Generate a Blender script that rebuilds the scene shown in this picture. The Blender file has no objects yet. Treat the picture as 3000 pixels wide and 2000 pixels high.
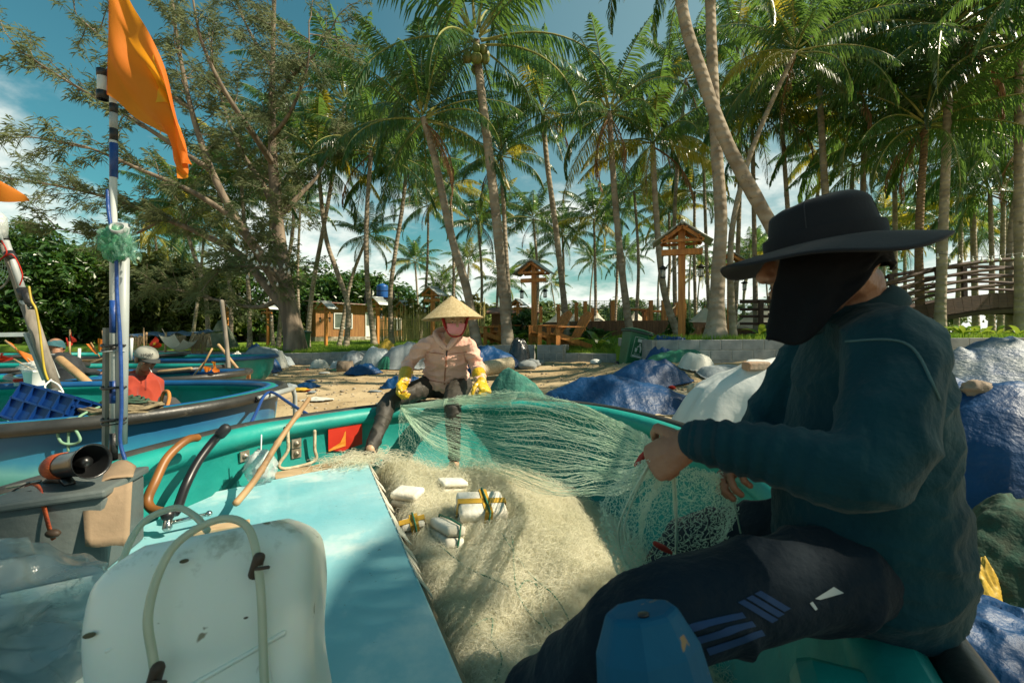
import bpy, math, random
import numpy as np
from mathutils import Vector, Matrix, noise
R = math.radians
PI = math.pi
sc = bpy.context.scene
col = sc.collection
V = Vector

# ---------------------------------------------------------------- layout
CAMZ, FPX, HOR = 1.35, 1333.0, 971.0
def at(px, py, d):
    """a point of the place from its bearing (3000x2000 survey picture) and distance"""
    return V(((px - 1500.0) / FPX * d, d, CAMZ - (py - HOR) / FPX * d))

def lerp(a, b, t): return a + (b - a) * t
def smooth(t):
    t = max(0.0, min(1.0, t)); return t * t * (3 - 2 * t)

BEACH = [(0,0,-.1),(0,2,-.1),(-1,3,-.08),(-2,3,-.05),(2,3,.0),(0,5,.08),(-4,4,-.08),(-4,6,-.03),(-8,8,0),(3.1,8.2,.80),(5,8.2,.82),(9,8,.82),(1,12,.56),(-3,12.6,.38),
         (-7.6,16,.22),(-6,14,.26),(-15,16,.15),(-25,25,.2),(8,5,.45),(8,1,.2),(4,4.5,.28),(2.2,5.2,.22),(3,6.5,.5),(-14,30,.25),
         (0,-5,-.1),(-8,-2,-.15),(10,-5,0),(-16,8,-.05),(3,3,.12),(0,8,.3),(-3,8,.15)]
LAWN = [(3,8.8,1.2),(6,8.8,1.2),(9,8.6,1.22),(4,14,1.22),(1.8,12.2,.79),(2.2,13.5,.95),(.5,13.5,.90),(1.5,17,1.15),(-4,17,.80),(-1,14,.86),
        (-8,20,.55),(-11,27,.42),(-11,33,.65),(-4,30,.8),(5,30,1.3),(15,30,1.3),(-25,40,.4),(20,15,1.25),(0,60,1.1),(40,60,1.1),(-40,60,.7)]
def idw(tab, x, y, p=1.7, e=.35):
    s = w = 0.0
    for ax, ay, az in tab:
        q = 1.0 / (((ax - x) ** 2 + (ay - y) ** 2 + e) ** p)
        s += az * q; w += q
    return s / w
def beach_z(x, y): return idw(BEACH, x, y)
def lawn_z(x, y):
    dy = y - wall_y(x); b = .06 * noise.noise((x * .55, y * .55, 3.1)) * smooth((dy - .3) / 2)
    return min(idw(LAWN, x, y), wall_top(x) + .015 + .10 * max(0, dy)) + b
def wall_top(x):
    if x < .9: return lerp(.99, .62, smooth((.8 - x) / 9))
    if x < 2.74: return .79
    return 1.19
def wall_y(x):
    if x < .9: return 12.35 + (.9 - x) * .36
    if x < 2.72: return 12.1 - (x - .9) * .28
    if x < 2.8: return 11.6 - (x - 2.72) / .08 * 2.9
    return 8.7 - (x - 2.8) * .07
def ground_z(x, y):
    return lawn_z(x, y) if y > wall_y(x) + .1 else beach_z(x, y)

# ---------------------------------------------------------------- mesh building
class MB:
    def __init__(s): s.v = []; s.f = []; s.m = []
    def add(s, vs, fs, m=0):
        b = len(s.v); s.v.extend([tuple(v) for v in vs]); s.f.extend([tuple(i + b for i in f) for f in fs]); s.m.extend([m] * len(fs))
    def box(s, c, size, rot=None, m=0, taper=1.0):
        x, y, z = [k / 2 for k in size]; c = V(c)
        vs = []
        for sz in (-1, 1):
            t = taper if sz > 0 else 1
            for sx, sy in ((-1,-1),(1,-1),(1,1),(-1,1)):
                p = V((sx * x * t, sy * y * t, sz * z))
                vs.append(c + (rot @ p if rot else p))
        s.add(vs, [(3,2,1,0),(4,5,6,7),(0,1,5,4),(1,2,6,5),(2,3,7,6),(3,0,4,7)], m)
    def beam(s, a, b, w, h=None, m=0, up=V((0,0,1))):
        a, b = V(a), V(b); h = h or w; d = (b - a); L = d.length; d.normalize()
        u = up if abs(d.dot(up)) < .95 else V((1,0,0))
        x = d.cross(u).normalized(); z = x.cross(d)
        s.box((a + b) / 2, (w, L, h), Matrix((x, d, z)).transposed(), m)
    def loft(s, pts, rad, n=8, up=None, cap=True, m=0, rnd=True):
        """tube through pts; rad = number or list of r or (a, b); rounded ends"""
        pts = [V(p) for p in pts]; k = len(pts)
        if not isinstance(rad, list): rad = [rad] * k
        rad = [r if isinstance(r, (list, tuple)) else (r, r) for r in rad]
        tan = []
        for i in range(k):
            t = pts[min(i + 1, k - 1)] - pts[max(i - 1, 0)]
            tan.append(t.normalized() if t.length > 1e-9 else V((0,0,1)))
        u = V(up) if up else (V((0,0,1)) if abs(tan[0].z) < .9 else V((0,1,0)))
        rings = []; ex_p, ex_r, ex_t = [], [], []
        if cap and rnd:
            r0 = min(rad[0]); r1 = min(rad[-1])
            for q in (.95, .6): ex_p.append(pts[0] - tan[0] * r0 * q * .8); ex_r.append(tuple(a * math.sqrt(1 - q * q) for a in rad[0])); ex_t.append(tan[0])
        ex_p += pts; ex_r += rad; ex_t += tan
        if cap and rnd:
            for q in (.6, .95): ex_p.append(pts[-1] + tan[-1] * r1 * q * .8); ex_r.append(tuple(a * math.sqrt(1 - q * q) for a in rad[-1])); ex_t.append(tan[-1])
        vs = []; pu = u
        for p, r, t in zip(ex_p, ex_r, ex_t):
            y = pu - t * pu.dot(t)
            if y.length < 1e-6: y = t.orthogonal()
            y.normalize(); x = y.cross(t); pu = y
            for j in range(n):
                a = 2 * PI * j / n
                vs.append(p + x * (math.cos(a) * r[0]) + y * (math.sin(a) * r[1]))
        fs = []; K = len(ex_p)
        for i in range(K - 1):
            for j in range(n):
                j2 = (j + 1) % n
                fs.append((i * n + j, i * n + j2, (i + 1) * n + j2, (i + 1) * n + j))
        if cap:
            fs.append(tuple(range(n - 1, -1, -1))); fs.append(tuple((K - 1) * n + j for j in range(n)))
        s.add(vs, fs, m)
    def ell(s, c, r, rot=None, n=16, k=10, m=0):
        c = V(c); r = r if isinstance(r, (list, tuple)) else (r, r, r)
        vs = []; fs = []
        def q(p):
            p = V((p[0] * r[0], p[1] * r[1], p[2] * r[2])); return c + (rot @ p if rot else p)
        vs.append(q((0,0,-1)))
        for i in range(1, k):
            t = -PI / 2 + PI * i / k
            for j in range(n): vs.append(q((math.cos(t) * math.cos(2 * PI * j / n), math.cos(t) * math.sin(2 * PI * j / n), math.sin(t))))
        vs.append(q((0,0,1))); top = len(vs) - 1
        for j in range(n):
            j2 = (j + 1) % n
            fs.append((0, 1 + j2, 1 + j))
            for i in range(k - 2): fs.append((1 + i * n + j, 1 + i * n + j2, 1 + (i + 1) * n + j2, 1 + (i + 1) * n + j))
            fs.append((top, 1 + (k - 2) * n + j, 1 + (k - 2) * n + j2))
        s.add(vs, fs, m)
    def grid(s, fn, nu, nv, m=0, closed=False):
        vs = [fn(i / (nu if closed else nu - 1), j / (nv - 1)) for j in range(nv) for i in range(nu)]
        fs = []
        for j in range(nv - 1):
            for i in range(nu if closed else nu - 1):
                i2 = (i + 1) % nu
                fs.append((j * nu + i, j * nu + i2, (j + 1) * nu + i2, (j + 1) * nu + i))
        s.add(vs, fs, m)
    def lathe(s, prof, c=(0,0,0), n=20, rot=None, m=0, cap=True):
        c = V(c); vs = []
        for r, z in prof:
            for j in range(n):
                p = V((r * math.cos(2 * PI * j / n), r * math.sin(2 * PI * j / n), z)); vs.append(c + (rot @ p if rot else p))
        k = len(prof); fs = []
        for i in range(k - 1):
            for j in range(n):
                j2 = (j + 1) % n; fs.append((i * n + j, i * n + j2, (i + 1) * n + j2, (i + 1) * n + j))
        if cap: fs.append(tuple(range(n - 1, -1, -1))); fs.append(tuple((k - 1) * n + j for j in range(n)))
        s.add(vs, fs, m)
    def prism(s, poly, z0, z1, m=0):
        n = len(poly); vs = [(p[0], p[1], z0) for p in poly] + [(p[0], p[1], z1) for p in poly]
        a = sum(poly[i][0] * poly[(i + 1) % n][1] - poly[(i + 1) % n][0] * poly[i][1] for i in range(n))
        fs = [tuple(range(n - 1, -1, -1)), tuple(range(n, 2 * n))] + [(i, (i + 1) % n, n + (i + 1) % n, n + i) for i in range(n)]
        if a < 0: fs = [tuple(reversed(f)) for f in fs]
        s.add(vs, fs, m)

def spline(pts, per=6, closed=False):
    pts = [V(p) for p in pts]; n = len(pts); out = []
    for i in range(n if closed else n - 1):
        if closed: p0, p1, p2, p3 = pts[i - 1], pts[i], pts[(i + 1) % n], pts[(i + 2) % n]
        else: p0, p1, p2, p3 = pts[max(i - 1, 0)], pts[i], pts[i + 1], pts[min(i + 2, n - 1)]
        for k in range(per):
            t = k / per
            out.append(.5 * ((2 * p1) + (p2 - p0) * t + (2 * p0 - 5 * p1 + 4 * p2 - p3) * t * t + (3 * p1 - p0 - 3 * p2 + p3) * t ** 3))
    if not closed: out.append(pts[-1])
    return out

def world_off(p):
    o = V((0,0,0))
    while p is not None: o += p.location; p = p.parent
    return o
def link_mesh(name, me, mats, parent=None, off=None, smooth_=True, loc=None):
    o = bpy.data.objects.new(name, me); col.objects.link(o)
    for m in (mats if isinstance(mats, (list, tuple)) else [mats]): me.materials.append(m)
    if parent is not None: o.parent = parent
    if loc is not None: o.location = loc
    return o
def obj(name, mb, mats, parent=None, loc=None, sm=True, bevel=0, subsurf=0, solid=0):
    off = world_off(parent)
    if loc is not None: off = off + V(loc)
    me = bpy.data.meshes.new(name)
    a = np.array(mb.v, dtype=np.float64) - np.array(off)
    me.from_pydata(a.tolist(), [], mb.f)
    if any(mb.m): me.polygons.foreach_set('material_index', mb.m)
    me.polygons.foreach_set('use_smooth', [sm] * len(me.polygons))
    me.update()
    o = link_mesh(name, me, mats, parent, loc=loc)
    if bevel:
        b = o.modifiers.new('bevel', 'BEVEL'); b.width = bevel; b.segments = 2; b.limit_method = 'ANGLE'; b.angle_limit = R(40)
    if solid:
        b = o.modifiers.new('solid', 'SOLIDIFY'); b.thickness = solid; b.offset = 0
    if subsurf:
        b = o.modifiers.new('sub', 'SUBSURF'); b.levels = subsurf; b.render_levels = subsurf
    return o
def tag(o, label=None, cat=None, group=None, kind=None):
    if label: o['label'] = label
    if cat: o['category'] = cat
    if group: o['group'] = group
    if kind: o['kind'] = kind
    return o
def thing(name, label, cat, loc=(0,0,0), group=None):
    o = bpy.data.objects.new(name, None); col.objects.link(o); o.location = loc; o.empty_display_size = .1
    return tag(o, label, cat, group)
def copy_tree(o, parent=None):
    c = o.copy(); col.objects.link(c); c.parent = parent
    for ch in list(o.children): copy_tree(ch, c)
    return c
def remeshed(name, mb, mats, parent, voxel=.008, smooth_it=4, disp=None, loc=None):
    me = bpy.data.meshes.new('tmp'); me.from_pydata(mb.v, [], mb.f); me.update()
    t = bpy.data.objects.new('tmp', me); col.objects.link(t)
    r = t.modifiers.new('r', 'REMESH'); r.mode = 'VOXEL'; r.voxel_size = voxel; r.adaptivity = 0
    if smooth_it:
        s = t.modifiers.new('s', 'SMOOTH'); s.factor = .5; s.iterations = smooth_it
    bpy.context.view_layer.update()
    dg = bpy.context.evaluated_depsgraph_get()
    nm = bpy.data.meshes.new_from_object(t.evaluated_get(dg)); nm.name = name
    bpy.data.objects.remove(t); bpy.data.meshes.remove(me)
    n = len(nm.vertices)
    co = np.empty(n * 3); nm.vertices.foreach_get('co', co); co = co.reshape(-1, 3)
    if disp:
        no = np.empty(n * 3); nm.vertices.foreach_get('normal', no); no = no.reshape(-1, 3)
        d = np.array([disp(V(c), V(nn)) for c, nn in zip(co, no)]); co = co + no * d[:, None]
    off = world_off(parent)
    if loc is not None: off = off + V(loc)
    co = co - np.array(off)
    nm.vertices.foreach_set('co', co.ravel()); nm.polygons.foreach_set('use_smooth', [True] * len(nm.polygons))
    nm.materials.clear(); nm.update()
    return link_mesh(name, nm, mats, parent, loc=loc)
def strands(name, curves, radius, mat, parent=None):
    """fine filament: one Curves object, curves = list of point lists"""
    off = np.array(world_off(parent))
    hc = bpy.data.hair_curves.new(name)
    hc.add_curves([len(c) for c in curves])
    flat = np.array([tuple(p) for c in curves for p in c], dtype=np.float32) - off
    hc.attributes['position'].data.foreach_set('vector', flat.astype(np.float32).ravel())
    ra = hc.attributes.get('radius') or hc.attributes.new('radius', 'FLOAT', 'POINT')
    ra.data.foreach_set('value', np.full(len(flat), radius, dtype=np.float32))
    o = bpy.data.objects.new(name, hc); col.objects.link(o); hc.materials.append(mat)
    if parent is not None: o.parent = parent
    return o

# ---------------------------------------------------------------- materials
def node(nt, t, **k):
    n = nt.nodes.new(t)
    for a, b in k.items(): setattr(n, a, b)
    return n
MATS = {}
def M(name, c1, c2=None, rough=.6, scale=6, detail=4, bump=0, bscale=30, metal=0, spec=.5, transl=0, stretch=(1,1,1),
      dirt_or_glare=None, coat=0, sheen=0, contrast=.5, tcol=None, coord='Object', bstretch=None, rand=0, alpha=None, sss=0, speck=None):
    if name in MATS: return MATS[name]
    m = bpy.data.materials.new(name); m.use_nodes = True; nt = m.node_tree; L = nt.links
    bs = nt.nodes['Principled BSDF']; out = nt.nodes['Material Output']
    tc = node(nt, 'ShaderNodeTexCoord'); mp = node(nt, 'ShaderNodeMapping'); L.new(tc.outputs[coord], mp.inputs[0])
    mp.inputs['Scale'].default_value = stretch
    c2 = c2 or tuple(min(1, x * .75) for x in c1)
    nz = node(nt, 'ShaderNodeTexNoise'); nz.inputs['Scale'].default_value = scale; nz.inputs['Detail'].default_value = detail
    L.new(mp.outputs[0], nz.inputs['Vector'])
    rp = node(nt, 'ShaderNodeValToRGB'); L.new(nz.outputs['Fac'], rp.inputs[0])
    h = .5 * (1 - contrast) * .5
    rp.color_ramp.elements[0].position = .25 + h; rp.color_ramp.elements[1].position = .75 - h
    rp.color_ramp.elements[0].color = (*c1, 1); rp.color_ramp.elements[1].color = (*c2, 1)
    cout = rp.outputs[0]
    if dirt_or_glare:
        dc, amt, ds = dirt_or_glare
        n2 = node(nt, 'ShaderNodeTexNoise'); n2.inputs['Scale'].default_value = ds; n2.inputs['Detail'].default_value = 8; n2.inputs['Roughness'].default_value = .65
        L.new(tc.outputs[coord], n2.inputs['Vector'])
        r2 = node(nt, 'ShaderNodeValToRGB'); L.new(n2.outputs['Fac'], r2.inputs[0])
        r2.color_ramp.elements[0].position = .72 - amt * .4; r2.color_ramp.elements[1].position = .78 - amt * .3
        mx = node(nt, 'ShaderNodeMix', data_type='RGBA'); L.new(r2.outputs[0], mx.inputs[0]); L.new(cout, mx.inputs[6]); mx.inputs[7].default_value = (*dc, 1)
        cout = mx.outputs[2]
    if speck:
        dc, th, ds = speck
        n4 = node(nt, 'ShaderNodeTexNoise'); n4.inputs['Scale'].default_value = ds; n4.inputs['Detail'].default_value = 3; n4.inputs['Distortion'].default_value = 1.2
        L.new(tc.outputs[coord], n4.inputs['Vector'])
        r4 = node(nt, 'ShaderNodeValToRGB'); L.new(n4.outputs['Fac'], r4.inputs[0]); r4.color_ramp.elements[0].position = th; r4.color_ramp.elements[1].position = th + .03
        mx4 = node(nt, 'ShaderNodeMix', data_type='RGBA'); L.new(r4.outputs[0], mx4.inputs[0]); L.new(cout, mx4.inputs[6]); mx4.inputs[7].default_value = (*dc, 1)
        cout = mx4.outputs[2]
    if rand:
        oi = node(nt, 'ShaderNodeObjectInfo'); hs = node(nt, 'ShaderNodeHueSaturation')
        ma = node(nt, 'ShaderNodeMapRange'); L.new(oi.outputs['Random'], ma.inputs[0]); ma.inputs[3].default_value = 1 - rand; ma.inputs[4].default_value = 1 + rand
        L.new(ma.outputs[0], hs.inputs['Value']); L.new(cout, hs.inputs['Color']); cout = hs.outputs[0]
    L.new(cout, bs.inputs['Base Color'])
    bs.inputs['Roughness'].default_value = rough; bs.inputs['Metallic'].default_value = metal
    bs.inputs['Specular IOR Level'].default_value = spec; bs.inputs['Coat Weight'].default_value = coat; bs.inputs['Sheen Weight'].default_value = sheen
    if sss:
        bs.inputs['Subsurface Weight'].default_value = sss; bs.inputs['Subsurface Radius'].default_value = (.02, .008, .004)
    if bump:
        n3 = node(nt, 'ShaderNodeTexNoise'); n3.inputs['Scale'].default_value = bscale; n3.inputs['Detail'].default_value = 5
        if bstretch:
            m3 = node(nt, 'ShaderNodeMapping'); L.new(tc.outputs[coord], m3.inputs[0]); m3.inputs['Scale'].default_value = bstretch; L.new(m3.outputs[0], n3.inputs['Vector'])
        else: L.new(mp.outputs[0], n3.inputs['Vector'])
        bp = node(nt, 'ShaderNodeBump'); bp.inputs['Strength'].default_value = min(1, bump); bp.inputs['Distance'].default_value = min(.02, .35 / bscale) * max(1, bump)
        L.new(n3.outputs['Fac'], bp.inputs['Height']); L.new(bp.outputs[0], bs.inputs['Normal'])
    sh = bs.outputs[0]
    if transl:
        tr = node(nt, 'ShaderNodeBsdfTranslucent')
        if tcol: tr.inputs[0].default_value = (*tcol, 1)
        else: L.new(cout, tr.inputs[0])
        ms = node(nt, 'ShaderNodeMixShader'); ms.inputs[0].default_value = transl
        L.new(sh, ms.inputs[1]); L.new(tr.outputs[0], ms.inputs[2]); sh = ms.outputs[0]
    if alpha is not None:
        tp = node(nt, 'ShaderNodeBsdfTransparent'); ms = node(nt, 'ShaderNodeMixShader'); ms.inputs[0].default_value = alpha
        L.new(tp.outputs[0], ms.inputs[1]); L.new(sh, ms.inputs[2]); sh = ms.outputs[0]
    L.new(sh, out.inputs[0])
    MATS[name] = m
    return m
# ---------------------------------------------------------------- camera, sun, sky
cam = bpy.data.cameras.new('camera'); co = bpy.data.objects.new('camera', cam); col.objects.link(co)
co.location = (0, 0, CAMZ); co.rotation_euler = (R(90), 0, 0)
cam.sensor_width = 36; cam.lens = FPX / 3000 * 36; cam.shift_y = -(1000 - HOR) / 3000
cam.clip_start = .02; cam.clip_end = 5000
cam.dof.use_dof = True; cam.dof.focus_distance = 4.2; cam.dof.aperture_fstop = 7.0
sc.camera = co
SUN_EL, SUN_AZ = R(44), R(-9)      # azimuth measured from +x towards +y
SD = V((math.cos(SUN_EL) * math.cos(SUN_AZ), math.cos(SUN_EL) * math.sin(SUN_AZ), math.sin(SUN_EL)))
sl = bpy.data.lights.new('sun', 'SUN'); so = bpy.data.objects.new('sun', sl); col.objects.link(so)
sl.energy = 5.0; sl.angle = R(.53); sl.color = (1, .88, .67)
so.rotation_euler = (-SD).to_track_quat('-Z', 'Y').to_euler(); so.location = (20, 0, 30)
w = bpy.data.worlds.new('World'); sc.world = w; w.use_nodes = True; nt = w.node_tree; L = nt.links
bg = nt.nodes['Background']
sky = node(nt, 'ShaderNodeTexSky', sky_type='NISHITA'); sky.sun_disc = False; sky.sun_elevation = SUN_EL
sky.sun_rotation = R(90) - SUN_AZ
sky.air_density = 1.3; sky.dust_density = .7; sky.ozone_density = 3.0
tc = node(nt, 'ShaderNodeTexCoord'); sx = node(nt, 'ShaderNodeSeparateXYZ'); L.new(tc.outputs['Generated'], sx.inputs[0])
tint = node(nt, 'ShaderNodeMix', data_type='RGBA', blend_type='MULTIPLY'); tint.inputs[0].default_value = 1
L.new(sky.outputs[0], tint.inputs[6]); tint.inputs[7].default_value = (.30, .80, .66, 1)
def mth(op, a, b=None):
    n = node(nt, 'ShaderNodeMath', operation=op)
    for i, q in enumerate((a, b)):
        if q is None: continue
        if isinstance(q, (int, float)): n.inputs[i].default_value = q
        else: L.new(q, n.inputs[i])
    return n.outputs[0]
zz = mth('ADD', mth('MAXIMUM', sx.outputs[2], 0.0), .32)
cx = node(nt, 'ShaderNodeCombineXYZ'); L.new(mth('DIVIDE', sx.outputs[0], zz), cx.inputs[0]); L.new(mth('DIVIDE', sx.outputs[1], zz), cx.inputs[1])
cn = node(nt, 'ShaderNodeTexNoise'); cn.inputs['Scale'].default_value = 1.7; cn.inputs['Detail'].default_value = 9; cn.inputs['Roughness'].default_value = .58
L.new(cx.outputs[0], cn.inputs['Vector'])
low = mth('SUBTRACT', .30, mth('MULTIPLY', sx.outputs[2], .62))     # more cloud towards the horizon
cm = node(nt, 'ShaderNodeMapRange'); L.new(mth('ADD', cn.outputs['Fac'], low), cm.inputs[0]); cm.inputs[1].default_value = .60; cm.inputs[2].default_value = .80
cm.interpolation_type = 'SMOOTHSTEP'
veil = node(nt, 'ShaderNodeMix', data_type='RGBA'); L.new(mth('MINIMUM', mth('MAXIMUM', mth('ADD', mth('MULTIPLY', sx.outputs[0], .55), .22), .04), .62), veil.inputs[0])   # thin high cloud towards the sun
L.new(tint.outputs[2], veil.inputs[6]); veil.inputs[7].default_value = (3.6, 4.6, 4.4, 1)
cc = node(nt, 'ShaderNodeMix', data_type='RGBA'); L.new(mth('MULTIPLY', cm.outputs[0], .9), cc.inputs[0]); L.new(veil.outputs[2], cc.inputs[6]); cc.inputs[7].default_value = (9.0, 9.1, 8.3, 1)
L.new(cc.outputs[2], bg.inputs[0]); bg.inputs[1].default_value = .078
sc.view_settings.view_transform = 'Standard'; sc.view_settings.look = 'None'; sc.view_settings.exposure = 0.72; sc.view_settings.gamma = 1
sc.cycles.max_bounces = 8; sc.cycles.transparent_max_bounces = 24; sc.cycles.diffuse_bounces = 3; sc.cycles.glossy_bounces = 3
sc.cycles.transmission_bounces = 6; sc.cycles.caustics_reflective = False; sc.cycles.caustics_refractive = False; sc.cycles.use_denoising = True
# ---------------------------------------------------------------- ground, lawn, walls
sand = M('sand', (.46,.36,.22), (.34,.25,.14), rough=.95, scale=1.1, detail=8, bump=1, bscale=9, dirt_or_glare=((.16,.11,.06), .32, 3.0), spec=.1)
lawn_m = M('lawn_soil', (.11,.20,.025), (.17,.25,.03), rough=.95, scale=2.2, bump=1, bscale=30, spec=.1)
mb = MB()
xs = sorted(set([-400,-200,-100,-60,-40] + [round(-30 + i * .5, 3) for i in range(40)] + [round(-10 + i * .16, 3) for i in range(126)] + [round(10.2 + i * .6, 3) for i in range(20)] + [30,40,60,100,200,400]))
ys = sorted(set([-60,-20,-8,-4] + [round(-2 + i * .14, 3) for i in range(130)] + [round(16.3 + i * .6, 3) for i in range(30)] + [36,40,50,70,100,160,260,500]))
def gz(x, y):
    z = beach_z(x, y)
    f = 1 if abs(x) < 14 and y < 18 else 0
    if y > wall_y(x) + .4: z -= .35
    return z + f * (.05 * noise.noise((x * .9, y * .9, 0)) + .025 * noise.noise((x * 3.1, y * 3.1, 5)) + .018 * noise.noise((x * 8, y * 8, 9)))
nx = len(xs)
mb.add([(x, y, gz(x, y)) for y in ys for x in xs], [(j * nx + i, j * nx + i + 1, (j + 1) * nx + i + 1, (j + 1) * nx + i) for j in range(len(ys) - 1) for i in range(nx - 1)])
tag(obj('ground', mb, sand), kind='structure')
mb = MB()
lx = [-60,-45,-34] + [-28 + i * .8 for i in range(25)] + [-8 + i * .3 for i in range(29)] + [.85 + i * .2 for i in range(10)] + [2.80, 2.95] + [3.2 + i * .35 for i in range(30)] + [14.5, 17, 21, 28, 40, 60]
lx = sorted(set(round(x, 3) for x in lx)); nv = 44
def lawn_pt(x, v):
    y0 = wall_y(x) + .12
    y = y0 + (v ** 2.2) * (95 - y0)
    return (x, y, lawn_z(x, y) - (.5 if v == 0 else 0))
mb.add([lawn_pt(x, 0 if j == 0 else .02 + .98 * (j - 1) / (nv - 2)) for j in range(nv) for x in lx], [(j * len(lx) + i, j * len(lx) + i + 1, (j + 1) * len(lx) + i + 1, (j + 1) * len(lx) + i) for j in range(nv - 1) for i in range(len(lx) - 1)])
tag(obj('lawn', mb, lawn_m), kind='structure')
# grass blades
grass_m = M('grass_blade', (.15,.28,.025), (.26,.36,.045), rough=.6, scale=1.5, transl=.4, spec=.3)
random.seed(4)
mb = MB(); gv = []; gf = []
def blade(x, y, h):
    z = lawn_z(x, y); a = random.uniform(0, 2 * PI); wd = h * .09; lean = random.uniform(.1, .7) * h
    dx, dy = math.cos(a), math.sin(a); b = len(gv)
    ox, oy = random.uniform(-1, 1) * lean, random.uniform(-1, 1) * lean
    gv.extend([(x - dy * wd, y + dx * wd, z - .01), (x + dy * wd, y - dx * wd, z - .01), (x + ox, y + oy, z + h)]); gf.append((b, b + 1, b + 2))
for _ in range(26000):
    x = random.uniform(-11, 11)
    y = wall_y(x) + .12 + (random.random() ** 2) * 9
    blade(x, y, random.uniform(.05, .13))
for _ in range(9000):
    x = random.uniform(-16, 8); y = wall_y(x) + 5 + random.random() * 14
    blade(x, y, random.uniform(.08, .18))
mb.v = gv; mb.f = gf; mb.m = [0] * len(gf)
tag(obj('grass', mb, grass_m, sm=False), 'short green lawn grass behind the block wall', 'grass', kind='stuff')

# pebbles, shells, litter specks on the beach
random.seed(8)
peb_m = M('pebble', (.42,.36,.27), (.22,.18,.13), rough=.85, scale=4)
mb = MB()
for _ in range(2600):
    y = random.uniform(4.2, 14); x = random.uniform(-.62, .5) * y
    if random.random() < .25: x = random.uniform(1.2, 5); y = random.uniform(.5, 7.5)
    if y > wall_y(x) - .3: continue
    r = random.uniform(.008, .03) * (1.6 if random.random() < .07 else 1)
    mb.ell((x, y, gz(x, y) + r * .25), (r * random.uniform(.8, 1.5), r * random.uniform(.7, 1.2), r * .6), Matrix.Rotation(random.uniform(0, 6), 3, 'Z'), 6, 4)
tag(obj('pebbles', mb, peb_m), 'small stones and shells strewn over the sand', 'pebbles', kind='stuff')

# concrete block walls (real blocks on a mortar core)
blk = M('concrete_block', (.27,.29,.29), (.19,.21,.215), rough=.9, scale=5, bump=.6, bscale=60, dirt_or_glare=((.12,.12,.11), .2, 4))
mor = M('mortar', (.40,.39,.35), rough=.95, scale=20)
def block_wall(name, label, pts, courses, base_fn, bh=.2, bl=.4, top=None):
    t = thing(name, label, 'wall', (pts[0][0], pts[0][1], base_fn(*pts[0])))
    b = MB(); c = MB()
    for (x0, y0), (x1, y1) in zip(pts[:-1], pts[1:]):
        d = V((x1 - x0, y1 - y0, 0)); Ln = d.length; d.normalize(); rot = Matrix((d, V((-d.y, d.x, 0)), V((0,0,1)))).transposed()
        n = max(1, round(Ln / bl)); st = Ln / n
        for k in range(courses):
            for i in range(n + 1):
                s0 = max(0, (i - .5 * (k % 2)) * st); s1 = min(Ln, (i + 1 - .5 * (k % 2)) * st)
                if s1 - s0 < .04: continue
                m = (s0 + s1) / 2; x, y = x0 + d.x * m, y0 + d.y * m
                zt = top(x, y) if top else base_fn(x, y) + courses * bh
                b.box((x, y, zt - (k + .5) * bh), (s1 - s0 - .014, .15 + .004 * random.random(), bh - .014), rot)
        xm, ym = (x0 + x1) / 2, (y0 + y1) / 2
        for i in range(n):
            xa, ya = x0 + d.x * (i + .5) * st, y0 + d.y * (i + .5) * st
            zt = top(xa, ya) if top else base_fn(xa, ya) + courses * bh
            c.box((xa, ya, zt - .006 - courses * bh / 2), (st, .138, courses * bh), rot)
    obj('block', b, blk, t, sm=False, bevel=.006); obj('mortar', c, mor, t, sm=False)
    return t
random.seed(2)
block_wall('block_wall', 'long grey concrete block wall behind the conifer trunk and the sack heaps', [(-16, 18.4), (-9.5, 16.08), (-4, 14.1), (.62, 12.45)], 4, beach_z, top=lambda x, y: lerp(.99, .62, smooth((.8 - x) / 9)))
block_wall('block_wall', 'short pale block pier at the end of the long wall beside the wooden chairs', [(.66, 12.05), (1.34, 12.0), (1.5, 12.6)], 3, beach_z, top=lambda x, y: 1.0, bl=.36)
block_wall('block_wall', 'low single course block kerb in front of the lawn left of the green bin', [(1.42, 12.03), (2.78, 11.66)], 2, beach_z, top=lambda x, y: .79)
block_wall('block_wall', 'tall grey block wall behind the white tarpaulin and the seated man', [(2.78, 11.6), (2.76, 8.72), (5.5, 8.52), (9.5, 8.25), (14, 7.9)], 4, beach_z, top=lambda x, y: lerp(1.19, 1.25, (x - 2.7) / 7))
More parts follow.
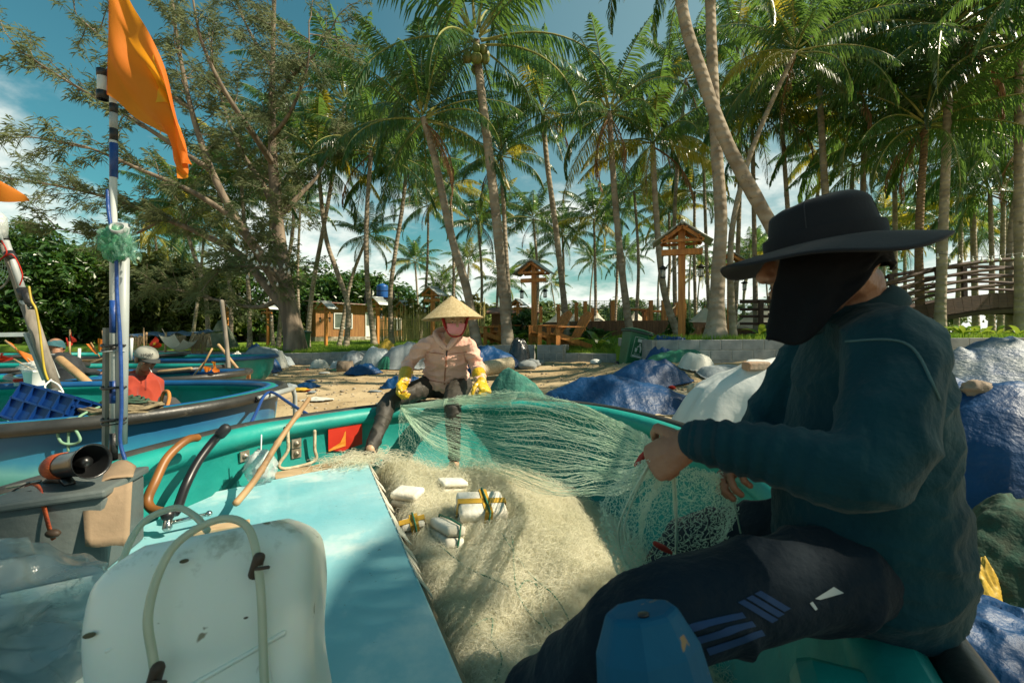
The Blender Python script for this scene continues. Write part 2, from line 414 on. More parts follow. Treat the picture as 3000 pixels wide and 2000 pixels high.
# ---------------------------------------------------------------- palms
leaf_m = M('palm_leaf', (.018,.066,.026), (.048,.105,.030), rough=.30, scale=.8, transl=.34, tcol=(.20,.36,.06), spec=.6, rand=.25)
yleaf_m = M('palm_leaf_pale', (.20,.22,.02), (.34,.27,.03), rough=.42, scale=.8, transl=.45, tcol=(.60,.50,.04), spec=.5, rand=.2)
dry_m = M('palm_leaf_dry', (.17,.085,.035), (.25,.14,.06), rough=.8, scale=2, transl=.25)
rachis_m = M('palm_rib', (.20,.22,.05), (.28,.26,.08), rough=.5)
nut_m = M('coconut', (.11,.16,.03), (.20,.17,.05), rough=.5)
def frond(mb, base, az, e0, k, Ln, mat, rng, nl=74, lw=.036, droop=.55, ll=.78, twist=0.):
    d = V((math.cos(az), math.sin(az), 0)); p = V(base); pts = [p.copy()]; tans = []
    n = 16
    for i in range(n):
        s = (i + .5) / n
        th = e0 - k * s ** 1.4
        t = d * math.cos(th) + V((0,0,1)) * math.sin(th); tans.append(t)
        p = p + t * (Ln / n); pts.append(p.copy())
    mb.loft(pts, [lerp(.035, .006, i / n) for i in range(n + 1)], 4, m=2, cap=False)
    side = V((-d.y, d.x, 0))
    vs, fs = [], []
    for i in range(nl):
        s = .13 + .87 * (i + rng.random() * .5) / nl
        f = min(n - 1e-3, s * n); j = int(f); q = pts[j].lerp(pts[j + 1], f - j); t = tans[j]
        upv = side.cross(t)
        L0 = ll * (math.sin(PI * min(1, .12 + s * .9)) ** .6) * (1.05 - .35 * s) * rng.uniform(.68, 1.12)
        fw = .35 + .65 * s
        for sg in (-1, 1):
            if rng.random() < .07: continue
            dr = (side * sg + t * fw + upv * rng.uniform(.0, .25) + V((0,0,-droop * rng.uniform(.5, 1.3)))).normalized()
            dr2 = (dr + V((0,0,-droop * 1.2))).normalized()
            a = q; m1 = a + dr * L0 * .55; e = m1 + dr2 * L0 * .45
            w = t * lw * .6 if abs(dr.dot(t)) < .8 else upv * lw * .6
            w = (w + upv * rng.uniform(-.01, .01))
            b = len(vs)
            vs += [a - w * .5, a + w * .5, m1 + w, m1 - w, e]
            fs += [(b, b + 1, b + 2, b + 3), (b + 3, b + 2, b + 4)]
    mb.add(vs, fs, mat)
def crown_mesh(seed, nf=24, Ln=4.2, yellow=.15, up=0):
    rng = random.Random(seed); mb = MB()
    for i in range(nf):
        a = i / (nf - 1)
        az = i * 2.39996 + rng.uniform(-.3, .3)
        e0 = R(lerp(84, -22, a ** .85) + up + rng.uniform(-8, 8)); k = R(lerp(45, 78, a) + rng.uniform(-15, 18))
        m = 1 if (a > .62 and rng.random() < yellow * 2.2) or (a < .12 and rng.random() < yellow) else 0
        frond(mb, (math.cos(az) * .12, math.sin(az) * .12, lerp(.35, -.15, a)), az, e0, k, Ln * lerp(.72, 1.05, min(1, a * 2.5)) * rng.uniform(.88, 1.08), m, rng, droop=lerp(.35, 1.35, a ** .7))
    return mb
CROWNS = []
for sd, kw in ((11, dict(nf=24, Ln=3.7, yellow=.08)), (12, dict(nf=20, yellow=.16, Ln=3.5)), (13, dict(nf=24, yellow=.05, Ln=3.7)), (14, dict(nf=20, yellow=.28, up=6, Ln=3.4)), (15, dict(nf=22, yellow=.08, Ln=3.6)), (16, dict(nf=18, yellow=.15, up=-8, Ln=3.6)), (17, dict(nf=22, yellow=.1, up=8, Ln=3.6)), (18, dict(nf=19, yellow=.12, up=12, Ln=3.5))):
    mb = crown_mesh(sd, **kw)
    me = bpy.data.meshes.new('crown'); me.from_pydata(mb.v, [], mb.f); me.polygons.foreach_set('material_index', mb.m)
    for m in (leaf_m, yleaf_m, rachis_m): me.materials.append(m)
    me.update(); CROWNS.append(me)
DRY = []
for sd in range(3):
    rng = random.Random(40 + sd); mb = MB()
    frond(mb, (0,0,0), 0, R(-35 - 12 * sd), R(62), 2.7, 0, rng, nl=40, droop=1.6, ll=.6, lw=.022)
    mb.m = [0] * len(mb.m)
    me = bpy.data.meshes.new('dry_frond'); me.from_pydata(mb.v, [], mb.f); me.materials.append(dry_m); me.update(); DRY.append(me)
nmb = MB(); rng = random.Random(5)
for i in range(11):
    a = rng.uniform(0, 6.28); nmb.ell((math.cos(a) * .22, math.sin(a) * .22, -.25 - .3 * rng.random()), (.10, .10, .13), n=8, k=6)
NUT = bpy.data.meshes.new('coconut_bunch'); NUT.from_pydata(nmb.v, [], nmb.f); NUT.materials.append(nut_m); NUT.polygons.foreach_set('use_smooth', [True] * len(NUT.polygons))

def bark(name, c1, c2, ring, rs):
    m = M(name, c1, c2, rough=.9, scale=3, detail=6, dirt_or_glare=((c1[0] * .35, c1[1] * .35, c1[2] * .33), .28, 5), spec=.15, rand=.12)
    nt = m.node_tree; L = nt.links; bs = nt.nodes['Principled BSDF']
    tc = node(nt, 'ShaderNodeTexCoord'); wv = node(nt, 'ShaderNodeTexWave', bands_direction='Z'); wv.inputs['Scale'].default_value = rs; wv.inputs['Distortion'].default_value = 6; wv.inputs['Detail'].default_value = 3
    L.new(tc.outputs['Object'], wv.inputs['Vector'])
    bp = node(nt, 'ShaderNodeBump'); bp.inputs['Strength'].default_value = ring; bp.inputs['Distance'].default_value = .03
    L.new(wv.outputs['Fac'], bp.inputs['Height']); L.new(bp.outputs[0], bs.inputs['Normal'])
    return m
pbark = bark('palm_bark', (.33,.28,.215), (.20,.165,.125), .55, 1.9)
pbark2 = bark('palm_bark_brown', (.22,.15,.09), (.15,.10,.06), .8, 3.0)
def palm(bx, tx, ty, d, dia=.28, cs=1.0, ci=0, label=None, group=None, mids=None, dry=0, nuts=False, by=None, dd=0., rot=None, bk=None, swell=1.5, seed=0, drya=()):
    """palm rooted at bearing bx and distance d; crown centre seen at (tx, ty)"""
    dia *= .80; cs *= .90
    x = (bx - 1500) / FPX * d; z = ground_z(x, d)
    if by is not None: z = min(z, CAMZ - (by - HOR) / FPX * d)
    base = V((x, d, z - .1)); top = at(tx, ty, d + dd)
    rng = random.Random(int(bx * 7 + tx * 3 + ty))
    t = thing('coconut_palm', label, 'palm tree', base, group)
    pts = [base]
    if mids:
        for (mx, my) in mids:
            f = (CAMZ - (my - HOR) / FPX * d - base.z) / max(.1, top.z - base.z)
            pts.append(at(mx, my, d + dd * max(0, min(1, f))))
    else:
        bow = rng.uniform(-.25, .25)
        pts.append(base.lerp(top, .5) + V((bow - (top.x - base.x) * .12, 0, 0)))
    pts.append(top)
    sp = spline(pts, 9 if not mids else 7)
    n = len(sp); mb = MB()
    rad = []
    for i in range(n):
        f = i / (n - 1); h = (sp[i] - base).length
        rad.append(dia / 2 * lerp(1.0, .68, f) * (1 + (swell - 1) * math.exp(-h / .35)) * (1 + .02 * rng.uniform(-1, 1)))
    # ringed trunk with small step scars
    pp, rr = [], []
    for i in range(n - 1):
        seg = (sp[i + 1] - sp[i]).length; kx = max(1, int(seg / .16)) if d < 16 else 1
        for q in range(kx):
            pp.append(sp[i].lerp(sp[i + 1], q / kx)); rr.append(lerp(rad[i], rad[i + 1], q / kx) * (1 + .035 * rng.uniform(-1, 1)))
    pp.append(sp[-1]); rr.append(rad[-1])
    mb.loft(pp, rr, 12 if d < 16 else 8, cap=False)
    obj('trunk', mb, bk or pbark, t)
    c = bpy.data.objects.new('crown', CROWNS[ci % len(CROWNS)]); col.objects.link(c); c.parent = t; c.location = top - base
    c.rotation_euler = (rng.uniform(-.1, .1), rng.uniform(-.1, .1) + (top.x - sp[-2].x) * .3, rot if rot is not None else rng.uniform(0, 6.28)); c.scale = (cs,) * 3
    for i in range(dry):
        o = bpy.data.objects.new('dry_frond', DRY[i % 3]); col.objects.link(o); o.parent = t; o.location = top - base + V((0,0,-.15))
        o.rotation_euler = (0, 0, drya[i] if i < len(drya) else rng.uniform(0, 6.28)); o.scale = (cs * rng.uniform(.8, 1.1),) * 3
    if nuts:
        o = bpy.data.objects.new('coconut_bunch', NUT); col.objects.link(o); o.parent = t; o.location = top - base; o.scale = (cs,) * 3
    return t

# the palms one can tell apart
palm(1490, 1395, 120, 13, .38, 1.38, 0, 'tallest slender palm rising right behind the woman in the straw hat, coconuts under its crown', mids=[(1470,800),(1450,600),(1420,350),(1402,200)], nuts=True, rot=.6)
palm(2440, 1950, -360, 8.9, .37, .85, 4, 'thick grey palm trunk leaning left above the black hat', mids=[(2380,880),(2270,680),(2130,420),(2050,200),(2000,30)], dry=2, drya=(2.4, 3.6), rot=1.9)
palm(2095, 2075, -260, 9.6, .36, .85, 5, 'straight thick palm with a dark swollen root behind the tallest lantern post', mids=[(2105,780),(2112,640),(2098,420),(2085,150)], dry=1, swell=2.4, drya=(3.0,))
palm(2150, 2330, 150, 11.5, .20, .8, 1, 'thin palm sharing its root with the straight thick palm', mids=[(2140,800),(2150,640),(2210,420)], dry=1)
palm(1995, 1912, 415, 13.5, .27, .92, 3, 'bright palm with upright fronds over the tallest lantern post', mids=[(1945,850),(1921,600)], dry=2)
palm(1850, 1785, 330, 13, .28, .9, 1, 'palm with yellowing fronds and brown skirt above the green bin', mids=[(1822,790),(1800,560)], dry=3, drya=(4.2, 5.2, 3.6))
palm(1665, 1590, 325, 16, .28, .9, 7, 'palm with one rusty hanging frond between the chairs and the tents', mids=[(1632,700),(1602,470)], dry=1, drya=(5.6,))
palm(1500, 1468, 455, 18, .26, .85, 4, 'shorter palm just right of the tallest palm trunk', mids=[(1483,750)], dry=1)
palm(1400, 1240, 345, 13.4, .34, 1.05, 6, 'palm whose trunk curves down behind the point of the straw hat', mids=[(1368,850),(1322,690),(1275,470)], dry=2, drya=(5.6, .2), rot=2.4)
palm(1098, 1088, 440, 18.5, .30, 1.12, 2, 'palm with a small square lamp on its trunk left of the water tank', mids=[(1076,820),(1074,640)], dry=1)
palm(1012, 930, 455, 20, .32, 1.2, 1, 'palm with a curved trunk in front of the cabin door', mids=[(1020,900),(985,790),(952,680)])
palm(992, 1078, 690, 23, .27, .62, 4, 'small crowned palm crossing the curved trunk before the cabin', mids=[(1012,900),(1035,800)])
palm(1150, 1192, 480, 21, .29, 1.15, 0, 'palm leaning right beside the blue water tank', mids=[(1143,880),(1155,760),(1180,600)], dry=1)
palm(612, 530, 600, 22, .26, 1.0, 3, 'pale palm trunk nearest the hammock on the left lawn', mids=[(600,850),(560,720)])
palm(676, 640, 560, 24, .28, 1.1, 0, 'palm trunk behind the yellow lantern post on the left lawn', mids=[(674,850)])
palm(732, 705, 500, 23, .30, 1.15, 5, 'palm close left of the conifer trunk', mids=[(728,850)])
palm(815, 860, 400, 24, .30, 1.2, 2, 'palm growing behind the conifer trunk', mids=[(830,850),(860,650)])
palm(900, 1010, 300, 22, .32, 1.5, 2, 'dark palm behind the right edge of the conifer crown', mids=[(915,850),(960,600)])
palm(2445, 2398, 195, 14, .28, 1.3, 2, 'dark palm directly above the crown of the black hat', mids=[(2420,600),(2408,400)], dry=1)
palm(2530, 2535, 310, 15, .26, 1.2, 5, 'dark thin palm just right above the black hat', mids=[(2528,600)])
palm(2700, 2712, 365, 13, .3, 1.1, 2, 'dark palm with stubby dead frond bases left of the bridge', mids=[(2692,700)], dry=2, bk=pbark2)
palm(2752, 2782, 85, 12.5, .32, 1.4, 2, 'tall dark palm rising behind the left end of the bridge', mids=[(2762,700),(2776,350)], dry=2, drya=(0, 5.5))
palm(2330, 2288, 335, 16, .24, .95, 3, 'thin sunlit palm left of the black hat', mids=[(2310,650)], dry=1)
palm(2215, 2203, 320, 17, .25, 1.05, 1, 'palm with a brown skirt seen right of the leaning trunk', mids=[(2210,700)], dry=3)
palm(2990, 2985, 120, 12, .3, 1.35, 2, 'dark palm at the right end of the bridge', mids=[(2985,600)], dry=1)
palm(2905, 2900, 560, 17, .24, .9, 4, 'low dark palm behind the middle of the bridge', dry=1)
palm(2960, 3010, 400, 15, .28, 1.3, 2, 'shaded palm with drooping crown over the bridge rail', dry=2)
palm(2860, 2850, 250, 18, .28, 1.3, 2, 'shaded palm between the two tall palms by the bridge', dry=1)
palm(2620, 2600, 80, 19, .26, 1.0, 2, 'tall palm between the black hat and the bridge', dry=1)
palm(2480, 2500, 480, 20, .24, .9, 3, 'low palm peeping over the black hat', dry=1)
palm(2150, 2160, 120, 19, .26, 1.0, 3, 'yellow green palm behind the straight thick palm', dry=2)
palm(1980, 2010, 230, 20, .26, 1.05, 4, 'palm behind the leaning trunk high in the grove', dry=1)
palm(1325, 1318, 545, 26, .24, .9, 3, 'small bright yellow green palm above the straw hat', dry=0)
# unseen palms added right of the boat, placed and sized for their shade
for (x, y, h, cs, ci, lb) in ((7.5, -.75, 7.4, .62, 2, 'unseen palm added right of the boat to shade the seated man'), (5.8, -1.15, 6.3, .60, 0, 'unseen palm added right of the boat to shade the jerrycan and near deck'), (6.2, -4.6, 6.4, 1.0, 4, 'unseen palm added behind the viewer for shade on the front of the boat'), (11.5, 6.8, 7.9, 1.0, 5, 'unseen palm added on the right beach before the bridge')):
    base = V((x, y, beach_z(x, y) - .1)); t = thing('coconut_palm', lb, 'palm tree', base)
    top = base + V((-.6, .2, h)); mb = MB(); mb.loft(spline([base, base.lerp(top, .5) + V((.3, 0, 0)), top], 8), [lerp(.2, .12, i / 16) for i in range(17)], 10, cap=False)
    obj('trunk', mb, pbark, t)
    c = bpy.data.objects.new('crown', CROWNS[ci]); col.objects.link(c); c.parent = t; c.location = top - base; c.scale = (cs,) * 3; c.rotation_euler = (0, 0, x)
# mid and far grove
rng = random.Random(77)
mid = [(1745,1740,640,27,1.05,3),(1570,1562,640,27,1.0,0),(1405,1400,650,28,1.0,1),(1290,1285,735,30,.95,2),(1640,1648,690,30,1.0,4),(1450,1452,610,29,1.0,5),(1800,1812,610,28,.95,2),
       (1860,1858,560,24,1.0,1),(1690,1700,560,24,1.0,4),(1945,1960,620,26,.9,3),(2040,2035,560,24,1.0,1),(2080,2060,420,22,1.05,0),
       (460,455,690,30,1.2,1),(330,300,760,32,1.1,3),(560,600,660,27,1.1,4),(800,795,560,28,1.1,0),(880,880,600,28,1.0,1),(1230,1255,600,30,1.0,2),(2640,2650,560,20,.9,2),(2800,2815,470,20,1.0,0),(2930,2940,300,19,1.0,5),(2400,2405,430,22,1.0,3)]
mid += [(2660,2650,690,26,1.0,1),(2660,2650,690,26,1.0,1),(2740,2745,640,24,1.0,3),(2850,2860,690,27,1.05,1),(2940,2950,640,25,1.0,5),(2600,2590,640,28,1.0,7),(2600,2590,640,28,1.0,7)]
for bx, tx, ty, d, cs, ci in [q for i, q in enumerate(mid) if i % 5 != 3]:
    palm(bx, tx, ty, d, .25, cs * .88, ci if ci % 2 else ci + 2, 'slender coconut palm standing in the middle of the grove', 'palms in the middle of the grove', dry=1 if rng.random() < .5 else 0)
for i in range(34):
    d = rng.uniform(34, 62); bx = rng.uniform(1190, 2760) if i < 28 else rng.uniform(60, 900)
    h = rng.uniform(6.5, 9.5) * (1 if i % 3 else .7); x = (bx - 1500) / FPX * d
    ty = HOR - (ground_z(x, d) + h - CAMZ) / d * FPX
    palm(bx, bx + rng.uniform(-25, 25), ty, d, .26, rng.uniform(.75, 1.0), rng.randrange(8), 'small distant coconut palm at the back of the grove', 'distant palms at the back of the grove')

# ---------------------------------------------------------------- conifer
cbark = M('conifer_bark', (.25,.20,.15), (.13,.105,.08), rough=.95, scale=5, detail=8, bump=1, bscale=10, stretch=(1,1,.12), bstretch=(2,2,.2), spec=.1, dirt_or_glare=((.33,.17,.08), .05, 1.2))
needle_m = M('conifer_needle', (.065,.098,.048), (.135,.155,.07), rough=.7, scale=.9, transl=.3, tcol=(.26,.27,.09), spec=.2)
DC = 16.0
def cpt(px, py, dz=0): p = at(px, py, DC + dz); return p
base = cpt(868, 1072); base.z = beach_z(base.x, base.y) - .1
tree = thing('conifer_tree', 'big shaggy conifer with peeling bark and wispy olive crown beside the flag', 'conifer', base)
limbs = [([(868,1072,0),(862,990,0),(842,880,0),(828,780,.1),(812,640,.3),(800,480,.4),(797,300,.5),(800,120,.6),(805,-60,.7)], .62, .07),
         ([(845,880,0),(790,790,-.3),(745,720,-.6),(690,640,-.9),(620,500,-1.2),(560,320,-1.4),(520,120,-1.6),(500,-40,-1.8)], .26, .03),
         ([(850,920,0),(780,835,.4),(700,745,.8),(600,690,1.1),(480,640,1.4),(340,585,1.7),(170,545,1.9),(10,520,2)], .22, .025),
         ([(815,640,.3),(770,540,1),(700,430,1.8),(640,260,2.4),(610,90,2.8)], .16, .02),
         ([(800,480,.4),(740,390,-1),(660,270,-2),(590,120,-2.6),(560,-40,-3)], .14, .02),
         ([(812,640,.3),(880,570,.6),(940,500,1),(990,380,1.4)], .14, .02),
         ([(797,300,.5),(860,220,.2),(930,150,-.3),(985,60,-.6)], .10, .015),
         ([(800,400,.5),(850,330,-.6),(900,200,-1.2),(905,60,-1.5)], .10, .015),
         ([(690,640,-.9),(560,560,-1.6),(420,500,-2.2),(250,430,-2.8),(80,400,-3)], .12, .015),
         ([(620,500,-1.2),(500,420,-1.8),(360,330,-2.4),(200,240,-3),(60,150,-3.2)], .11, .015),
         ([(560,320,-1.4),(450,240,-1.5),(330,140,-1.6),(220,40,-1.6)], .09, .012),
         ([(840,860,.1),(760,900,1.5),(640,880,2.6),(520,850,3.4),(400,830,4)], .12, .02),
         ([(840,870,0),(800,800,-1),(720,780,-1.8),(620,790,-2.4)], .10, .015),
         ([(797,200,.5),(740,110,1),(700,20,1.3),(680,-60,1.4)], .09, .012),
         ([(480,640,1.4),(380,690,1.6),(260,690,1.8),(120,650,2)], .07, .01)]
tm = MB(); segs = []
for pts, r0, r1 in limbs:
    sp = spline([cpt(*p) for p in pts], 5); n = len(sp)
    rad = [lerp(r0, r1, (i / (n - 1)) ** .7) for i in range(n)]
    if r0 > .5:
        for i in range(n):
            h = sp[i].z - base.z; rad[i] = lerp(.43, .07, min(1, max(0, (h / 12)) ** .55)) * (1 + .45 * math.exp(-h / .5))
    tm.loft(sp, rad, 12 if r0 > .5 else 7, cap=False)
    for i in range(n - 1): segs.append((sp[i], sp[i + 1], i / n, r0 > .5))
# root flare
for i in range(7):
    a = i * .9 + .3; tm.loft([base + V((0,0,.75)), base + V((math.cos(a) * .42, math.sin(a) * .42, .3)), base + V((math.cos(a) * .85, math.sin(a) * .8, .06))], [.2, .16, .05], 7)
random.seed(21); nv_, nf_ = [], []
def tuft(p, d, n, L0):
    for _ in range(n):
        r = (d * random.uniform(.2, 1.1) + V((random.uniform(-1, 1), random.uniform(-1, 1), random.uniform(-1.05, .75)))).normalized()
        Ln = L0 * random.uniform(.6, 1.25); q = p + V((random.uniform(-1, 1), random.uniform(-1, 1), random.uniform(-1, 1))) * .07
        s = r.orthogonal().normalized() * .0048; m = q + r * Ln * .6; e = q + r * Ln + V((0,0,-Ln * .28)); b = len(nv_)
        nv_.extend([q - s, q + s, m + s * .8, e]); nf_.extend([(b, b + 1, b + 2), (b, b + 2, b + 3)])
for a, b, f, main in segs:
    mid_z = (a.z + b.z) / 2
    if main and mid_z - base.z < 2.2: continue
    if f < .2 and not main: continue
    Ls = (b - a).length; ax = (b - a).normalized()
    for _ in range(max(1, int(Ls * (8 if main else 5.6)))):
        p = a.lerp(b, random.random())
        d = (ax * random.uniform(.1, 1) + V((random.uniform(-1, 1), random.uniform(-1, 1), random.uniform(-.55, .9)))).normalized()
        Lt = random.uniform(.5, 1.7) * (1.15 if main else 1)
        k = 7; tw = [p]
        for i in range(k):
            d = (d + V((random.uniform(-.25, .25), random.uniform(-.25, .25), random.uniform(-.22, .16)))).normalized(); tw.append(tw[-1] + d * Lt / k)
        tm.loft(tw, [lerp(.022, .005, i / k) for i in range(k + 1)], 3, cap=False)
        for i in range(2, k + 1):
            for _ in range(2): tuft(tw[i] + V((random.uniform(-.14, .14), random.uniform(-.14, .14), random.uniform(-.14, .14))), d, random.randint(7, 10), .25)
obj('trunk', tm, cbark, tree)
nb = MB(); nb.v = nv_; nb.f = nf_; nb.m = [0] * len(nf_)
obj('crown', nb, needle_m, tree, sm=False)

# ---------------------------------------------------------------- broadleaf trees and bushes
bleaf = M('broad_leaf', (.022,.075,.012), (.06,.13,.02), rough=.35, scale=.5, transl=.25, tcol=(.16,.30,.03), spec=.6, rand=.15)
bleaf2 = M('broad_leaf_olive', (.05,.085,.02), (.10,.12,.03), rough=.5, scale=.6, transl=.3, tcol=(.22,.26,.05), spec=.4, rand=.15)
branch_m = M('branch_bark', (.16,.13,.10), (.10,.08,.06), rough=.9, scale=6, bump=.6)
def leaf_cloud(seed, rx, ry, rz, nclump, per, size, cz=0, clump=.22):
    rng = random.Random(seed); vs, fs = [], []
    for c in range(nclump):
        while True:
            p = V((rng.uniform(-1, 1), rng.uniform(-1, 1), rng.uniform(-1, 1)))
            if .45 < p.length < 1: break
        ctr = V((p.x * rx, p.y * ry, p.z * rz + cz)); cr = clump * rng.uniform(.6, 1.4) * min(rx, rz)
        for _ in range(per):
            q = V((rng.gauss(0, 1), rng.gauss(0, 1), rng.gauss(0, .75))) * cr * .6
            nrm = (q.normalized() * .8 + V((0,0,.7)) + V((rng.uniform(-1, 1), rng.uniform(-1, 1), rng.uniform(-1, 1))) * .6).normalized()
            t = nrm.orthogonal().normalized(); t.rotate(Matrix.Rotation(rng.uniform(0, 6.28), 3, nrm)); bt = nrm.cross(t)
            s = size * rng.uniform(.7, 1.3); o = ctr + q; b = len(vs)
            vs += [o - t * s, o + bt * s * .42 + nrm * s * .1, o + t * s - nrm * s * .25, o - bt * s * .42 + nrm * s * .1]
            fs.append((b, b + 1, b + 2, b + 3))
    m = MB(); m.v = vs; m.f = fs; m.m = [0] * len(fs)
    return m
LC = {}
def leafy(name, label, cat, px, d, w, h, zbase=None, seed=1, mat=None, nclump=70, per=130, size=.16, stems=5, group=None, lift=.5):
    x = (px - 1500) / FPX * d; z = ground_z(x, d) if zbase is None else zbase
    t = thing(name, label, cat, (x, d, z - .05), group)
    rng = random.Random(seed)
    tb = MB()
    for i in range(stems):
        a = rng.uniform(0, 6.28); r = rng.uniform(.3, .75)
        e = V((x, d, z)) + V((math.cos(a) * w * r, math.sin(a) * w * .5 * r, h * rng.uniform(.55, .9)))
        tb.loft(spline([V((x, d, z - .1)) + V((rng.uniform(-.2, .2), rng.uniform(-.2, .2), 0)), V((x, d, z)).lerp(e, .5) + V((rng.uniform(-.3, .3), 0, .3)), e], 4), [lerp(.16, .03, k / 8) * h / 6 for k in range(9)], 6, cap=False)
    obj('trunk', tb, branch_m, t)
    cm_ = leaf_cloud(seed, w, w * .6, h * .5, nclump, per, size, cz=h * lift)
    cm_.v = [(a + x, b + d, c + z) for a, b, c in cm_.v]
    obj('crown', cm_, mat or bleaf, t, sm=False)
    return t
leafy('broadleaf_tree', 'dense glossy green tree at the left edge behind the moored boats', 'tree', 60, 27, 4.4, 7.0, seed=1, nclump=150, per=120, size=.2)
leafy('broadleaf_tree', 'dense green tree between the left mast and the flagpole', 'tree', 250, 30, 4.2, 6.4, seed=2, nclump=140, per=120, size=.2)
leafy('broadleaf_tree', 'darker green tree behind the flagpole foot', 'tree', 420, 30, 4.4, 6.0, seed=3, mat=bleaf2, nclump=130, per=120, size=.2)
leafy('broadleaf_tree', 'olive tree behind the hammock', 'tree', 560, 31, 4.0, 5.0, seed=4, mat=bleaf2, nclump=110, per=110, size=.2)
leafy('broadleaf_tree', 'leafy tree in the shade left of the conifer trunk', 'tree', 730, 34, 4.4, 6.4, seed=5, nclump=110, per=110, size=.2)
leafy('broadleaf_tree', 'rounded green tree rising over the cabin roof', 'tree', 1080, 44, 4.8, 6.4, seed=6, nclump=110, per=120, size=.24)
leafy('broadleaf_tree', 'green tree over the left end of the cabin roof', 'tree', 960, 42, 3.6, 6.6, seed=7, nclump=90, per=120, size=.24)
leafy('bush', 'round dark bush behind the lantern post nearest the wooden chairs', 'bush', 1522, 15.5, .62, 1.15, seed=8, nclump=40, per=80, size=.09)
leafy('bush', 'low flowering bush at the foot of the plank platform', 'bush', 1720, 15.6, .8, .42, seed=9, nclump=40, per=60, size=.06)
leafy('bush', 'small bush between the plank platform and the straight thick palm', 'bush', 1990, 13.8, .5, .6, seed=10, nclump=30, per=60, size=.07)
# big leaved plants under the bridge and by the wall
plant_m = M('garden_leaf', (.06,.17,.02), (.16,.25,.03), rough=.35, scale=2, transl=.35, tcol=(.35,.45,.05), rand=.2)
def leaf_plant(label, x, y, n, L0, seed, name='garden_plant', group=None):
    rng = random.Random(seed); z = ground_z(x, y); t = MB()
    for i in range(n):
        az = i * 2.4 + rng.uniform(-.4, .4); e = R(rng.uniform(35, 82)); Ln = L0 * rng.uniform(.6, 1.1); p = V((x, y, z)); pts = [p.copy()]
        for k in range(6):
            th = e - R(14) * k; p = p + V((math.cos(az) * math.cos(th), math.sin(az) * math.cos(th), math.sin(th))) * Ln / 6; pts.append(p.copy())
        s = V((-math.sin(az), math.cos(az), 0)); W = Ln * .13; vs = []
        for k, q in enumerate(pts):
            wd = W * math.sin(PI * min(1, .08 + k / 6 * .92)); vs += [q - s * wd + V((0,0,wd * .4)), q, q + s * wd + V((0,0,wd * .4))]
        t.add(vs, [f for k in range(6) for f in ((k * 3, k * 3 + 1, k * 3 + 4, k * 3 + 3), (k * 3 + 1, k * 3 + 2, k * 3 + 5, k * 3 + 4))])
    return tag(obj(name, t, plant_m, loc=(x, y, z)), label, 'plant', group)
leaf_plant('yellow green broad leaved plant beside the face of the seated man', 5.15, 9.4, 9, .62, 1)
leaf_plant('upright leafy plant left of the green bin', 2.35, 12.4, 6, .95, 2)
leaf_plant('fern like plant behind the wooden chairs', .12, 14.4, 14, .75, 3)
for i, (px, d) in enumerate(((2700,10),(2790,10.4),(2860,9.8),(2925,10.6),(2985,10.2),(2755,11.4),(2890,11.6),(2820,9.3))):
    leaf_plant('low bright green plant on the lawn under the wooden bridge', (px - 1500) / FPX * d, d, 12, .42, 20 + i, group='plants under the bridge')
# hedge of far greenery and bamboo
mb = MB(); far_m = M('far_foliage', (.05,.11,.025), (.15,.20,.04), rough=.6, scale=.15, transl=.25, tcol=(.2,.25,.05))
rng = random.Random(31)
for i in range(95):
    x = rng.uniform(-75, 75); y = rng.uniform(64, 84)
    c = leaf_cloud(100 + i, rng.uniform(2.5, 5), 2, rng.uniform(1.8, 3.6), 16, 60, .42, cz=2.2)
    b = len(mb.v); z = ground_z(x, y); mb.v.extend([(p[0] + x, p[1] + y, p[2] + z) for p in c.v]); mb.f.extend([tuple(q + b for q in f) for f in c.f])
for i in range(80):
    x = rng.uniform(-30, 42); y = rng.uniform(37, 50)
    c = leaf_cloud(400 + i, rng.uniform(1.5, 3), 1.2, rng.uniform(.8, 1.5), 10, 60, .24, cz=.9)
    b = len(mb.v); z = ground_z(x, y); mb.v.extend([(p[0] + x, p[1] + y, p[2] + z) for p in c.v]); mb.f.extend([tuple(q + b for q in f) for f in c.f])
mb.m = [0] * len(mb.f)
tag(obj('far_woods', mb, far_m, sm=False), 'band of distant greenery behind the palm grove', 'woods', kind='stuff')
# ---------------------------------------------------------------- resort structures
wood = M('orange_wood', (.54,.22,.05), (.36,.135,.03), rough=.55, scale=3, detail=6, stretch=(6,6,.6), bump=.3, bscale=20, spec=.4, dirt_or_glare=((.16,.06,.02), .15, 3))
wood_d = M('brown_plank', (.20,.095,.045), (.12,.055,.027), rough=.75, scale=3, stretch=(7,7,.4), bump=.4, bscale=14, dirt_or_glare=((.07,.04,.025), .25, 2))
wood_b = M('bridge_wood', (.085,.045,.030), (.05,.028,.02), rough=.75, scale=4, stretch=(1,6,6), bump=.4, bscale=18)
zinc = M('zinc_sheet', (.42,.45,.44), (.30,.33,.33), rough=.45, metal=.3, scale=3, dirt_or_glare=((.22,.20,.17), .25, 3))
iron = M('dark_iron', (.03,.032,.035), rough=.5, metal=.5)
glassy = M('lantern_glass', (.75,.78,.74), rough=.1, spec=.7, alpha=.55)
white_p = M('white_paint', (.78,.79,.76), (.70,.71,.69), rough=.5, dirt_or_glare=((.5,.48,.42), .12, 2))
rope_m = M('pale_rope', (.55,.47,.33), (.38,.31,.20), rough=.9, scale=40, bump=.8, bscale=80)

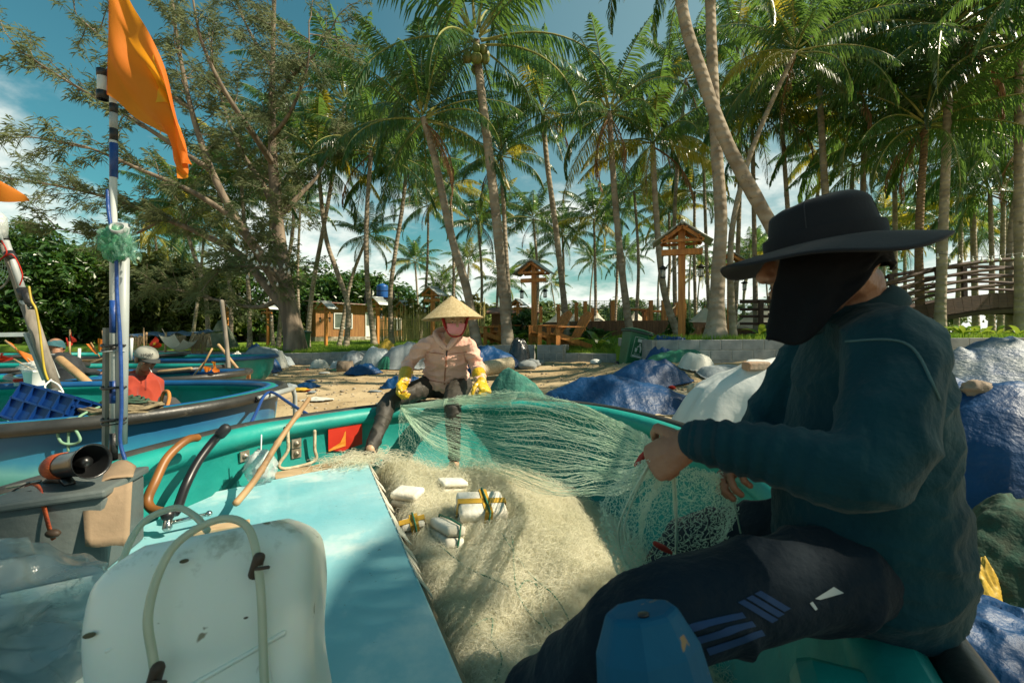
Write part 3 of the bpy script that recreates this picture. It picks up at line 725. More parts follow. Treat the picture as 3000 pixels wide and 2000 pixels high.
# lantern posts -------------------------------------------------------------
def lantern_post():
    t = thing('lantern_post', 'x', 'lantern post')
    b = MB(); b.box((0,0,1.30), (.15,.15,2.6)); obj('post', b, wood, t, bevel=.008, sm=False)
    b = MB(); b.box((0,-.078,2.08), (.86,.10,.13)); obj('crossarm', b, wood, t, bevel=.006, sm=False)
    b = MB()
    for y in (-.24, .24):
        b.beam((-.44,y,2.30), (0,y,2.62), .05, .07); b.beam((.44,y,2.30), (0,y,2.62), .05, .07); b.beam((-.40,y,2.31), (.40,y,2.31), .05, .06)
    for s in (-1, 1):
        for k in (.2, .75): b.beam((s * .46 * k, -.33, 2.655 - .34 * k), (s * .46 * k, .33, 2.655 - .34 * k), .04, .04)
    obj('truss', b, wood, t, sm=False)
    b = MB()
    for s in (-1, 1):
        def f(u, v, s=s):
            y = lerp(-.36, .36, u); x = s * lerp(.0, .62, v)
            return (x, y, 2.70 - abs(x) * .70 + .010 * math.cos(u * 2 * PI * 9))
        b.grid(f, 60, 3)
    obj('roof', b, zinc, t, solid=.012)
    b = MB(); b.loft([(0,-.37,2.70),(0,.37,2.70)], .05, 10, rnd=False); obj('ridge_cap', b, zinc, t)
    for s in (-1, 1):
        l = MB(); x = s * .40
        l.lathe([(.01,1.80),(.02,1.79),(.10,1.74),(.10,1.725),(.055,1.72),(.055,1.70)], (x,-.078,0), 12); l.loft([(x,-.078,1.80),(x,-.078,2.02)], .008, 5)
        for k in range(6): a = k * PI / 3; l.loft([(x + .055 * math.cos(a), -.078 + .055 * math.sin(a), 1.71), (x + .055 * math.cos(a), -.078 + .055 * math.sin(a), 1.53)], .005, 4)
        l.lathe([(.06,1.535),(.06,1.515),(.02,1.51)], (x,-.078,0), 12)
        o = obj('lantern', l, iron, t)
        g = MB(); g.lathe([(.045,1.70),(.048,1.62),(.04,1.54)], (x,-.078,0), 12); obj('glass', g, glassy, o)
    return t
lp0 = lantern_post()
LP = [(1997, 1001, 10.8, -.30, 'tallest wooden lantern post, standing right of the green bin', 1.02),
      (2138, 1000, 14.2, -.35, 'wooden lantern post half hidden behind the straight thick palm', 1.0),
      (1565, 1020, 14.6, -.42, 'wooden lantern post beside the wooden garden chairs', 1.0),
      (1268, 1005, 21, -.5, 'wooden lantern post just left of the point of the straw hat', 1.0),
      (1182, 1005, 30, -.6, 'small lantern post standing in front of the bamboo fence', 1.0),
      (1106, 1022, 25, -.6, 'lantern post between the two palms in front of the water tank', 1.0),
      (955, 1022, 26.5, -.5, 'lantern post in front of the cabin window', 1.0),
      (785, 1022, 28, -.4, 'lantern post just left of the conifer trunk', 1.0),
      (667, 1012, 30, -.3, 'yellow lantern post on the left lawn beside a palm trunk', 1.0),
      (567, 1010, 33, -.3, 'small lantern post behind the hammock', 1.0),
      (1517, 975, 24, -.5, 'distant lantern post above the round dark bush', .8)]
for i, (px, py, d, rz, lb, s) in enumerate(LP):
    o = lp0 if i == 0 else copy_tree(lp0)
    x = (px - 1500) / FPX * d
    o.location = (x, d, ground_z(x, d) - .05); o.rotation_euler = (0, 0, rz); o['label'] = lb; o['group'] = 'wooden lantern posts'
    h = {0: 2.85, 1: 2.75}.get(i, 2.75) * s; o.scale = (h / 2.75,) * 3

# cabin ---------------------------------------------------------------------
d0 = 33.0
c0 = at(925, 1000, d0); z0 = ground_z(c0.x, d0) - .15
t = thing('wooden_cabin', 'low wooden cabin with a white door and a white framed window', 'cabin', (c0.x, c0.y, z0))
dr = V((.80, .60, 0)).normalized(); bk = V((-.60, .80, 0)).normalized()
Lw, Dw, Hh = 6.6, 3.2, 2.9
def cab(u, v, z): return c0.xy.to_3d() + dr * u + bk * v + V((0, 0, z0 + z))
rotc = Matrix((dr, bk, V((0,0,1)))).transposed()
cabw = M('cabin_wood', (.36,.17,.055), (.27,.12,.04), rough=.6, scale=2, stretch=(5,5,.4), dirt_or_glare=((.2,.08,.03), .15, 2))
b = MB()
n = int(Lw / .16)
for i in range(n): b.box(cab((i + .5) * Lw / n, .03 + .008 * (i % 2), .45 + 1.2), (Lw / n - .006, .06, 2.4), rotc)
n = int(Dw / .16)
for i in range(n):
    b.box(cab(.03 + .008 * (i % 2), (i + .5) * Dw / n + .07, 1.65), (.06, Dw / n - .006, 2.4), rotc); b.box(cab(Lw - .03, (i + .5) * Dw / n + .07, 1.65), (.06, Dw / n - .006, 2.4), rotc)
b.box(cab(Lw / 2, Dw, 1.65), (Lw, .06, 2.4), rotc)
obj('wall', b, cabw, t, sm=False)
stone = M('rubble_stone', (.42,.37,.28), (.20,.17,.13), rough=.95, scale=4.5, bump=1, bscale=6)
b = MB(); b.box(cab(Lw / 2, Dw / 2, .22), (Lw + .1, Dw + .1, .5), rotc); obj('stone_base', b, stone, t, sm=False)
b = MB(); vs = [cab(-.35,-.55,2.95), cab(Lw+.35,-.55,2.80), cab(Lw+.35,Dw+.4,3.02), cab(-.35,Dw+.4,3.25)]
b.add([v for v in vs] + [v + V((0,0,.07)) for v in vs], [(3,2,1,0),(4,5,6,7),(0,1,5,4),(1,2,6,5),(2,3,7,6),(3,0,4,7)]); obj('roof', b, M('roof_sheet', (.30,.14,.11), (.38,.33,.30), rough=.6, scale=2), t, sm=False)
def opening(nm, u, z, wd, ht, kind):
    f = MB()
    for (a, c, sx, sz) in ((u - wd / 2, z + ht / 2, .07, ht), (u + wd / 2, z + ht / 2, .07, ht), (u, z + ht, wd + .07, .07), (u, z, wd + .07, .07), (u, z + ht / 2, .05, ht)): f.box(cab(a, -.015, c), (sx, .08, sz), rotc)
    o = obj(nm, f, white_p, t, sm=False)
    if kind == 'w':
        g = MB(); g.box(cab(u, 0, z + ht / 2), (wd - .06, .02, ht - .06), rotc); obj('pane', g, M('dull_glass', (.10,.13,.11), (.22,.25,.22), rough=.12, scale=1, spec=.8), o, sm=False)
    else:
        g = MB(); g.box(cab(u, 0, z + .5), (wd - .06, .03, 1.0), rotc); obj('panel', g, white_p, o, sm=False)
        g = MB(); g.box(cab(u, 0, z + 1.5), (wd - .06, .02, .95), rotc); obj('pane', g, MATS['dull_glass'], o, sm=False)
opening('window', 1.95, 1.1, 1.3, 1.1, 'w'); opening('door', 4.1, .30, .9, 2.0, 'd'); opening('window', 6.2, 1.0, .6, .9, 'w')

# water tank ------------------------------------------------------------------
p = at(1120, 905, 36); zt = ground_z(p.x, 36); zb = at(0, 873, 36).z
t = thing('water_tank', 'blue plastic water tank on a black steel stand', 'water tank', (p.x, 36, zt))
b = MB(); bw = M('tank_blue', (.01,.09,.33), rough=.4, scale=4)
b.lathe([(.0,zb),(.40,zb),(.44,zb+.04)] + [(.44 + .012 * (k % 2), zb + .08 + k * .075) for k in range(12)] + [(.40,zb+1.02),(.20,zb+1.09),(.18,zb+1.13),(0,zb+1.13)], (p.x,36,0), 24, cap=False); obj('tank', b, bw, t)
b = MB()
for sx in (-1.1, 1.1):
    for sy in (-.8, .8):
        b.beam((p.x+sx,36+sy,zt),(p.x+sx,36+sy,zb+.55 if sy < 0 else zb + .55),.06)
    b.beam((p.x+sx,35.2,zb-.05),(p.x+sx,36.8,zb-.05),.06)
for sy in (-.8,.8):
    for z in (zb-.05, zb+.5, zb-.6): b.beam((p.x-1.1,36+sy,z),(p.x+1.1,36+sy,z),.05)
    b.beam((p.x-1.1,36+sy,zb-.9),(p.x+1.1,36+sy,zb-.1),.04); b.beam((p.x+1.1,36+sy,zb-.9),(p.x-1.1,36+sy,zb-.1),.04)
b.box((p.x,36,zb-.02),(2.1,1.5,.03)); obj('stand', b, iron, t, sm=False)

# low bungalow roof behind the fence
def bungalow(label, px0, px1, pyt, pyb, d, wallm, roofm):
    a, c = at(px0, pyt, d), at(px1, pyt, d); z0 = ground_z((a.x + c.x) / 2, d) - .1; W = c.x - a.x; zt = a.z
    t = thing('bungalow', label, 'house', ((a.x + c.x) / 2, d, z0))
    b = MB(); b.box(((a.x + c.x) / 2, d + 1.6, (z0 + zt) / 2 - .1), (W, 3, zt - z0 - .2)); obj('wall', b, wallm, t, sm=False)
    b = MB(); x0, x1 = a.x - .3, c.x + .3
    b.add([(x0,d-.4,zt-.25),(x1,d-.4,zt-.25),(x1,d+1.6,zt+.15),(x0,d+1.6,zt+.15),(x0,d-.4,zt-.17),(x1,d-.4,zt-.17),(x1,d+1.6,zt+.23),(x0,d+1.6,zt+.23)], [(3,2,1,0),(4,5,6,7),(0,1,5,4),(1,2,6,5),(2,3,7,6),(3,0,4,7)])
    obj('roof', b, roofm, t, sm=False)
    dd = MB(); dd.box(((a.x + c.x) / 2 + W * .15, d + .08, z0 + 1.0), (.8, .06, 1.9)); obj('door', dd, wood_d, t, sm=False)
bungalow('dark brown plank house behind the round dark bush', 1440, 1570, 908, 960, 27, wood_d, M('brown_roof', (.16,.08,.05), rough=.7, scale=3))
bungalow('far shed with a pale blue roof behind the bamboo fence', 1205, 1300, 908, 940, 44, M('shed_wall', (.35,.33,.28), rough=.9), M('pale_blue_roof', (.35,.45,.50), rough=.5, scale=2))

# bamboo fence ------------------------------------------------------------------
bam = M('bamboo_cane', (.60,.48,.20), (.40,.33,.12), rough=.55, scale=6, stretch=(2,2,.3))
a, c = at(1085, 0, 31), at(1420, 0, 26)
t = thing('bamboo_fence', 'thin bamboo cane fence with leafy tops right of the cabin', 'fence', (a.x, a.y, ground_z(a.x, a.y)))
b = MB(); lf = MB(); random.seed(6)
for i in range(190):
    f = i / 189; x, y = lerp(a.x, c.x, f), lerp(a.y, c.y, f) + random.uniform(-.12, .12); z = ground_z(x, y); h = random.uniform(1.5, 2.5)
    b.loft([(x, y, z - .05), (x + random.uniform(-.08, .08), y, z + h)], [.026, .015], 5, cap=False)
for z in (.75, 1.35): b.loft([(a.x, a.y - .14, ground_z(a.x, a.y) + z), ((a.x + c.x) / 2, (a.y + c.y) / 2 - .14, ground_z((a.x + c.x) / 2, (a.y + c.y) / 2) + z), (c.x, c.y - .14, ground_z(c.x, c.y) + z)], .02, 5)
obj('cane', b, bam, t)
cl = MB()
for i in range(22):
    f = (i + .5) / 22; x, y = lerp(a.x, c.x, f), lerp(a.y, c.y, f) + .25; q = leaf_cloud(300 + i, .42, .25, .55, 9, 60, .075, cz=2.15 + .2 * math.sin(i * 1.7)); z = ground_z(x, y)
    k = len(cl.v); cl.v.extend([(p_[0] + x, p_[1] + y, p_[2] + z) for p_ in q.v]); cl.f.extend([tuple(w_ + k for w_ in f_) for f_ in q.f])
cl.m = [0] * len(cl.f)
obj('foliage', cl, M('bamboo_leaf', (.12,.15,.025), (.22,.22,.05), rough=.6, transl=.35, scale=1), t, sm=False)
# concrete far wall at the left
a, c = at(560, 0, 36), at(800, 0, 34)
t = MB(); z = ground_z(a.x, 36)
for i in range(8):
    f0, f1 = i / 8, (i + 1) / 8; m = a.lerp(c, (f0 + f1) / 2); dx = (c - a).xy.to_3d(); Ln = dx.length / 8; dx.normalize()
    t.box((m.x, m.y, z + .62), (Ln - .02, .12, 1.3), Matrix((dx, V((-dx.y, dx.x, 0)), V((0,0,1)))).transposed())
a2 = at(430, 0, 36)
t.box(((a.x + a2.x) / 2, 36, z + .6), (a.x - a2.x, .12, 1.25))
tag(obj('concrete_wall', t, M('pale_concrete', (.44,.43,.39), (.33,.32,.29), rough=.9, scale=1, dirt_or_glare=((.2,.19,.17), .25, 1)), loc=(a.x, a.y, z), sm=False), 'pale concrete boundary wall behind the left lawn', 'wall')

# plank platform with rope posts ------------------------------------------------------
pts = [at(1590, 0, 19.5), at(1668, 0, 17.4), at(1700, 0, 16.6), at(1770, 0, 16.0), at(1860, 0, 15.7), at(1945, 0, 15.6), at(1962, 0, 16.0), at(2010, 0, 17.6), at(2080, 0, 19.5)]
pts = [V((p.x, p.y, 0)) for p in pts]
zt = at(0, 944, 15.8).z
t = thing('plank_platform', 'raised dark plank platform behind the green bin', 'deck', (pts[3].x, pts[3].y, ground_z(pts[3].x, pts[3].y)))
b = MB(); sp = spline(pts, 8)
acc = 0; last = sp[0]
for q in sp[1:]:
    seg = q - last; n = max(1, int(seg.length / .13)); dx = seg.normalized(); rt = Matrix((dx, V((-dx.y, dx.x, 0)), V((0,0,1)))).transposed()
    for i in range(n):
        m = last.lerp(q, (i + .5) / n); zb = ground_z(m.x, m.y) - .1; b.box((m.x, m.y, (zt + zb) / 2 + random.uniform(-.008, .008)), (seg.length / n - .004, .035 + random.uniform(0, .01), zt - zb), rt)
    last = q
obj('skirting', b, wood_d, t, sm=False)
b = MB(); poly = [(p.x, p.y + .0) for p in sp] + [(8, 30), (2.4, 30)]; b.prism(poly, zt, zt + .06); obj('floor', b, wood_d, t, sm=False)
prev = None; ropes = MB()
for px, dd in ((1585,20),(1637,18.4),(1690,17.0),(1716,16.5),(1737,21),(1797,16.1),(1910,15.9),(1947,15.9),(1985,17.2),(2008,18)):
    q = at(px, 0, dd); h = .72
    pb = MB(); pb.box((q.x, q.y + .12, zt + .06 + h / 2), (.13, .13, h)); obj('post', pb, wood, t, sm=False, bevel=.01)
    cur = V((q.x, q.y + .12, zt + h))
    if prev and px not in (1737,): ropes.loft([prev.lerp(cur, k / 8) - V((0, 0, .22 * (1 - (k / 4 - 1) ** 2))) for k in range(9)], .017, 5)
    if px != 1737: prev = cur
obj('rope', ropes, rope_m, t)
# tables on the platform
def cafe_table(label, px, d, w=.9):
    q = at(px, 0, d); t = thing('wooden_table', label, 'table', (q.x, q.y, zt + .06)); z = zt + .06
    b = MB(); b.box((q.x, q.y, z + .44), (w, .6, .05)); obj('table_top', b, wood, t, sm=False)
    for sx in (-1, 1):
        for sy in (-1, 1):
            b = MB(); b.box((q.x + sx * w * .42, q.y + sy * .24, z + .21), (.06, .06, .42)); obj('leg', b, wood, t, sm=False)
cafe_table('low wooden table on the platform nearest the rope corner', 1865, 17.2); cafe_table('low wooden table on the platform behind the green bin', 1925, 18.5, 1.2)

# bell tents
canvas = M('tent_canvas', (.80,.74,.62), (.70,.63,.50), rough=.9, scale=2, transl=.3, bump=.3, bscale=4, dirt_or_glare=((.40,.33,.24), .15, 1.2))
def tent(label, px, pyt, pyb, wpx, d, rz=0):
    q = at(px, pyb, d); h = (pyb - pyt) / FPX * d; r = wpx / 2 / FPX * d; z = q.z
    t = thing('bell_tent', label, 'tent', (q.x, d, z)); b = MB(); n = 12; vs = [(q.x, d, z + h)]
    for k, (rr, zz_) in enumerate(((.10,.90),(.34,.60),(.64,.32),(.97,.10),(1.0,.0))):
        for j in range(n * 3):
            a = 2 * PI * j / (n * 3) + rz; w_ = 1 - (.05 * (1 - abs(math.cos(a * n / 2))) if k < 4 else .03) - (.06 if j % 3 else 0) * (rr * .8)
            vs.append((q.x + math.cos(a) * r * rr * w_, d + math.sin(a) * r * rr * w_, z + h * zz_))
    m = n * 3; fs = [(0, 1 + j, 1 + (j + 1) % m) for j in range(m)] + [(1 + k * m + j, 1 + (k + 1) * m + j, 1 + (k + 1) * m + (j + 1) % m, 1 + k * m + (j + 1) % m) for k in range(4) for j in range(m)]
    b.add(vs, fs); obj('canvas', b, canvas, t, sm=False)
    b = MB(); b.loft([(q.x, d, z), (q.x, d, z + h + .06)], .03, 6); obj('pole', b, wood, t)
    g = MB()
    for j in range(6):
        a = rz + j * PI / 3 + .2; g.loft([(q.x + math.cos(a) * r * .97, d + math.sin(a) * r * .97, z + h * .1), (q.x + math.cos(a) * r * 1.3, d + math.sin(a) * r * 1.3, z)], .012, 4)
    obj('guy_rope', g, rope_m, t)
    if pyb < 968:
        zg = ground_z(q.x, d) - .2; f = MB(); f.lathe([(r * 1.25, zg), (r * 1.25, z - .01), (0, z - .01)], (q.x, d, 0), 16, cap=False)
        tag(obj('tent_platform', f, wood_d, loc=(q.x, d, zg), sm=False), 'round plank base under the ' + label, 'platform')
tent('white bell tent nearest the tallest palm trunk', 1640, 908, 952, 95, 22); tent('second white bell tent on the plank platform side', 1684, 915, 952, 80, 25); tent('small white bell tent half hidden by palm trunks', 1750, 915, 950, 70, 27)
tent('distant tent top showing over the tables', 1862, 910, 944, 70, 27); tent('pale tent behind the straight thick palm', 2065, 900, 960, 150, 20, .3); tent('pale tent behind the tallest lantern post', 2000, 925, 965, 90, 21, .1)
tent('big cream bell tent beside the face of the seated man', 2232, 884, 962, 180, 19, .2)

# green netting fence behind the tents
net_g = M('green_mesh', (.03,.09,.05), (.05,.12,.06), rough=.8, scale=4)
b = MB()
t = thing('green_net_fence', 'dark green net fence stretched behind the bell tents', 'fence', (9, 30, ground_z(9, 30)))
for i in range(24): b.loft([(3.5, 30.5, 1.3 + i * .09), (11, 30, 1.3 + i * .09 - .05 * math.sin(i)), (22, 29, 1.35 + i * .09)], .014, 4, cap=False)
for i in range(120): x = 3.5 + i * .155; b.loft([(x, 30.4 - i * .012, 1.2), (x, 30.4 - i * .012, 3.42)], .008, 3, cap=False)
obj('netting', b, net_g, t)
for i in range(7):
    x = 3.5 + i * 3.05; q = MB(); q.loft([(x, 30.5 - i * .22, 1.0), (x, 30.5 - i * .22, 3.5)], .04, 6); obj('post', q, iron, t)

# adirondack chairs -------------------------------------------------------------
def garden_chair():
    t = thing('garden_chair', 'x', 'garden chair')
    b = MB()
    for i in range(7): y = -.28 + i * .085; b.box((0, y, .36 - (y + .28) * .22), (.54, .075, .022), Matrix.Rotation(-.22, 3, 'X'))
    obj('seat', b, wood, t, sm=False)
    b = MB()
    for i in range(7):
        x = (i - 3) * .08; h = .82 - .012 * (i - 3) ** 2
        b.beam((x * .8, .26, .24), (x * 1.15, .26 + h * .50, .24 + h * .87), .072, .022, up=V((0,-1,.5)))
    b.beam((-.26,.44,.5),(.26,.44,.5),.03,.05); obj('backrest', b, wood, t, sm=False)
    for s in (-1, 1):
        b = MB(); b.box((s * .34, -.02, .56), (.13, .72, .025)); obj('armrest', b, wood, t, sm=False, bevel=.006)
        b = MB(); b.box((s * .29, -.32, .275), (.035, .11, .55)); obj('leg', b, wood, t, sm=False)
        b = MB(); b.beam((s * .26, -.30, .36), (s * .26, .62, .05), .03, .13); obj('leg', b, wood, t, sm=False)
    return t
ch0 = garden_chair()
for i, (px, d, rz, lb) in enumerate(((1655, 12.9, -1.25, 'wooden slatted chair at the lawn edge, rightmost of the four'), (1600, 13.4, -1.2, 'wooden slatted chair partly behind the lantern post'), (1437, 15.2, -1.05, 'wooden slatted chair beside the blue tarpaulin behind the woman'), (1480, 15.6, -1.1, 'wooden slatted chair behind the tallest palm trunk'))):
    o = ch0 if i == 0 else copy_tree(ch0); x = (px - 1500) / FPX * d
    o.location = (x, d, ground_z(x, d) - .02); o.rotation_euler = (0, 0, rz + PI * 0); o.scale = (1.12,) * 3; o['label'] = lb; o['group'] = 'wooden garden chairs'

# footbridge --------------------------------------------------------------------
D = 13.6; t = thing('arched_footbridge', 'dark wooden arched footbridge with slatted railings', 'bridge', (14, D, ground_z(14, D)))
def dk(u): x = lerp(7.2, 22.2, u); return V((x, D, max(1.3, 2.40 - .040 * (x - 14.7) ** 2)))
b = MB()
N = 60
for i in range(N):
    a, c = dk(i / N), dk((i + 1) / N); m = (a + c) / 2; s = (c - a); ang = math.atan2(s.z, s.x)
    b.box((m.x, D, m.z), (s.length * .96, 1.5, .05), Matrix.Rotation(-ang, 3, 'Y'))
    b.box((m.x, D - .77, m.z - .13 + random.uniform(-.008, .008)), (s.length * .97, .03, .42), Matrix.Rotation(-ang, 3, 'Y'))
obj('deck', b, wood_b, t, sm=False)
b = MB()
for y in (-.6, .6): b.loft([dk(i / 20) + V((0, y, -.40)) for i in range(21)], (.08, .12), 6, rnd=False)
obj('beam', b, M('bridge_beam', (.05,.035,.03), rough=.8), t, sm=False)
for y, nm in ((-.80, 'railing'), (.78, 'railing')):
    b = MB()
    for z in (.30, .53, .75, 1.0):
        b.loft([dk(i / 30) + V((0, y, z)) for i in range(31)], (.022, .045 if z < .9 else .055), 4, rnd=False, up=(0,0,1))
    r = obj(nm, b, wood_b, t, sm=False)
    for i in range(7):
        u = (i + .3) / 7; q = dk(u); sl_ = (dk(u + .01) - dk(u - .01)).normalized(); nrm = V((-sl_.z, 0, sl_.x))
        p_ = MB(); p_.beam(q + V((0, y - .04, -.25)), q + V((0, y - .04, 0)) + nrm * 1.06, .13, .09, up=V((0,1,0))); obj('post', p_, wood_b, t, sm=False)

# string lights
bulb_m = M('bulb_glass', (.8,.8,.76), rough=.2, spec=.7)
def string_light(label, pts, n, r=.04):
    t = thing('string_light', label, 'string lights', pts[0]); sp = spline(pts, 10); b = MB(); b.loft(sp, .006, 4); obj('wire', b, iron, t)
    for i in range(n):
        q = sp[int((i + .5) / n * (len(sp) - 1))]; b = MB(); b.ell(q - V((0,0,.09)), (r, r, r * 1.3), n=8, k=6); b.loft([q, q - V((0,0,.06))], r * .4, 5); obj('bulb', b, bulb_m, t)
string_light('white bulbs strung among the conifer limbs', [at(690,690,15), at(740,760,15), at(790,770,15.2), at(850,790,15.2), at(760,730,15), at(720,800,15), at(830,830,15.2)], 24, .045)
string_light('white bulbs strung above the bridge railing', [at(2740,742,11), at(2860,752,11), at(2930,748,11), at(3050,735,11)], 11, .03)
# ---------------------------------------------------------------- boats
turq = M('turquoise_gelcoat', (.012,.30,.26), (.008,.24,.215), rough=.38, scale=3, detail=6, bump=.25, bscale=14, spec=.5, dirt_or_glare=((.05,.17,.15), .22, 4), coat=.15, speck=((.25,.22,.15), .72, 14))
turq_in = M('turquoise_inside', (.010,.27,.235), (.006,.20,.18), rough=.5, scale=2.2, detail=7, bump=.35, bscale=10, spec=.45, dirt_or_glare=((.03,.13,.11), .3, 2.5), speck=((.10,.10,.07), .73, 22))
blackpipe = M('black_pipe', (.022,.023,.022), (.04,.04,.037), rough=.42, scale=5, bump=.2, bscale=30, dirt_or_glare=((.16,.15,.12), .22, 9), spec=.5)
bluepaint = M('blue_paint', (.01,.10,.27), (.006,.07,.2), rough=.4, scale=3, dirt_or_glare=((.06,.16,.22), .2, 4))
def ring_normals(p):
    n = len(p); out = []
    for i in range(n):
        t = (p[(i + 1) % n] - p[i - 1]); t.z = 0; t.normalize(); out.append(V((t.y, -t.x, 0)))
    a = sum(p[i].x * p[(i + 1) % n].y - p[(i + 1) % n].x * p[i].y for i in range(n))
    return out if a > 0 else [-q for q in out]
OUT = [(.005,-.0),(.03,-.015),(.035,-.05),(.02,-.16),(.0,-.34),(-.07,-.52),(-.2,-.67),(-.42,-.755)]
INN = [(-.46,-.70),(-.24,-.62),(-.115,-.48),(-.06,-.30),(-.04,-.125),(-.05,-.108),(-.078,-.09),(-.092,-.055),(-.082,-.018),(-.05,.003)]
def hull(parent, ring, zr, hs=1.0, mo=None, mi=None, name='hull', fl=None):
    nr = ring_normals(ring); n = len(ring)
    def sheet(prof, flip, mat, nm):
        b = MB(); vs = []
        for o, z in prof:
            for p, q in zip(ring, nr): vs.append((p.x + q.x * o, p.y + q.y * o, zr + p.z + z * hs))
        k = len(prof); fs = []
        for i in range(k - 1):
            for j in range(n):
                j2 = (j + 1) % n; f = (i * n + j, i * n + j2, (i + 1) * n + j2, (i + 1) * n + j); fs.append(f)
        e = (k - 1) if not flip else 0
        c = sum(ring, V((0,0,0))) / n; vs.append((c.x, c.y, zr + prof[-1 if not flip else 0][1] * hs)); ci = len(vs) - 1
        for j in range(n): fs.append((e * n + j, e * n + (j + 1) % n, ci))
        b.add(vs, fs); return obj(nm, b, mat, parent)
    sheet(OUT, False, mo, name); sheet(INN + [OUT[0]], True, mi, 'lining')
RIM = .773
ctrl = [(-.34,3.85),(.28,3.77),(.66,3.51),(.93,3.03),(1.06,2.4),(1.02,1.65),(.84,1.1),(.70,.78),(.42,.25),(-.05,-.05),(-.7,-.15),(-1.3,.2),(-1.68,.85),(-1.80,1.45),(-1.77,2.06),(-1.64,2.71),(-1.46,3.02),(-.96,3.55)]
ring = spline([V((x, y, 0)) for x, y in ctrl], 6, closed=True)
boat = thing('basket_boat', 'turquoise fibreglass basket boat full of fishing net that both net menders sit on', 'boat', (-.35, 1.9, 0))
hull(boat, ring, RIM, 1.0, turq, turq_in)
nr = ring_normals(ring)
b = MB(); b.loft([p + q * .078 + V((0, 0, RIM - .035)) for p, q in zip(ring, nr)] + [ring[0] + nr[0] * .078 + V((0, 0, RIM - .035))], .043, 12, cap=False); obj('fender_pipe', b, blackpipe, boat)
# deck board with a broken edge strip
deckm = M('deck_paint', (.17,.46,.53), (.40,.64,.67), rough=.34, scale=1.2, detail=8, bump=.35, bscale=7, spec=.7, dirt_or_glare=((.66,.76,.73), .55, 1.3), coat=.3, speck=((.10,.17,.16), .71, 26))  # whitish blotches stand for sun glare on the deck as well as worn paint
DZ = .50
edge = [(-.94,2.98),(-.80,2.66),(-.66,2.34),(-.50,1.98),(-.38,1.70),(-.26,1.43),(-.116,1.10),(.16,.46)]
deck_poly = edge + [(-.2,.2),(-.9,.12),(-1.40,.55),(-1.60,1.0),(-1.66,1.5),(-1.62,2.0),(-1.56,2.36),(-1.58,2.42),(-1.50,2.50),(-1.42,2.60),(-1.36,2.63),(-1.24,2.74)]
b = MB(); b.prism(deck_poly, DZ - .035, DZ); obj('deck_board', b, deckm, boat, sm=False, bevel=.008)
b = MB()
for (x0, y0), (x1, y1) in zip(edge[:-1], edge[1:]): b.beam((x0 + .012, y0 - .01, DZ - .075), (x1 + .012, y1 - .01, DZ - .075), .03, .075)
obj('deck_edge', b, M('bare_plank', (.30,.22,.13), (.19,.14,.08), rough=.85, scale=3, stretch=(4,1,4), bump=.5, bscale=30), boat, sm=False)
b = MB(); random.seed(3)
for i in range(5):
    for k in range(4):
        f0, f1 = (k + .05) / 4, (k + .9) / 4; (x0, y0), (x1, y1) = edge[i], edge[i + 1]
        p0 = V((lerp(x0, x1, f0), lerp(y0, y1, f0), DZ)); p1 = V((lerp(x0, x1, f1), lerp(y0, y1, f1), DZ)); dn = V((.03 + random.uniform(0, .02), .012, -.05 - random.uniform(0, .035)))
        if i == 4 and k > 1: continue
        b.add([p0 + V((-.006,0,.004)), p1 + V((-.006,0,.004)), p1 + dn, p0 + dn * random.uniform(.6, 1)], [(0, 1, 2, 3)])
obj('peeling_strip', b, M('pale_glassfibre', (.62,.60,.50), (.45,.43,.35), rough=.7, scale=8, bump=.5), boat, sm=False, solid=.004)
b = MB(); b.beam((-1.44,2.74,DZ-.03),(-.98,3.12,DZ-.03),.13,.03); obj('ledge_plank', b, M('pine_plank', (.46,.33,.19), (.36,.25,.14), rough=.8, scale=3, stretch=(2,6,6)), boat, sm=False, bevel=.004)
b = MB(); b.beam((-1.30,1.86,DZ+.022),(-1.12,1.94,DZ+.022),.06,.04); obj('ledge_plank', b, MATS['pine_plank'], boat, sm=False, bevel=.004)
# bolted plates on the inside of the hull
steel = M('bolt_steel', (.45,.42,.36), (.30,.26,.2), rough=.4, metal=.7, scale=10)
def wallpt(px, py, off=.045):
    """point on the inside of the big hull seen at a bearing"""
    best = None
    for i, p in enumerate(ring):
        q = p - nr[i] * off
        if q.y < 1.2 or q.x > .2: continue
        e = abs(1500 + q.x / q.y * FPX - px)
        if best is None or e < best[0]: best = (e, q, nr[i])
    q, n_ = best[1], best[2]; z = CAMZ - (py - HOR) / FPX * q.y
    return V((q.x, q.y, z)), -n_
for px, py in ((707,1335),(853,1298),(858,1327)):
    q, n_ = wallpt(px, py, .058); tz = V((-n_.y, n_.x, 0)); rt = Matrix((tz, n_, V((0,0,1)))).transposed()
    b = MB(); b.box(q, (.062,.012,.058), rt); o = obj('bolt_plate', b, steel, boat, sm=False)
    b = MB(); ry = n_.to_track_quat('Z', 'Y').to_matrix(); b.lathe([(.018,0),(.018,.012),(.009,.012),(.009,.022),(.0,.022)], q + n_ * .004, 10, ry, cap=False); obj('bolt', b, steel, o)
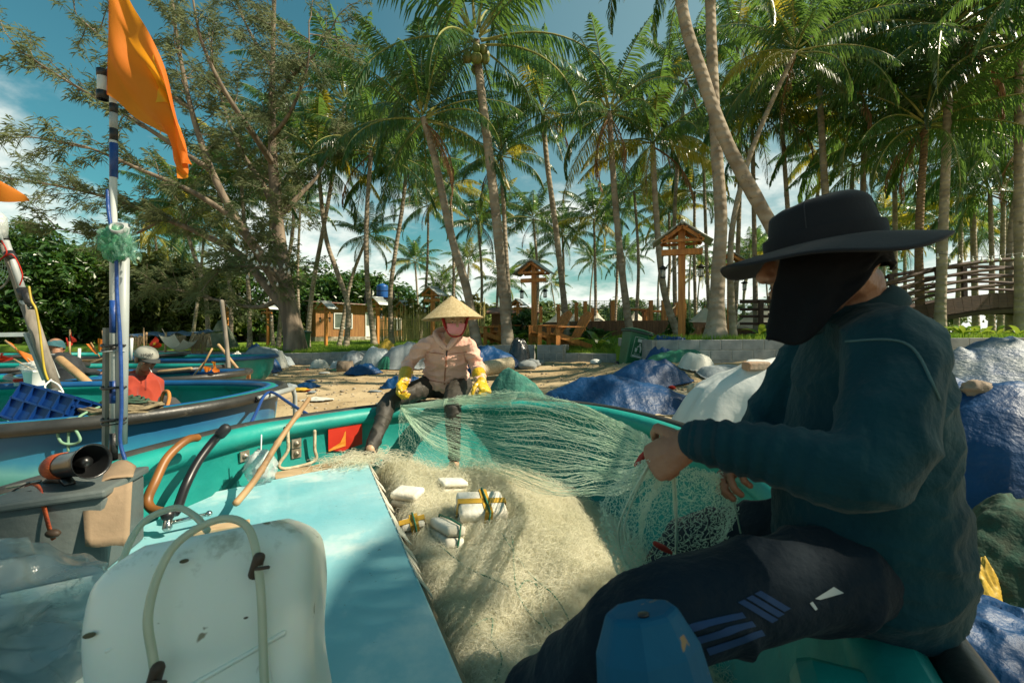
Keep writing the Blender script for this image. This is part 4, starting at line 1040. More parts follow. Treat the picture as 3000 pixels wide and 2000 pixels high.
# painted red emblem panel on the hull
redp = M('red_panel', (.50,.025,.008), (.42,.018,.006), rough=.5, scale=5)
def hullpatch(poly, off, m, nm, parent):
    b = MB(); vs = [wallpt(px, py, off)[0] for px, py in poly]; c = sum(vs, V((0,0,0))) / len(vs)
    b.add(vs + [c], [(i, (i + 1) % len(vs), len(vs)) for i in range(len(vs))]); return obj(nm, b, m, parent, sm=False, solid=.006)
rp_ = hullpatch([(954,1248),(985,1240),(1015,1233),(1040,1231),(1050,1250),(1054,1275),(1052,1300),(1035,1317),(1005,1322),(980,1318),(965,1290)], .066, redp, 'red_cloth', boat)
hullpatch([(1024,1263),(1034,1282),(1008,1305),(985,1322),(978,1318),(1000,1292)], .071, M('yellow_stripe', (.62,.22,.02), rough=.5), 'stripe', rp_)
# rope loop hanging on the wall
b = MB(); pp = [wallpt(px, py, .105)[0] for px, py in ((832,1245),(830,1280),(840,1320),(828,1362),(855,1372),(900,1350),(922,1315),(930,1285),(920,1262))]
b.loft(spline(pp, 5), .011, 7); tag(obj('rope', b, rope_m, loc=pp[0]), 'frayed beige rope looped on the inside wall of the turquoise boat', 'rope')
# hoses
def tube_thing(name, label, cat, pts, r, m, per=6, n=10):
    b = MB(); b.loft(spline(pts, per), r, n); return tag(obj(name, b, m, loc=pts[0]), label, cat)
tube_thing('orange_hose', 'stiff orange hose bent against the inside wall of the boat', 'hose', [at(578,1282,2.24), at(545,1290,2.16), at(490,1340,2.06), at(455,1410,1.98), at(433,1462,1.94), at(445,1490,1.92), at(480,1500,1.90)], .019, M('orange_rubber', (.26,.10,.02), (.18,.07,.015), rough=.45, dirt_or_glare=((.10,.05,.02), .2, 8)))
hp = [at(655,1262,2.3), at(625,1292,2.28), at(580,1352,2.2), at(545,1420,2.12), at(520,1488,2.02), at(512,1500,2.0)]
bh = MB(); bh.loft(spline(hp, 6), .021, 10); ho = tag(obj('black_hose', bh, M('black_rubber', (.012,.012,.014), rough=.35), loc=hp[0]), 'short black hose leaning on the inside wall of the boat', 'hose')
b = MB(); b.loft([at(662,1254,2.31), at(645,1272,2.295)], .027, 10); obj('hose_clip', b, iron, ho)
# throttle lever
t = thing('throttle_lever', 'chromed lever with a black ball knob on the deck', 'lever', at(500,1530,1.92))
chrome = M('chrome', (.6,.6,.57), rough=.15, metal=1)
b = MB(); b.loft([at(490,1545,1.88), at(492,1520,1.9)], .018, 10); b.beam(at(494,1532,1.9), at(610,1505,1.98), .012, .014); b.ell(at(612,1504,1.98), .014, n=10, k=6); obj('lever', b, chrome, t)
b = MB(); b.ell(at(492,1508,1.9), (.026,.026,.024), n=14, k=10); obj('knob', b, MATS['black_rubber'], t)
# bamboo pole
bp_ = M('dry_bamboo', (.42,.27,.13), (.28,.17,.08), rough=.6, scale=5, dirt_or_glare=((.14,.09,.05), .25, 6))
a, c = at(905,1168,2.75), at(690,1478,2.05)
b = MB(); pts = []; rr = []
for i in range(40):
    f = i / 39; q = a.lerp(c, f) + V((.006 * math.sin(f * 9), 0, .012 * math.sin(f * 7))); pts.append(q); rr.append(.0135 + .003 * f + (.004 if i in (8, 9, 19, 28) else 0))
b.loft(pts, rr, 9); tag(obj('bamboo_pole', b, bp_, loc=c), 'knobbly bamboo pole leaning from the deck over the boat rim', 'pole')
# drink bag
bag_clear = M('clear_plastic', (.75,.80,.78), (.6,.66,.64), rough=.18, spec=.7, bump=.8, bscale=18, alpha=.42)
t = thing('drink_cup', 'clear drink cup in a crumpled plastic bag with a straw on the boat ledge', 'cup', at(763,1400,2.56))
b = MB(); q = at(763,1400,2.56)
for (r, z) in (): pass
b.lathe([(.035,0),(.045,.06),(.052,.13),(.05,.135)], q, 16); obj('cup', b, bag_clear, t)
b = MB(); b.lathe([(.033,.003),(.040,.05),(.0,.05)], q, 14, cap=False); obj('dregs', b, M('tea_dregs', (.24,.12,.07), rough=.4), t)
b = MB(); b.loft([q + V((0,0,.05)), q + V((.0,.01,.24))], .004, 6); obj('straw', b, white_p, t)
def crumple(c, r, seed, amp=.3, n=28, k=18, sc_=3.0, flat=None):
    b = MB(); rng = seed * 7.3
    def f(u, v):
        th = 2 * PI * u; ph = -PI / 2 + PI * v
        d = V((math.cos(th) * math.cos(ph), math.sin(th) * math.cos(ph), math.sin(ph)))
        e = 1 + amp * (1 - 2 * abs(noise.noise((d.x * sc_ + rng, d.y * sc_, d.z * sc_)))) - amp * .5 + amp * .35 * (1 - 2 * abs(noise.noise((d.x * sc_ * 2.7 + rng, d.y * sc_ * 2.7, d.z * sc_ * 2.7))))
        p = V((d.x * r[0], d.y * r[1], d.z * r[2])) * e
        if flat is not None: p.z = max(p.z, flat - c[2] + .01 * e)
        return V(c) + p
    b.grid(f, n, k, closed=True); return b
obj('bag', crumple(q + V((0,0,.06)), (.075,.07,.085), 2, .35), bag_clear, t)

# grey engine box with cardboard flaps -------------------------------------------
boxm = M('grey_box', (.11,.13,.125), (.07,.085,.085), rough=.5, scale=3, detail=7, bump=.3, bscale=16, dirt_or_glare=((.22,.22,.19), .25, 5))
card = M('cardboard', (.30,.21,.13), (.22,.155,.095), rough=.9, scale=4, dirt_or_glare=((.13,.10,.07), .25, 5), bump=.3, bscale=20)
bt = .80
A, B_, C_, D_ = V((-2.02,1.33,bt)), V((-1.43,1.60,bt)), V((-1.50,1.86,bt)), V((-2.06,1.66,bt))
A = V((-1.72,1.42,bt)); D_ = V((-1.74,1.74,bt))
t = thing('engine_box', 'scuffed grey engine box with the megaphone on its lid', 'box', (A.x, A.y, DZ))
b = MB(); lo = V((0,0,DZ - bt + .004)); b.add([A + lo, B_ + lo, C_ + lo, D_ + lo, A - V((0,0,.03)), B_ - V((0,0,.03)), C_ - V((0,0,.03)), D_ - V((0,0,.03))], [(3,2,1,0),(4,5,6,7),(0,1,5,4),(1,2,6,5),(2,3,7,6),(3,0,4,7)]); obj('body', b, boxm, t, sm=False, bevel=.012)
e = V((.012,-.02,0)); b = MB(); L4 = [A + V((-.0,-.022,0)), B_ + V((.015,-.018,0)), C_ + V((.01,.012,0)), D_ + V((0,.012,0))]
b.add([v - V((0,0,.028)) for v in L4] + L4, [(3,2,1,0),(4,5,6,7),(0,1,5,4),(1,2,6,5),(2,3,7,6),(3,0,4,7)]); obj('lid', b, boxm, t, sm=False, bevel=.008)
def flap(label, corners, nu=8, bend=.02):
    b = MB(); a_, b__, c_, d_ = corners
    b.grid(lambda u, v: a_.lerp(b__, u).lerp(d_.lerp(c_, u), v) + V((0, 0, bend * math.sin(u * PI) * (1 if v < .5 else 1.4) + .004 * math.sin(7 * u + 3 * v))), nu, nu)
    return tag(obj('cardboard_sheet', b, card, loc=a_, solid=.006), label, 'cardboard')
flap('curled brown cardboard sheet under the mouth of the megaphone', (at(275,1430,1.66), at(390,1398,1.72), at(398,1365,1.86), at(300,1375,1.86)))
flap('upright brown cardboard panel against the end of the grey box', (at(240,1448,1.585), at(388,1412,1.665), at(378,1600,1.60), at(250,1600,1.545)), bend=.0)
# megaphone
t = thing('megaphone', 'black megaphone tied with an orange strap lying on the grey box', 'megaphone', at(215,1405,1.66))
ctr = at(155,1368,1.68); dirn = (at(270,1350,1.60) - ctr).normalized(); rm = dirn.to_track_quat('Z', 'Y').to_matrix(); Lm = (at(270,1350,1.60) - ctr).length
hornm = M('black_plastic', (.006,.007,.008), (.01,.01,.01), rough=.3, scale=6, dirt_or_glare=((.07,.07,.06), .12, 25))
b = MB(); b.lathe([(.0,-.02),(.032,-.015),(.041,.0),(.043,.03),(.044,Lm*.55),(.049,Lm*.8),(.056,Lm*.95),(.061,Lm),(.059,Lm+.004),(.053,Lm*.95),(.036,Lm*.7),(.0,Lm*.66)], ctr, 28, rm, cap=False); obj('horn', b, hornm, t)
b = MB(); b.lathe([(.018,Lm*.66),(.020,Lm*.86),(.015,Lm*.90),(.0,Lm*.905)], ctr, 16, rm, cap=False); obj('reflector', b, hornm, t)
strapm = M('orange_strap', (.55,.11,.015), (.20,.02,.015), rough=.8, scale=9, stretch=(1,1,3), contrast=.9, bump=.5, bscale=60)
b = MB(); b.lathe([(.0445,.02),(.0465,.022),(.0465,.075),(.0445,.077)], ctr, 28, rm, cap=False); obj('strap', b, strapm, t)
b = MB(); b.beam(at(185,1395,1.66), at(205,1420,1.63), .03, .02); obj('foot', b, hornm, t)
# strap with knot and grip hanging over the box front
t = thing('webbing_strap', 'orange and dark checked strap hanging down the front of the grey box', 'strap', at(118,1430,1.62))
b = MB(); wpts = [at(75,1425,1.66), at(105,1425,1.62), at(118,1440,1.575), at(123,1462,1.535), at(130,1490,1.515), at(140,1530,1.505), at(150,1565,1.50), at(158,1580,1.50)]
b.loft(spline(wpts, 4), (.012,.004), 6, rnd=False, up=(1,0,0)); obj('webbing', b, strapm, t)
b = MB(); b.loft(spline([at(130,1418,1.66), at(160,1402,1.66), at(195,1412,1.65)], 4), [.008,.012,.014,.016,.016,.016,.014,.012,.006], 8); obj('grip', b, M('brown_leather', (.06,.035,.02), rough=.6), t)
b = MB(); b.ell(at(155,1562,1.495), (.024,.015,.014), n=10, k=7); obj('knot', b, MATS['brown_leather'], t)
t = thing('gas_lighter', 'long slim metal rod with a black cord on the grey box', 'rod', at(60,1422,1.60))
b = MB(); b.loft([at(22,1427,1.62), at(118,1408,1.66)], .0055, 8); obj('rod', b, steel, t)
b = MB(); b.loft(spline([at(88,1412,1.65), at(60,1425,1.58), at(32,1442,1.57), at(50,1446,1.56), at(90,1438,1.57)], 5), .003, 5); obj('cord', b, MATS['black_rubber'], t)

# plastic bag in the near left corner
b = crumple((-1.43,1.10,DZ + .09), (.36,.27,.155), 6, .26, 150, 90, 1.5, flat=DZ + .004)
b.v = [(x + .05 * noise.noise((x * 6, y * 6, z * 9)), y, z + (.03 * (1 - 2 * abs(noise.noise((x * 7, y * 7, 3)))) if z > DZ + .03 else 0)) for x, y, z in b.v]
tag(obj('plastic_bag', b, M('milky_plastic', (.34,.42,.42), (.24,.32,.33), rough=.2, spec=.8, scale=2, bump=1, bscale=9, alpha=.52, coat=.3), loc=(-1.43,1.10,DZ)), 'crumpled milky plastic bag in the near left corner of the deck', 'plastic bag')

# white jerrycan with hose handles ---------------------------------------------------
jm = M('milky_canister', (.80,.82,.74), (.70,.73,.64), rough=.35, scale=1.5, detail=7, spec=.5, bump=.3, bscale=6, sss=.25, dirt_or_glare=((.30,.31,.22), .34, 5), speck=((.22,.20,.13), .68, 16))
t = thing('jerrycan', 'scuffed white plastic jerrycan with two clear hose loops tied on', 'jerrycan', (-.62, .80, DZ))
JC = V((-.51,.80,.755)); rj = Matrix.Rotation(R(14), 3, 'Z') @ Matrix.Rotation(R(-20), 3, 'X') @ Matrix.Rotation(R(-6), 3, 'Y')
def jw(p): return JC + rj @ (V(p) * .90)
b = MB()
def jf(u, v):
    # rounded box, faces slightly pillowed
    th = 2 * PI * u; c, s = math.cos(th), math.sin(th); e = .38
    x = math.copysign(abs(c) ** e, c) * .185; y = math.copysign(abs(s) ** e, s) * .135
    k = (v - .5) * 2; zz_ = .255 * k; ed = 1.0
    a = abs(k)
    if a > .72: q = (a - .72) / .28; ed = 1 - .42 * q * q * q if k < 0 else 1 - .34 * q ** 2.5
    sag = 1 - .03 * math.cos(k * 6)
    return jw((x * ed * sag, y * ed * sag, zz_))
b.grid(jf, 64, 44, closed=True); k = 64
b.f.append(tuple(range(k - 1, -1, -1))); b.f.append(tuple(43 * 64 + j for j in range(k))); b.m += [0, 0]
obj('canister', b, jm, t)
# moulded ribs on the near face
b = MB()
for (p0, p1) in (((-.13,-.1315,.10),(.12,-.1315,.17)),((-.13,-.1325,-.02),(.14,-.1325,.06)),((.10,-.1315,.16),(.13,-.1325,-.18))): b.loft([jw(p0), jw(p1)], .004, 6)
obj('moulded_rib', b, jm, t)
hose_m = M('clear_hose', (.64,.66,.50), (.52,.55,.40), rough=.25, spec=.6, scale=6, sss=.2, transl=.25)
def sw(px, py, d): return at(px, py, d)
for lb_, pts in (('a', [jw((-.02,-.15,-.30)), jw((-.035,-.155,-.12)), jw((-.045,-.165,.05)), jw((-.055,-.175,.15)), jw((-.03,-.16,.24)), jw((.03,-.13,.275)), jw((.085,-.14,.25)), jw((.11,-.165,.16)), jw((.112,-.155,.02)), jw((.115,-.15,-.15)), jw((.118,-.15,-.3))]), ('b', [jw((-.19,-.02,.04)), jw((-.195,.0,.16)), jw((-.18,.05,.29)), jw((-.13,.09,.325)), jw((-.08,.07,.30)), jw((-.03,.0,.262))])):
    b = MB(); b.loft(spline(pts, 8), .0064, 12); o = obj('hose_loop', b, hose_m, t)
    if lb_ == 'a':
        for q in (pts[2], pts[6] + (pts[7] - pts[6]) * .75):
            w_ = MB(); w_.loft([q - V((.004,0,.014)), q + V((.004,0,.014))], .0095, 10); w_.loft([q + V((.005,-.01,0)), q + V((.03,-.02,.008))], .003, 5); obj('wire_tie', w_, MATS['brown_leather'], o)
for (x, z, s) in ((-.155,.13,1),(-.02,.215,.8),(.08,.10,.5)):
    b = MB(); b.ell(jw((x,-.136,z)), (.009*s,.003,.004*s), rj, 8, 6); obj('grime', b, M('grime', (.10,.09,.05), rough=.9), t)

# blue bow bollard close to the lens
bm = M('bollard_blue', (.002,.085,.17), (.002,.065,.135), rough=.65, spec=.2, scale=5, bump=.3, bscale=12, dirt_or_glare=((.01,.10,.17), .25, 5), speck=((.22,.15,.08), .66, 16))
t = thing('mooring_bollard', 'chipped blue wooden mooring bollard at the boat rim in front of the trousers', 'bollard', (.18, .50, .45))
b = MB(); c = V((.160,.55,-.012)); rb = Matrix.Rotation(R(-8), 3, 'Y') @ Matrix.Rotation(R(-12), 3, 'X') @ Matrix.Rotation(R(12), 3, 'Z')
prof = [(.085,-.50),(.072,-.14),(.058,-.02),(.040,.022)]
vs = []
for r, z in prof:
    for j in range(8):
        a = 2 * PI * (j + .5) / 8; k = 1.12 if j % 2 else 1.0
        vs.append(c + V((0,0,1.003)) + rb @ V((r * math.cos(a) * 1.12, r * math.sin(a) * .9, z)))
b.add(vs, [(i * 8 + j, i * 8 + (j + 1) % 8, (i + 1) * 8 + (j + 1) % 8, (i + 1) * 8 + j) for i in range(3) for j in range(8)] + [tuple(range(7,-1,-1)), tuple(range(24,32))])
obj('post', b, bm, t, sm=False, bevel=.006)
b = MB(); b.lathe([(.0,.0),(.0065,.0),(.0065,.0025),(.0,.0025)], c + V((0,0,1.003)) + rb @ V((-.006,-.020,.0225)), 14, rb, cap=False); obj('bolt_hole', b, MATS['black_rubber'], t)
# turquoise inner knee block by the rim
b = MB(); b.box((.56,.75,RIM - .10), (.16,.20,.16), Matrix.Rotation(R(-24), 3, 'Z')); obj('thwart_block', b, turq, boat, sm=False, bevel=.035)
# ---------------------------------------------------------------- people
from mathutils.bvhtree import BVHTree
skin = M('skin', (.30,.15,.085), (.22,.10,.055), rough=.5, scale=14, detail=8, sss=.10, bump=.6, bscale=45, dirt_or_glare=((.20,.075,.045), .25, 18))
skin_pale = M('skin_light', (.50,.32,.20), (.42,.25,.15), rough=.5, scale=6, sss=.12)
eye_w = M('eye_white', (.42,.38,.33), rough=.3); eye_d = M('eye_dark', (.02,.012,.008), rough=.1)
hair_m = M('black_hair', (.012,.010,.009), rough=.5)
def frame(fwd, up=V((0,0,1))):
    y = V(fwd).normalized(); x = y.cross(up).normalized(); z = x.cross(y)
    return Matrix((x, y, z)).transposed()
def head(mb, c, Rm, s=1.0, nose=True, ears=True):
    def q(p): return V(c) + Rm @ (V(p) * s)
    mb.ell(q((0,-.012,.028)), (.076*s,.096*s,.090*s), Rm); mb.ell(q((0,.020,-.028)), (.064*s,.074*s,.085*s), Rm); mb.ell(q((0,.040,-.078)), (.043*s,.042*s,.036*s), Rm)
    for k in (-1, 1):
        mb.ell(q((k*.042,.060,-.018)), (.022*s,.022*s,.022*s), Rm, 10, 8)      # cheek
        mb.ell(q((k*.030,.078,.022)), (.024*s,.013*s,.009*s), Rm, 10, 8)       # brow
        if ears: mb.ell(q((k*.077,-.012,-.008)), (.012*s,.022*s,.033*s), Rm, 10, 8)
    if nose:
        mb.loft([q((0,.080,.020)), q((0,.094,.0)), q((0,.106,-.020))], [.010*s,.012*s,.015*s], 8)
        for k in (-1, 1): mb.ell(q((k*.012,.094,-.024)), (.010*s,.012*s,.009*s), Rm, 8, 6)
    mb.ell(q((0,.088,-.052)), (.024*s,.012*s,.007*s), Rm, 10, 6); mb.ell(q((0,.085,-.063)), (.020*s,.012*s,.008*s), Rm, 10, 6)
def eyes(parent, c, Rm, s=1.0):
    for k in (-1, 1):
        b = MB(); b.ell(V(c) + Rm @ (V((k*.031,.074,.006)) * s), (.012*s,.010*s,.008*s), Rm, 10, 8); e = obj('eye', b, eye_w, parent)
        b = MB(); b.ell(V(c) + Rm @ (V((k*.031,.0815,.005)) * s), (.0085*s,.0045*s,.0075*s), Rm, 8, 6); obj('iris', b, eye_d, e)
def hand(mb, wrist, X, Z, s=1.0, side=1, curl=(.9,1.2,.8), spread=.10, thumb=(.6,.5), fat=1.0):
    """wrist -> palm along X, palm faces Z, thumb on +Y*side"""
    X = V(X).normalized(); Z = V(Z); Z = (Z - X * Z.dot(X)).normalized(); Y = Z.cross(X) * side; w = V(wrist)
    mb.loft([w - X * .02 * s, w + X * .025 * s, w + X * .06 * s, w + X * .088 * s], [(.022*s*fat,.028*s*fat),(.019*s*fat,.036*s*fat),(.017*s*fat,.041*s*fat),(.013*s*fat,.040*s*fat)], 12, up=Y)
    for i, (o, L1, rr) in enumerate(((.030,.074,.0088),(.010,.083,.0090),(-.011,.077,.0086),(-.030,.060,.0078))):
        p = w + X * (.086 - (.006 if i in (0, 3) else 0)) * s + Y * o * s; dx = (X + Y * (o / .03) * spread).normalized(); n = Z
        pts = [p - dx * .012 * s]; ang = 0
        pts.append(p)
        for seg, cu in zip((.45,.31,.24), curl):
            ang += cu * (1 + .06 * i); dd = dx * math.cos(ang) + n * math.sin(ang); p = p + dd * L1 * seg * s * 1.12; pts.append(p)
        r = rr * s * fat; mb.loft(pts, [r, r*1.05, r, r*.95, r*.82], 8)
    p = w + X * .022 * s + Y * .030 * s; a = thumb[0]; d1 = (X * .62 + Y * .70 + Z * .25).normalized(); pts = [w + X * .01 * s + Y * .012 * s, p]
    for seg, cu in ((.042, 0), (.034, thumb[0]), (.028, thumb[1])):
        d1 = (d1 + Z * cu * .6 - Y * cu * .55 + X * cu * .2).normalized(); p = p + d1 * seg * s; pts.append(p)
    r = .0105 * s * fat; mb.loft(pts, [r*1.3, r*1.35, r*1.1, r, r*.8], 8)
def decal(target, grid_px, mat, name, parent, off=.002, nu=10, nv=3, src=None):
    """strip sewn on a cloth: four px corners laid on the target surface"""
    me = target.data; o = world_off(target); bv = BVHTree.FromPolygons([tuple(v.co + o) for v in me.vertices], [tuple(p.vertices) for p in me.polygons])
    org = V((0,0,CAMZ)); a, b_, c_, d_ = [V((x, y, 0)) for x, y in grid_px]; pts = []
    for j in range(nv):
        for i in range(nu):
            p = a.lerp(b_, i / (nu - 1)).lerp(d_.lerp(c_, i / (nu - 1)), j / (nv - 1)); dr = (at(p.x, p.y, 1) - org).normalized()
            h = bv.ray_cast(org, dr)
            if h[0] is None: return None
            pts.append(h[0] + h[1] * off * (1 if h[1].dot(dr) < 0 else -1))
    b = MB(); b.add(pts, [(j * nu + i, j * nu + i + 1, (j + 1) * nu + i + 1, (j + 1) * nu + i) for j in range(nv - 1) for i in range(nu - 1)])
    return obj(name, b, mat, parent)
def wrinkle(fr, amp, along=None, fz=1.0):
    def f(c, n):
        p = V((c.x * fr, c.y * fr, c.z * fr * fz)); a = 1 - abs(noise.noise(p)) * 2.4; b = noise.noise(p * 2.3 + V((5, 2, 1)))
        return amp * (max(0, a) ** 2 + .5 * b)
    return f

# ===== seated man ==========================================================
LOC = V((.75,.98,0))
man = thing('person', 'person on the boat rim in dark teal sweatshirt and wide black hat pulling in net', 'person', LOC)
F = V((-.93,.37,0)).normalized(); LF = V((-F.y, F.x, 0))     # LF: his left
hipC = V((.755,.985,.885)); neckB = V((.735,.985,1.405)); hc = at(2408,765,.93)
Ls, Rs = V((.675,.815,1.325)), V((.80,1.155,1.33))
Le, Lw = at(2520,1378,.70), at(2035,1288,.83)
Re, Rw = V((.66,1.20,1.08)), at(2265,1352,1.03)
hipL, hipR = hipC + LF * .10, hipC - LF * .10
kL, aL = at(1895,1835,.78), V((-.07,.93,.50)); kR, aR = at(2010,1600,1.38), V((.36,1.42,.36))
HR = frame(V((-.95,.30,-.10)))
def man_limbs(mb, g, torso=True, arms=True, legs=True):
    if torso:
        sp = [hipC - V((0,0,.045)), hipC + V((0,0,.03)), hipC.lerp(neckB, .30) + V((.0,0,0)), hipC.lerp(neckB, .55) + V((.02,.0,0)), hipC.lerp(neckB, .78) + V((.022,0,0)), hipC.lerp(neckB, .93) + V((.004,0,0))]
        mb.loft(sp, [(.185+g,.130+g),(.195+g,.145+g),(.19+g,.148+g),(.195+g,.142+g),(.19+g,.120+g),(.115+g,.082+g)], 24, up=F)
        mb.loft([Ls.lerp(Rs, .06), Ls.lerp(Rs, .5) + V((.01,0,.02)), Ls.lerp(Rs, .94)], [.064+g,.085+g,.064+g], 14)
    if arms:
        mb.loft(spline([Ls, Ls.lerp(Le, .5) + V((.015,-.015,0)), Le, Le.lerp(Lw, .45), Lw], 4), [lerp(.074,.060,i/8)+g if i <= 8 else lerp(.060,.034,((i-8)/8)**1.2)+g for i in range(17)], 14)
        mb.loft(spline([Rs, Re, Re.lerp(Rw, .5), Rw], 4), [lerp(.072,.034,i/12)+g for i in range(13)], 12)
    if legs:
        mb.loft(spline([hipL + V((.0,0,-.0)), hipL.lerp(kL, .45) + V((0,0,.015)), kL, kL.lerp(aL, .5), aL], 4), [lerp(.092,.074,i/8)+g if i <= 8 else lerp(.074,.052,(i-8)/8)+g for i in range(17)], 16)
        mb.loft(spline([hipR, hipR.lerp(kR, .5), kR, kR.lerp(aR, .5), aR], 4), [lerp(.105,.070,i/8)+g if i <= 8 else lerp(.070,.050,(i-8)/8)+g for i in range(17)], 14)
        mb.loft([hipL + V((.02,0,-.005)), hipR + V((.02,0,-.005))], .092 + g, 14)
mb = MB(); man_limbs(mb, -.014)
mb.loft([neckB - V((0,0,.06)), neckB.lerp(hc, .5) + V((.02,0,0)), hc + V((.02,0,-.03))], [.074,.064,.062], 14)
head(mb, hc, HR, 1.04, ears=False)
HX = V((-.60,.45,-.55)).normalized()
hand(mb, Lw + HX * .012, HX, V((.35,.75,-.45)), .96, side=1, curl=(1.25,1.45,.9), thumb=(1.2,.8), fat=.98)
RX = (at(2095,1362,1.0) - Rw).normalized()
hand(mb, Rw + RX * .012, RX, V((.1,-.4,-.9)), 1.0, side=1, curl=(.6,.9,.6), fat=1.1)
for a_, d_ in ((aL, V((-.9,.3,-.1))), (aR, V((-.9,.3,-.1)))): mb.loft([a_ - d_ * .04 - V((0,0,.03)), a_ + d_.normalized() * .07 - V((0,0,.05)), a_ + d_.normalized() * .19 - V((0,0,.065))], [(.034,.034),(.044,.030),(.036,.016)], 10)
remeshed('body', mb, skin, man, .0034, 2)
swm = M('teal_sweatshirt', (.004,.042,.056), (.003,.030,.042), rough=.85, scale=5, detail=8, bump=.8, bscale=24, sheen=.06, spec=.15, dirt_or_glare=((.012,.05,.06), .12, 6))
mb = MB(); man_limbs(mb, .004, legs=False)
mb.loft([hipC - V((-.02,0,.035)), hipC + V((.0,0,.02)), hipC + V((.0,0,.12))], [(.200,.160),(.205,.165),(.200,.160)], 24, up=F)
def sw_disp(c, n):
    # folds: rings on the forearm, soft drapes on the torso
    d = 0
    t = (c - Le).dot((Lw - Le).normalized()) / (Lw - Le).length
    da = ((c - Le) - (Lw - Le) * max(0, min(1, t))).length
    if da < .085 and t > .0:
        w_ = smooth((t - .02) / .35) * smooth((1.02 - t) / .1)
        d += .0042 * w_ * math.sin(t * 58 + 2.2 * noise.noise(c * 14)) * (.6 + .5 * noise.noise(c * 9))
    else:
        p = V((c.x * 5 + c.z * 4, c.y * 5, c.z * 9 - c.x * 5)); r = 1 - abs(noise.noise(p)) * 2.2
        d += .010 * max(0, r) ** 2 - .004 + .005 * noise.noise(c * 7)
        q = V((c.x * 3, c.y * 3, c.z * 26 + 5 * c.x)); lo = smooth((1.16 - c.z) / .12)
        d += .006 * lo * (1 - abs(noise.noise(q)) * 2)
    return d
sweat = remeshed('sweatshirt', mb, swm, man, .0065, 6, sw_disp)
# ribbed cuff, collar, hem
cfm = M('ribbed_knit', (.004,.032,.044), (.003,.024,.034), rough=.9, bump=.5, bscale=200, scale=20)
b = MB(); cd = (Lw - Le).normalized(); b.loft([Lw - cd * .05, Lw - cd * .02, Lw + cd * .005], [.0405,.0395,.036], 18, rnd=False); obj('cuff', b, cfm, man)
b = MB(); ctr = neckB + V((.0,0,-.012))
cr_ = [ctr + F * math.cos(a) * (.084 - .006 * math.cos(2 * a)) + LF * math.sin(a) * .086 + V((0,0,-.030 * math.cos(a) + .004 * math.sin(3 * a))) for a in [2 * PI * i / 40 for i in range(41)]]
b.loft(cr_, (.012,.026), 10, up=(0,0,1), cap=False); obj('collar', b, cfm, man)
# shoulder yoke seam
pipe = M('pale_piping', (.05,.12,.13), rough=.8)
for (p0, p1, p2) in (((2480,1000),(2660,1010),(2750,1170)),):
    pts = spline([V((p0[0],p0[1],0)),V((p1[0],p1[1],0)),V((p2[0],p2[1],0))], 10); me = sweat.data; o = world_off(sweat)
    bv = BVHTree.FromPolygons([tuple(v.co + o) for v in me.vertices], [tuple(p.vertices) for p in me.polygons]); line = []
    for p in pts:
        h = bv.ray_cast(V((0,0,CAMZ)), (at(p.x, p.y, 1) - V((0,0,CAMZ))).normalized())
        if h[0]: line.append(h[0] + h[1] * .001)
    b = MB(); b.loft(line, .0022, 6); obj('piping', b, pipe, man)
trm = M('navy_trousers', (.005,.014,.024), (.003,.010,.018), rough=.8, scale=5, bump=.8, bscale=26, sheen=.04, spec=.2, dirt_or_glare=((.03,.04,.045), .10, 9))
mb = MB(); man_limbs(mb, .002, torso=False, arms=False)
trs = remeshed('trousers', mb, trm, man, .007, 6, wrinkle(6, .012, fz=1.1))
strp = M('blue_stripe', (.008,.045,.13), (.007,.038,.11), rough=.8)
for k in range(3):
    o_ = k * 33
    decal(trs, [(2008+o_*.9,1830+o_),(2172+o_*.85,1792+o_*.75),(2184+o_*.85,1808+o_*.75),(2018+o_*.9,1850+o_)], strp, 'stripe', man, .0022)
    decal(trs, [(2160+k*24,1764-k*13),(2260+k*18,1822-k*16),(2278+k*18,1812-k*16),(2178+k*24,1755-k*13)], strp, 'stripe', man, .0022)
wht = M('white_print', (.45,.50,.50), rough=.7)
decal(trs, [(2385,1752),(2440,1718),(2470,1735),(2400,1755)], wht, 'printed_mark', man, .002)
decal(trs, [(2370,1765),(2378,1760),(2393,1782),(2386,1786)], wht, 'printed_mark', man, .002, 4, 3)
# black cloth mask that hangs over ear and cheek
clm = M('black_cloth', (.004,.005,.007), (.006,.007,.009), rough=.9, scale=6, bump=.4, bscale=120, sheen=.03, spec=.15)
b = MB()
def cloth(u, v):
    a = lerp(R(lerp(42, 6, v)), R(320), u)              # measured from the face round over his left ear, nape, right ear
    c, s = math.cos(a), math.sin(a)
    k = .5 + .5 * math.cos(a) if a < PI else .5 + .5 * math.cos(a)
    top = lerp(-.005, .045, k); bot = lerp(-.028, -.150, smooth((k - .18) / .66))
    z = lerp(top, bot, v); fl = smooth((-.03 - z) / .12) * .012 * (1 + math.sin(a * 7)) * .6
    rx = .084 + fl; ry = lerp(.100, .098, v) + .010 * k
    w_ = .004 * math.sin(a * 9 + v * 5) * v + .006 * v * max(0, 1 - 3 * abs(noise.noise((a * 2.2, v * 3.5 + a, 6)))) - .003 * noise.noise((a * 5, v * 6, 2))
    z += .007 * v * math.sin(a * 6)
    return hc + HR @ (V((-s * (rx + w_), c * (ry + w_) - .008 + .012 * v * k, z)) * 1.04)
b.grid(cloth, 64, 24); obj('cloth_mask', b, clm, man, solid=.004)
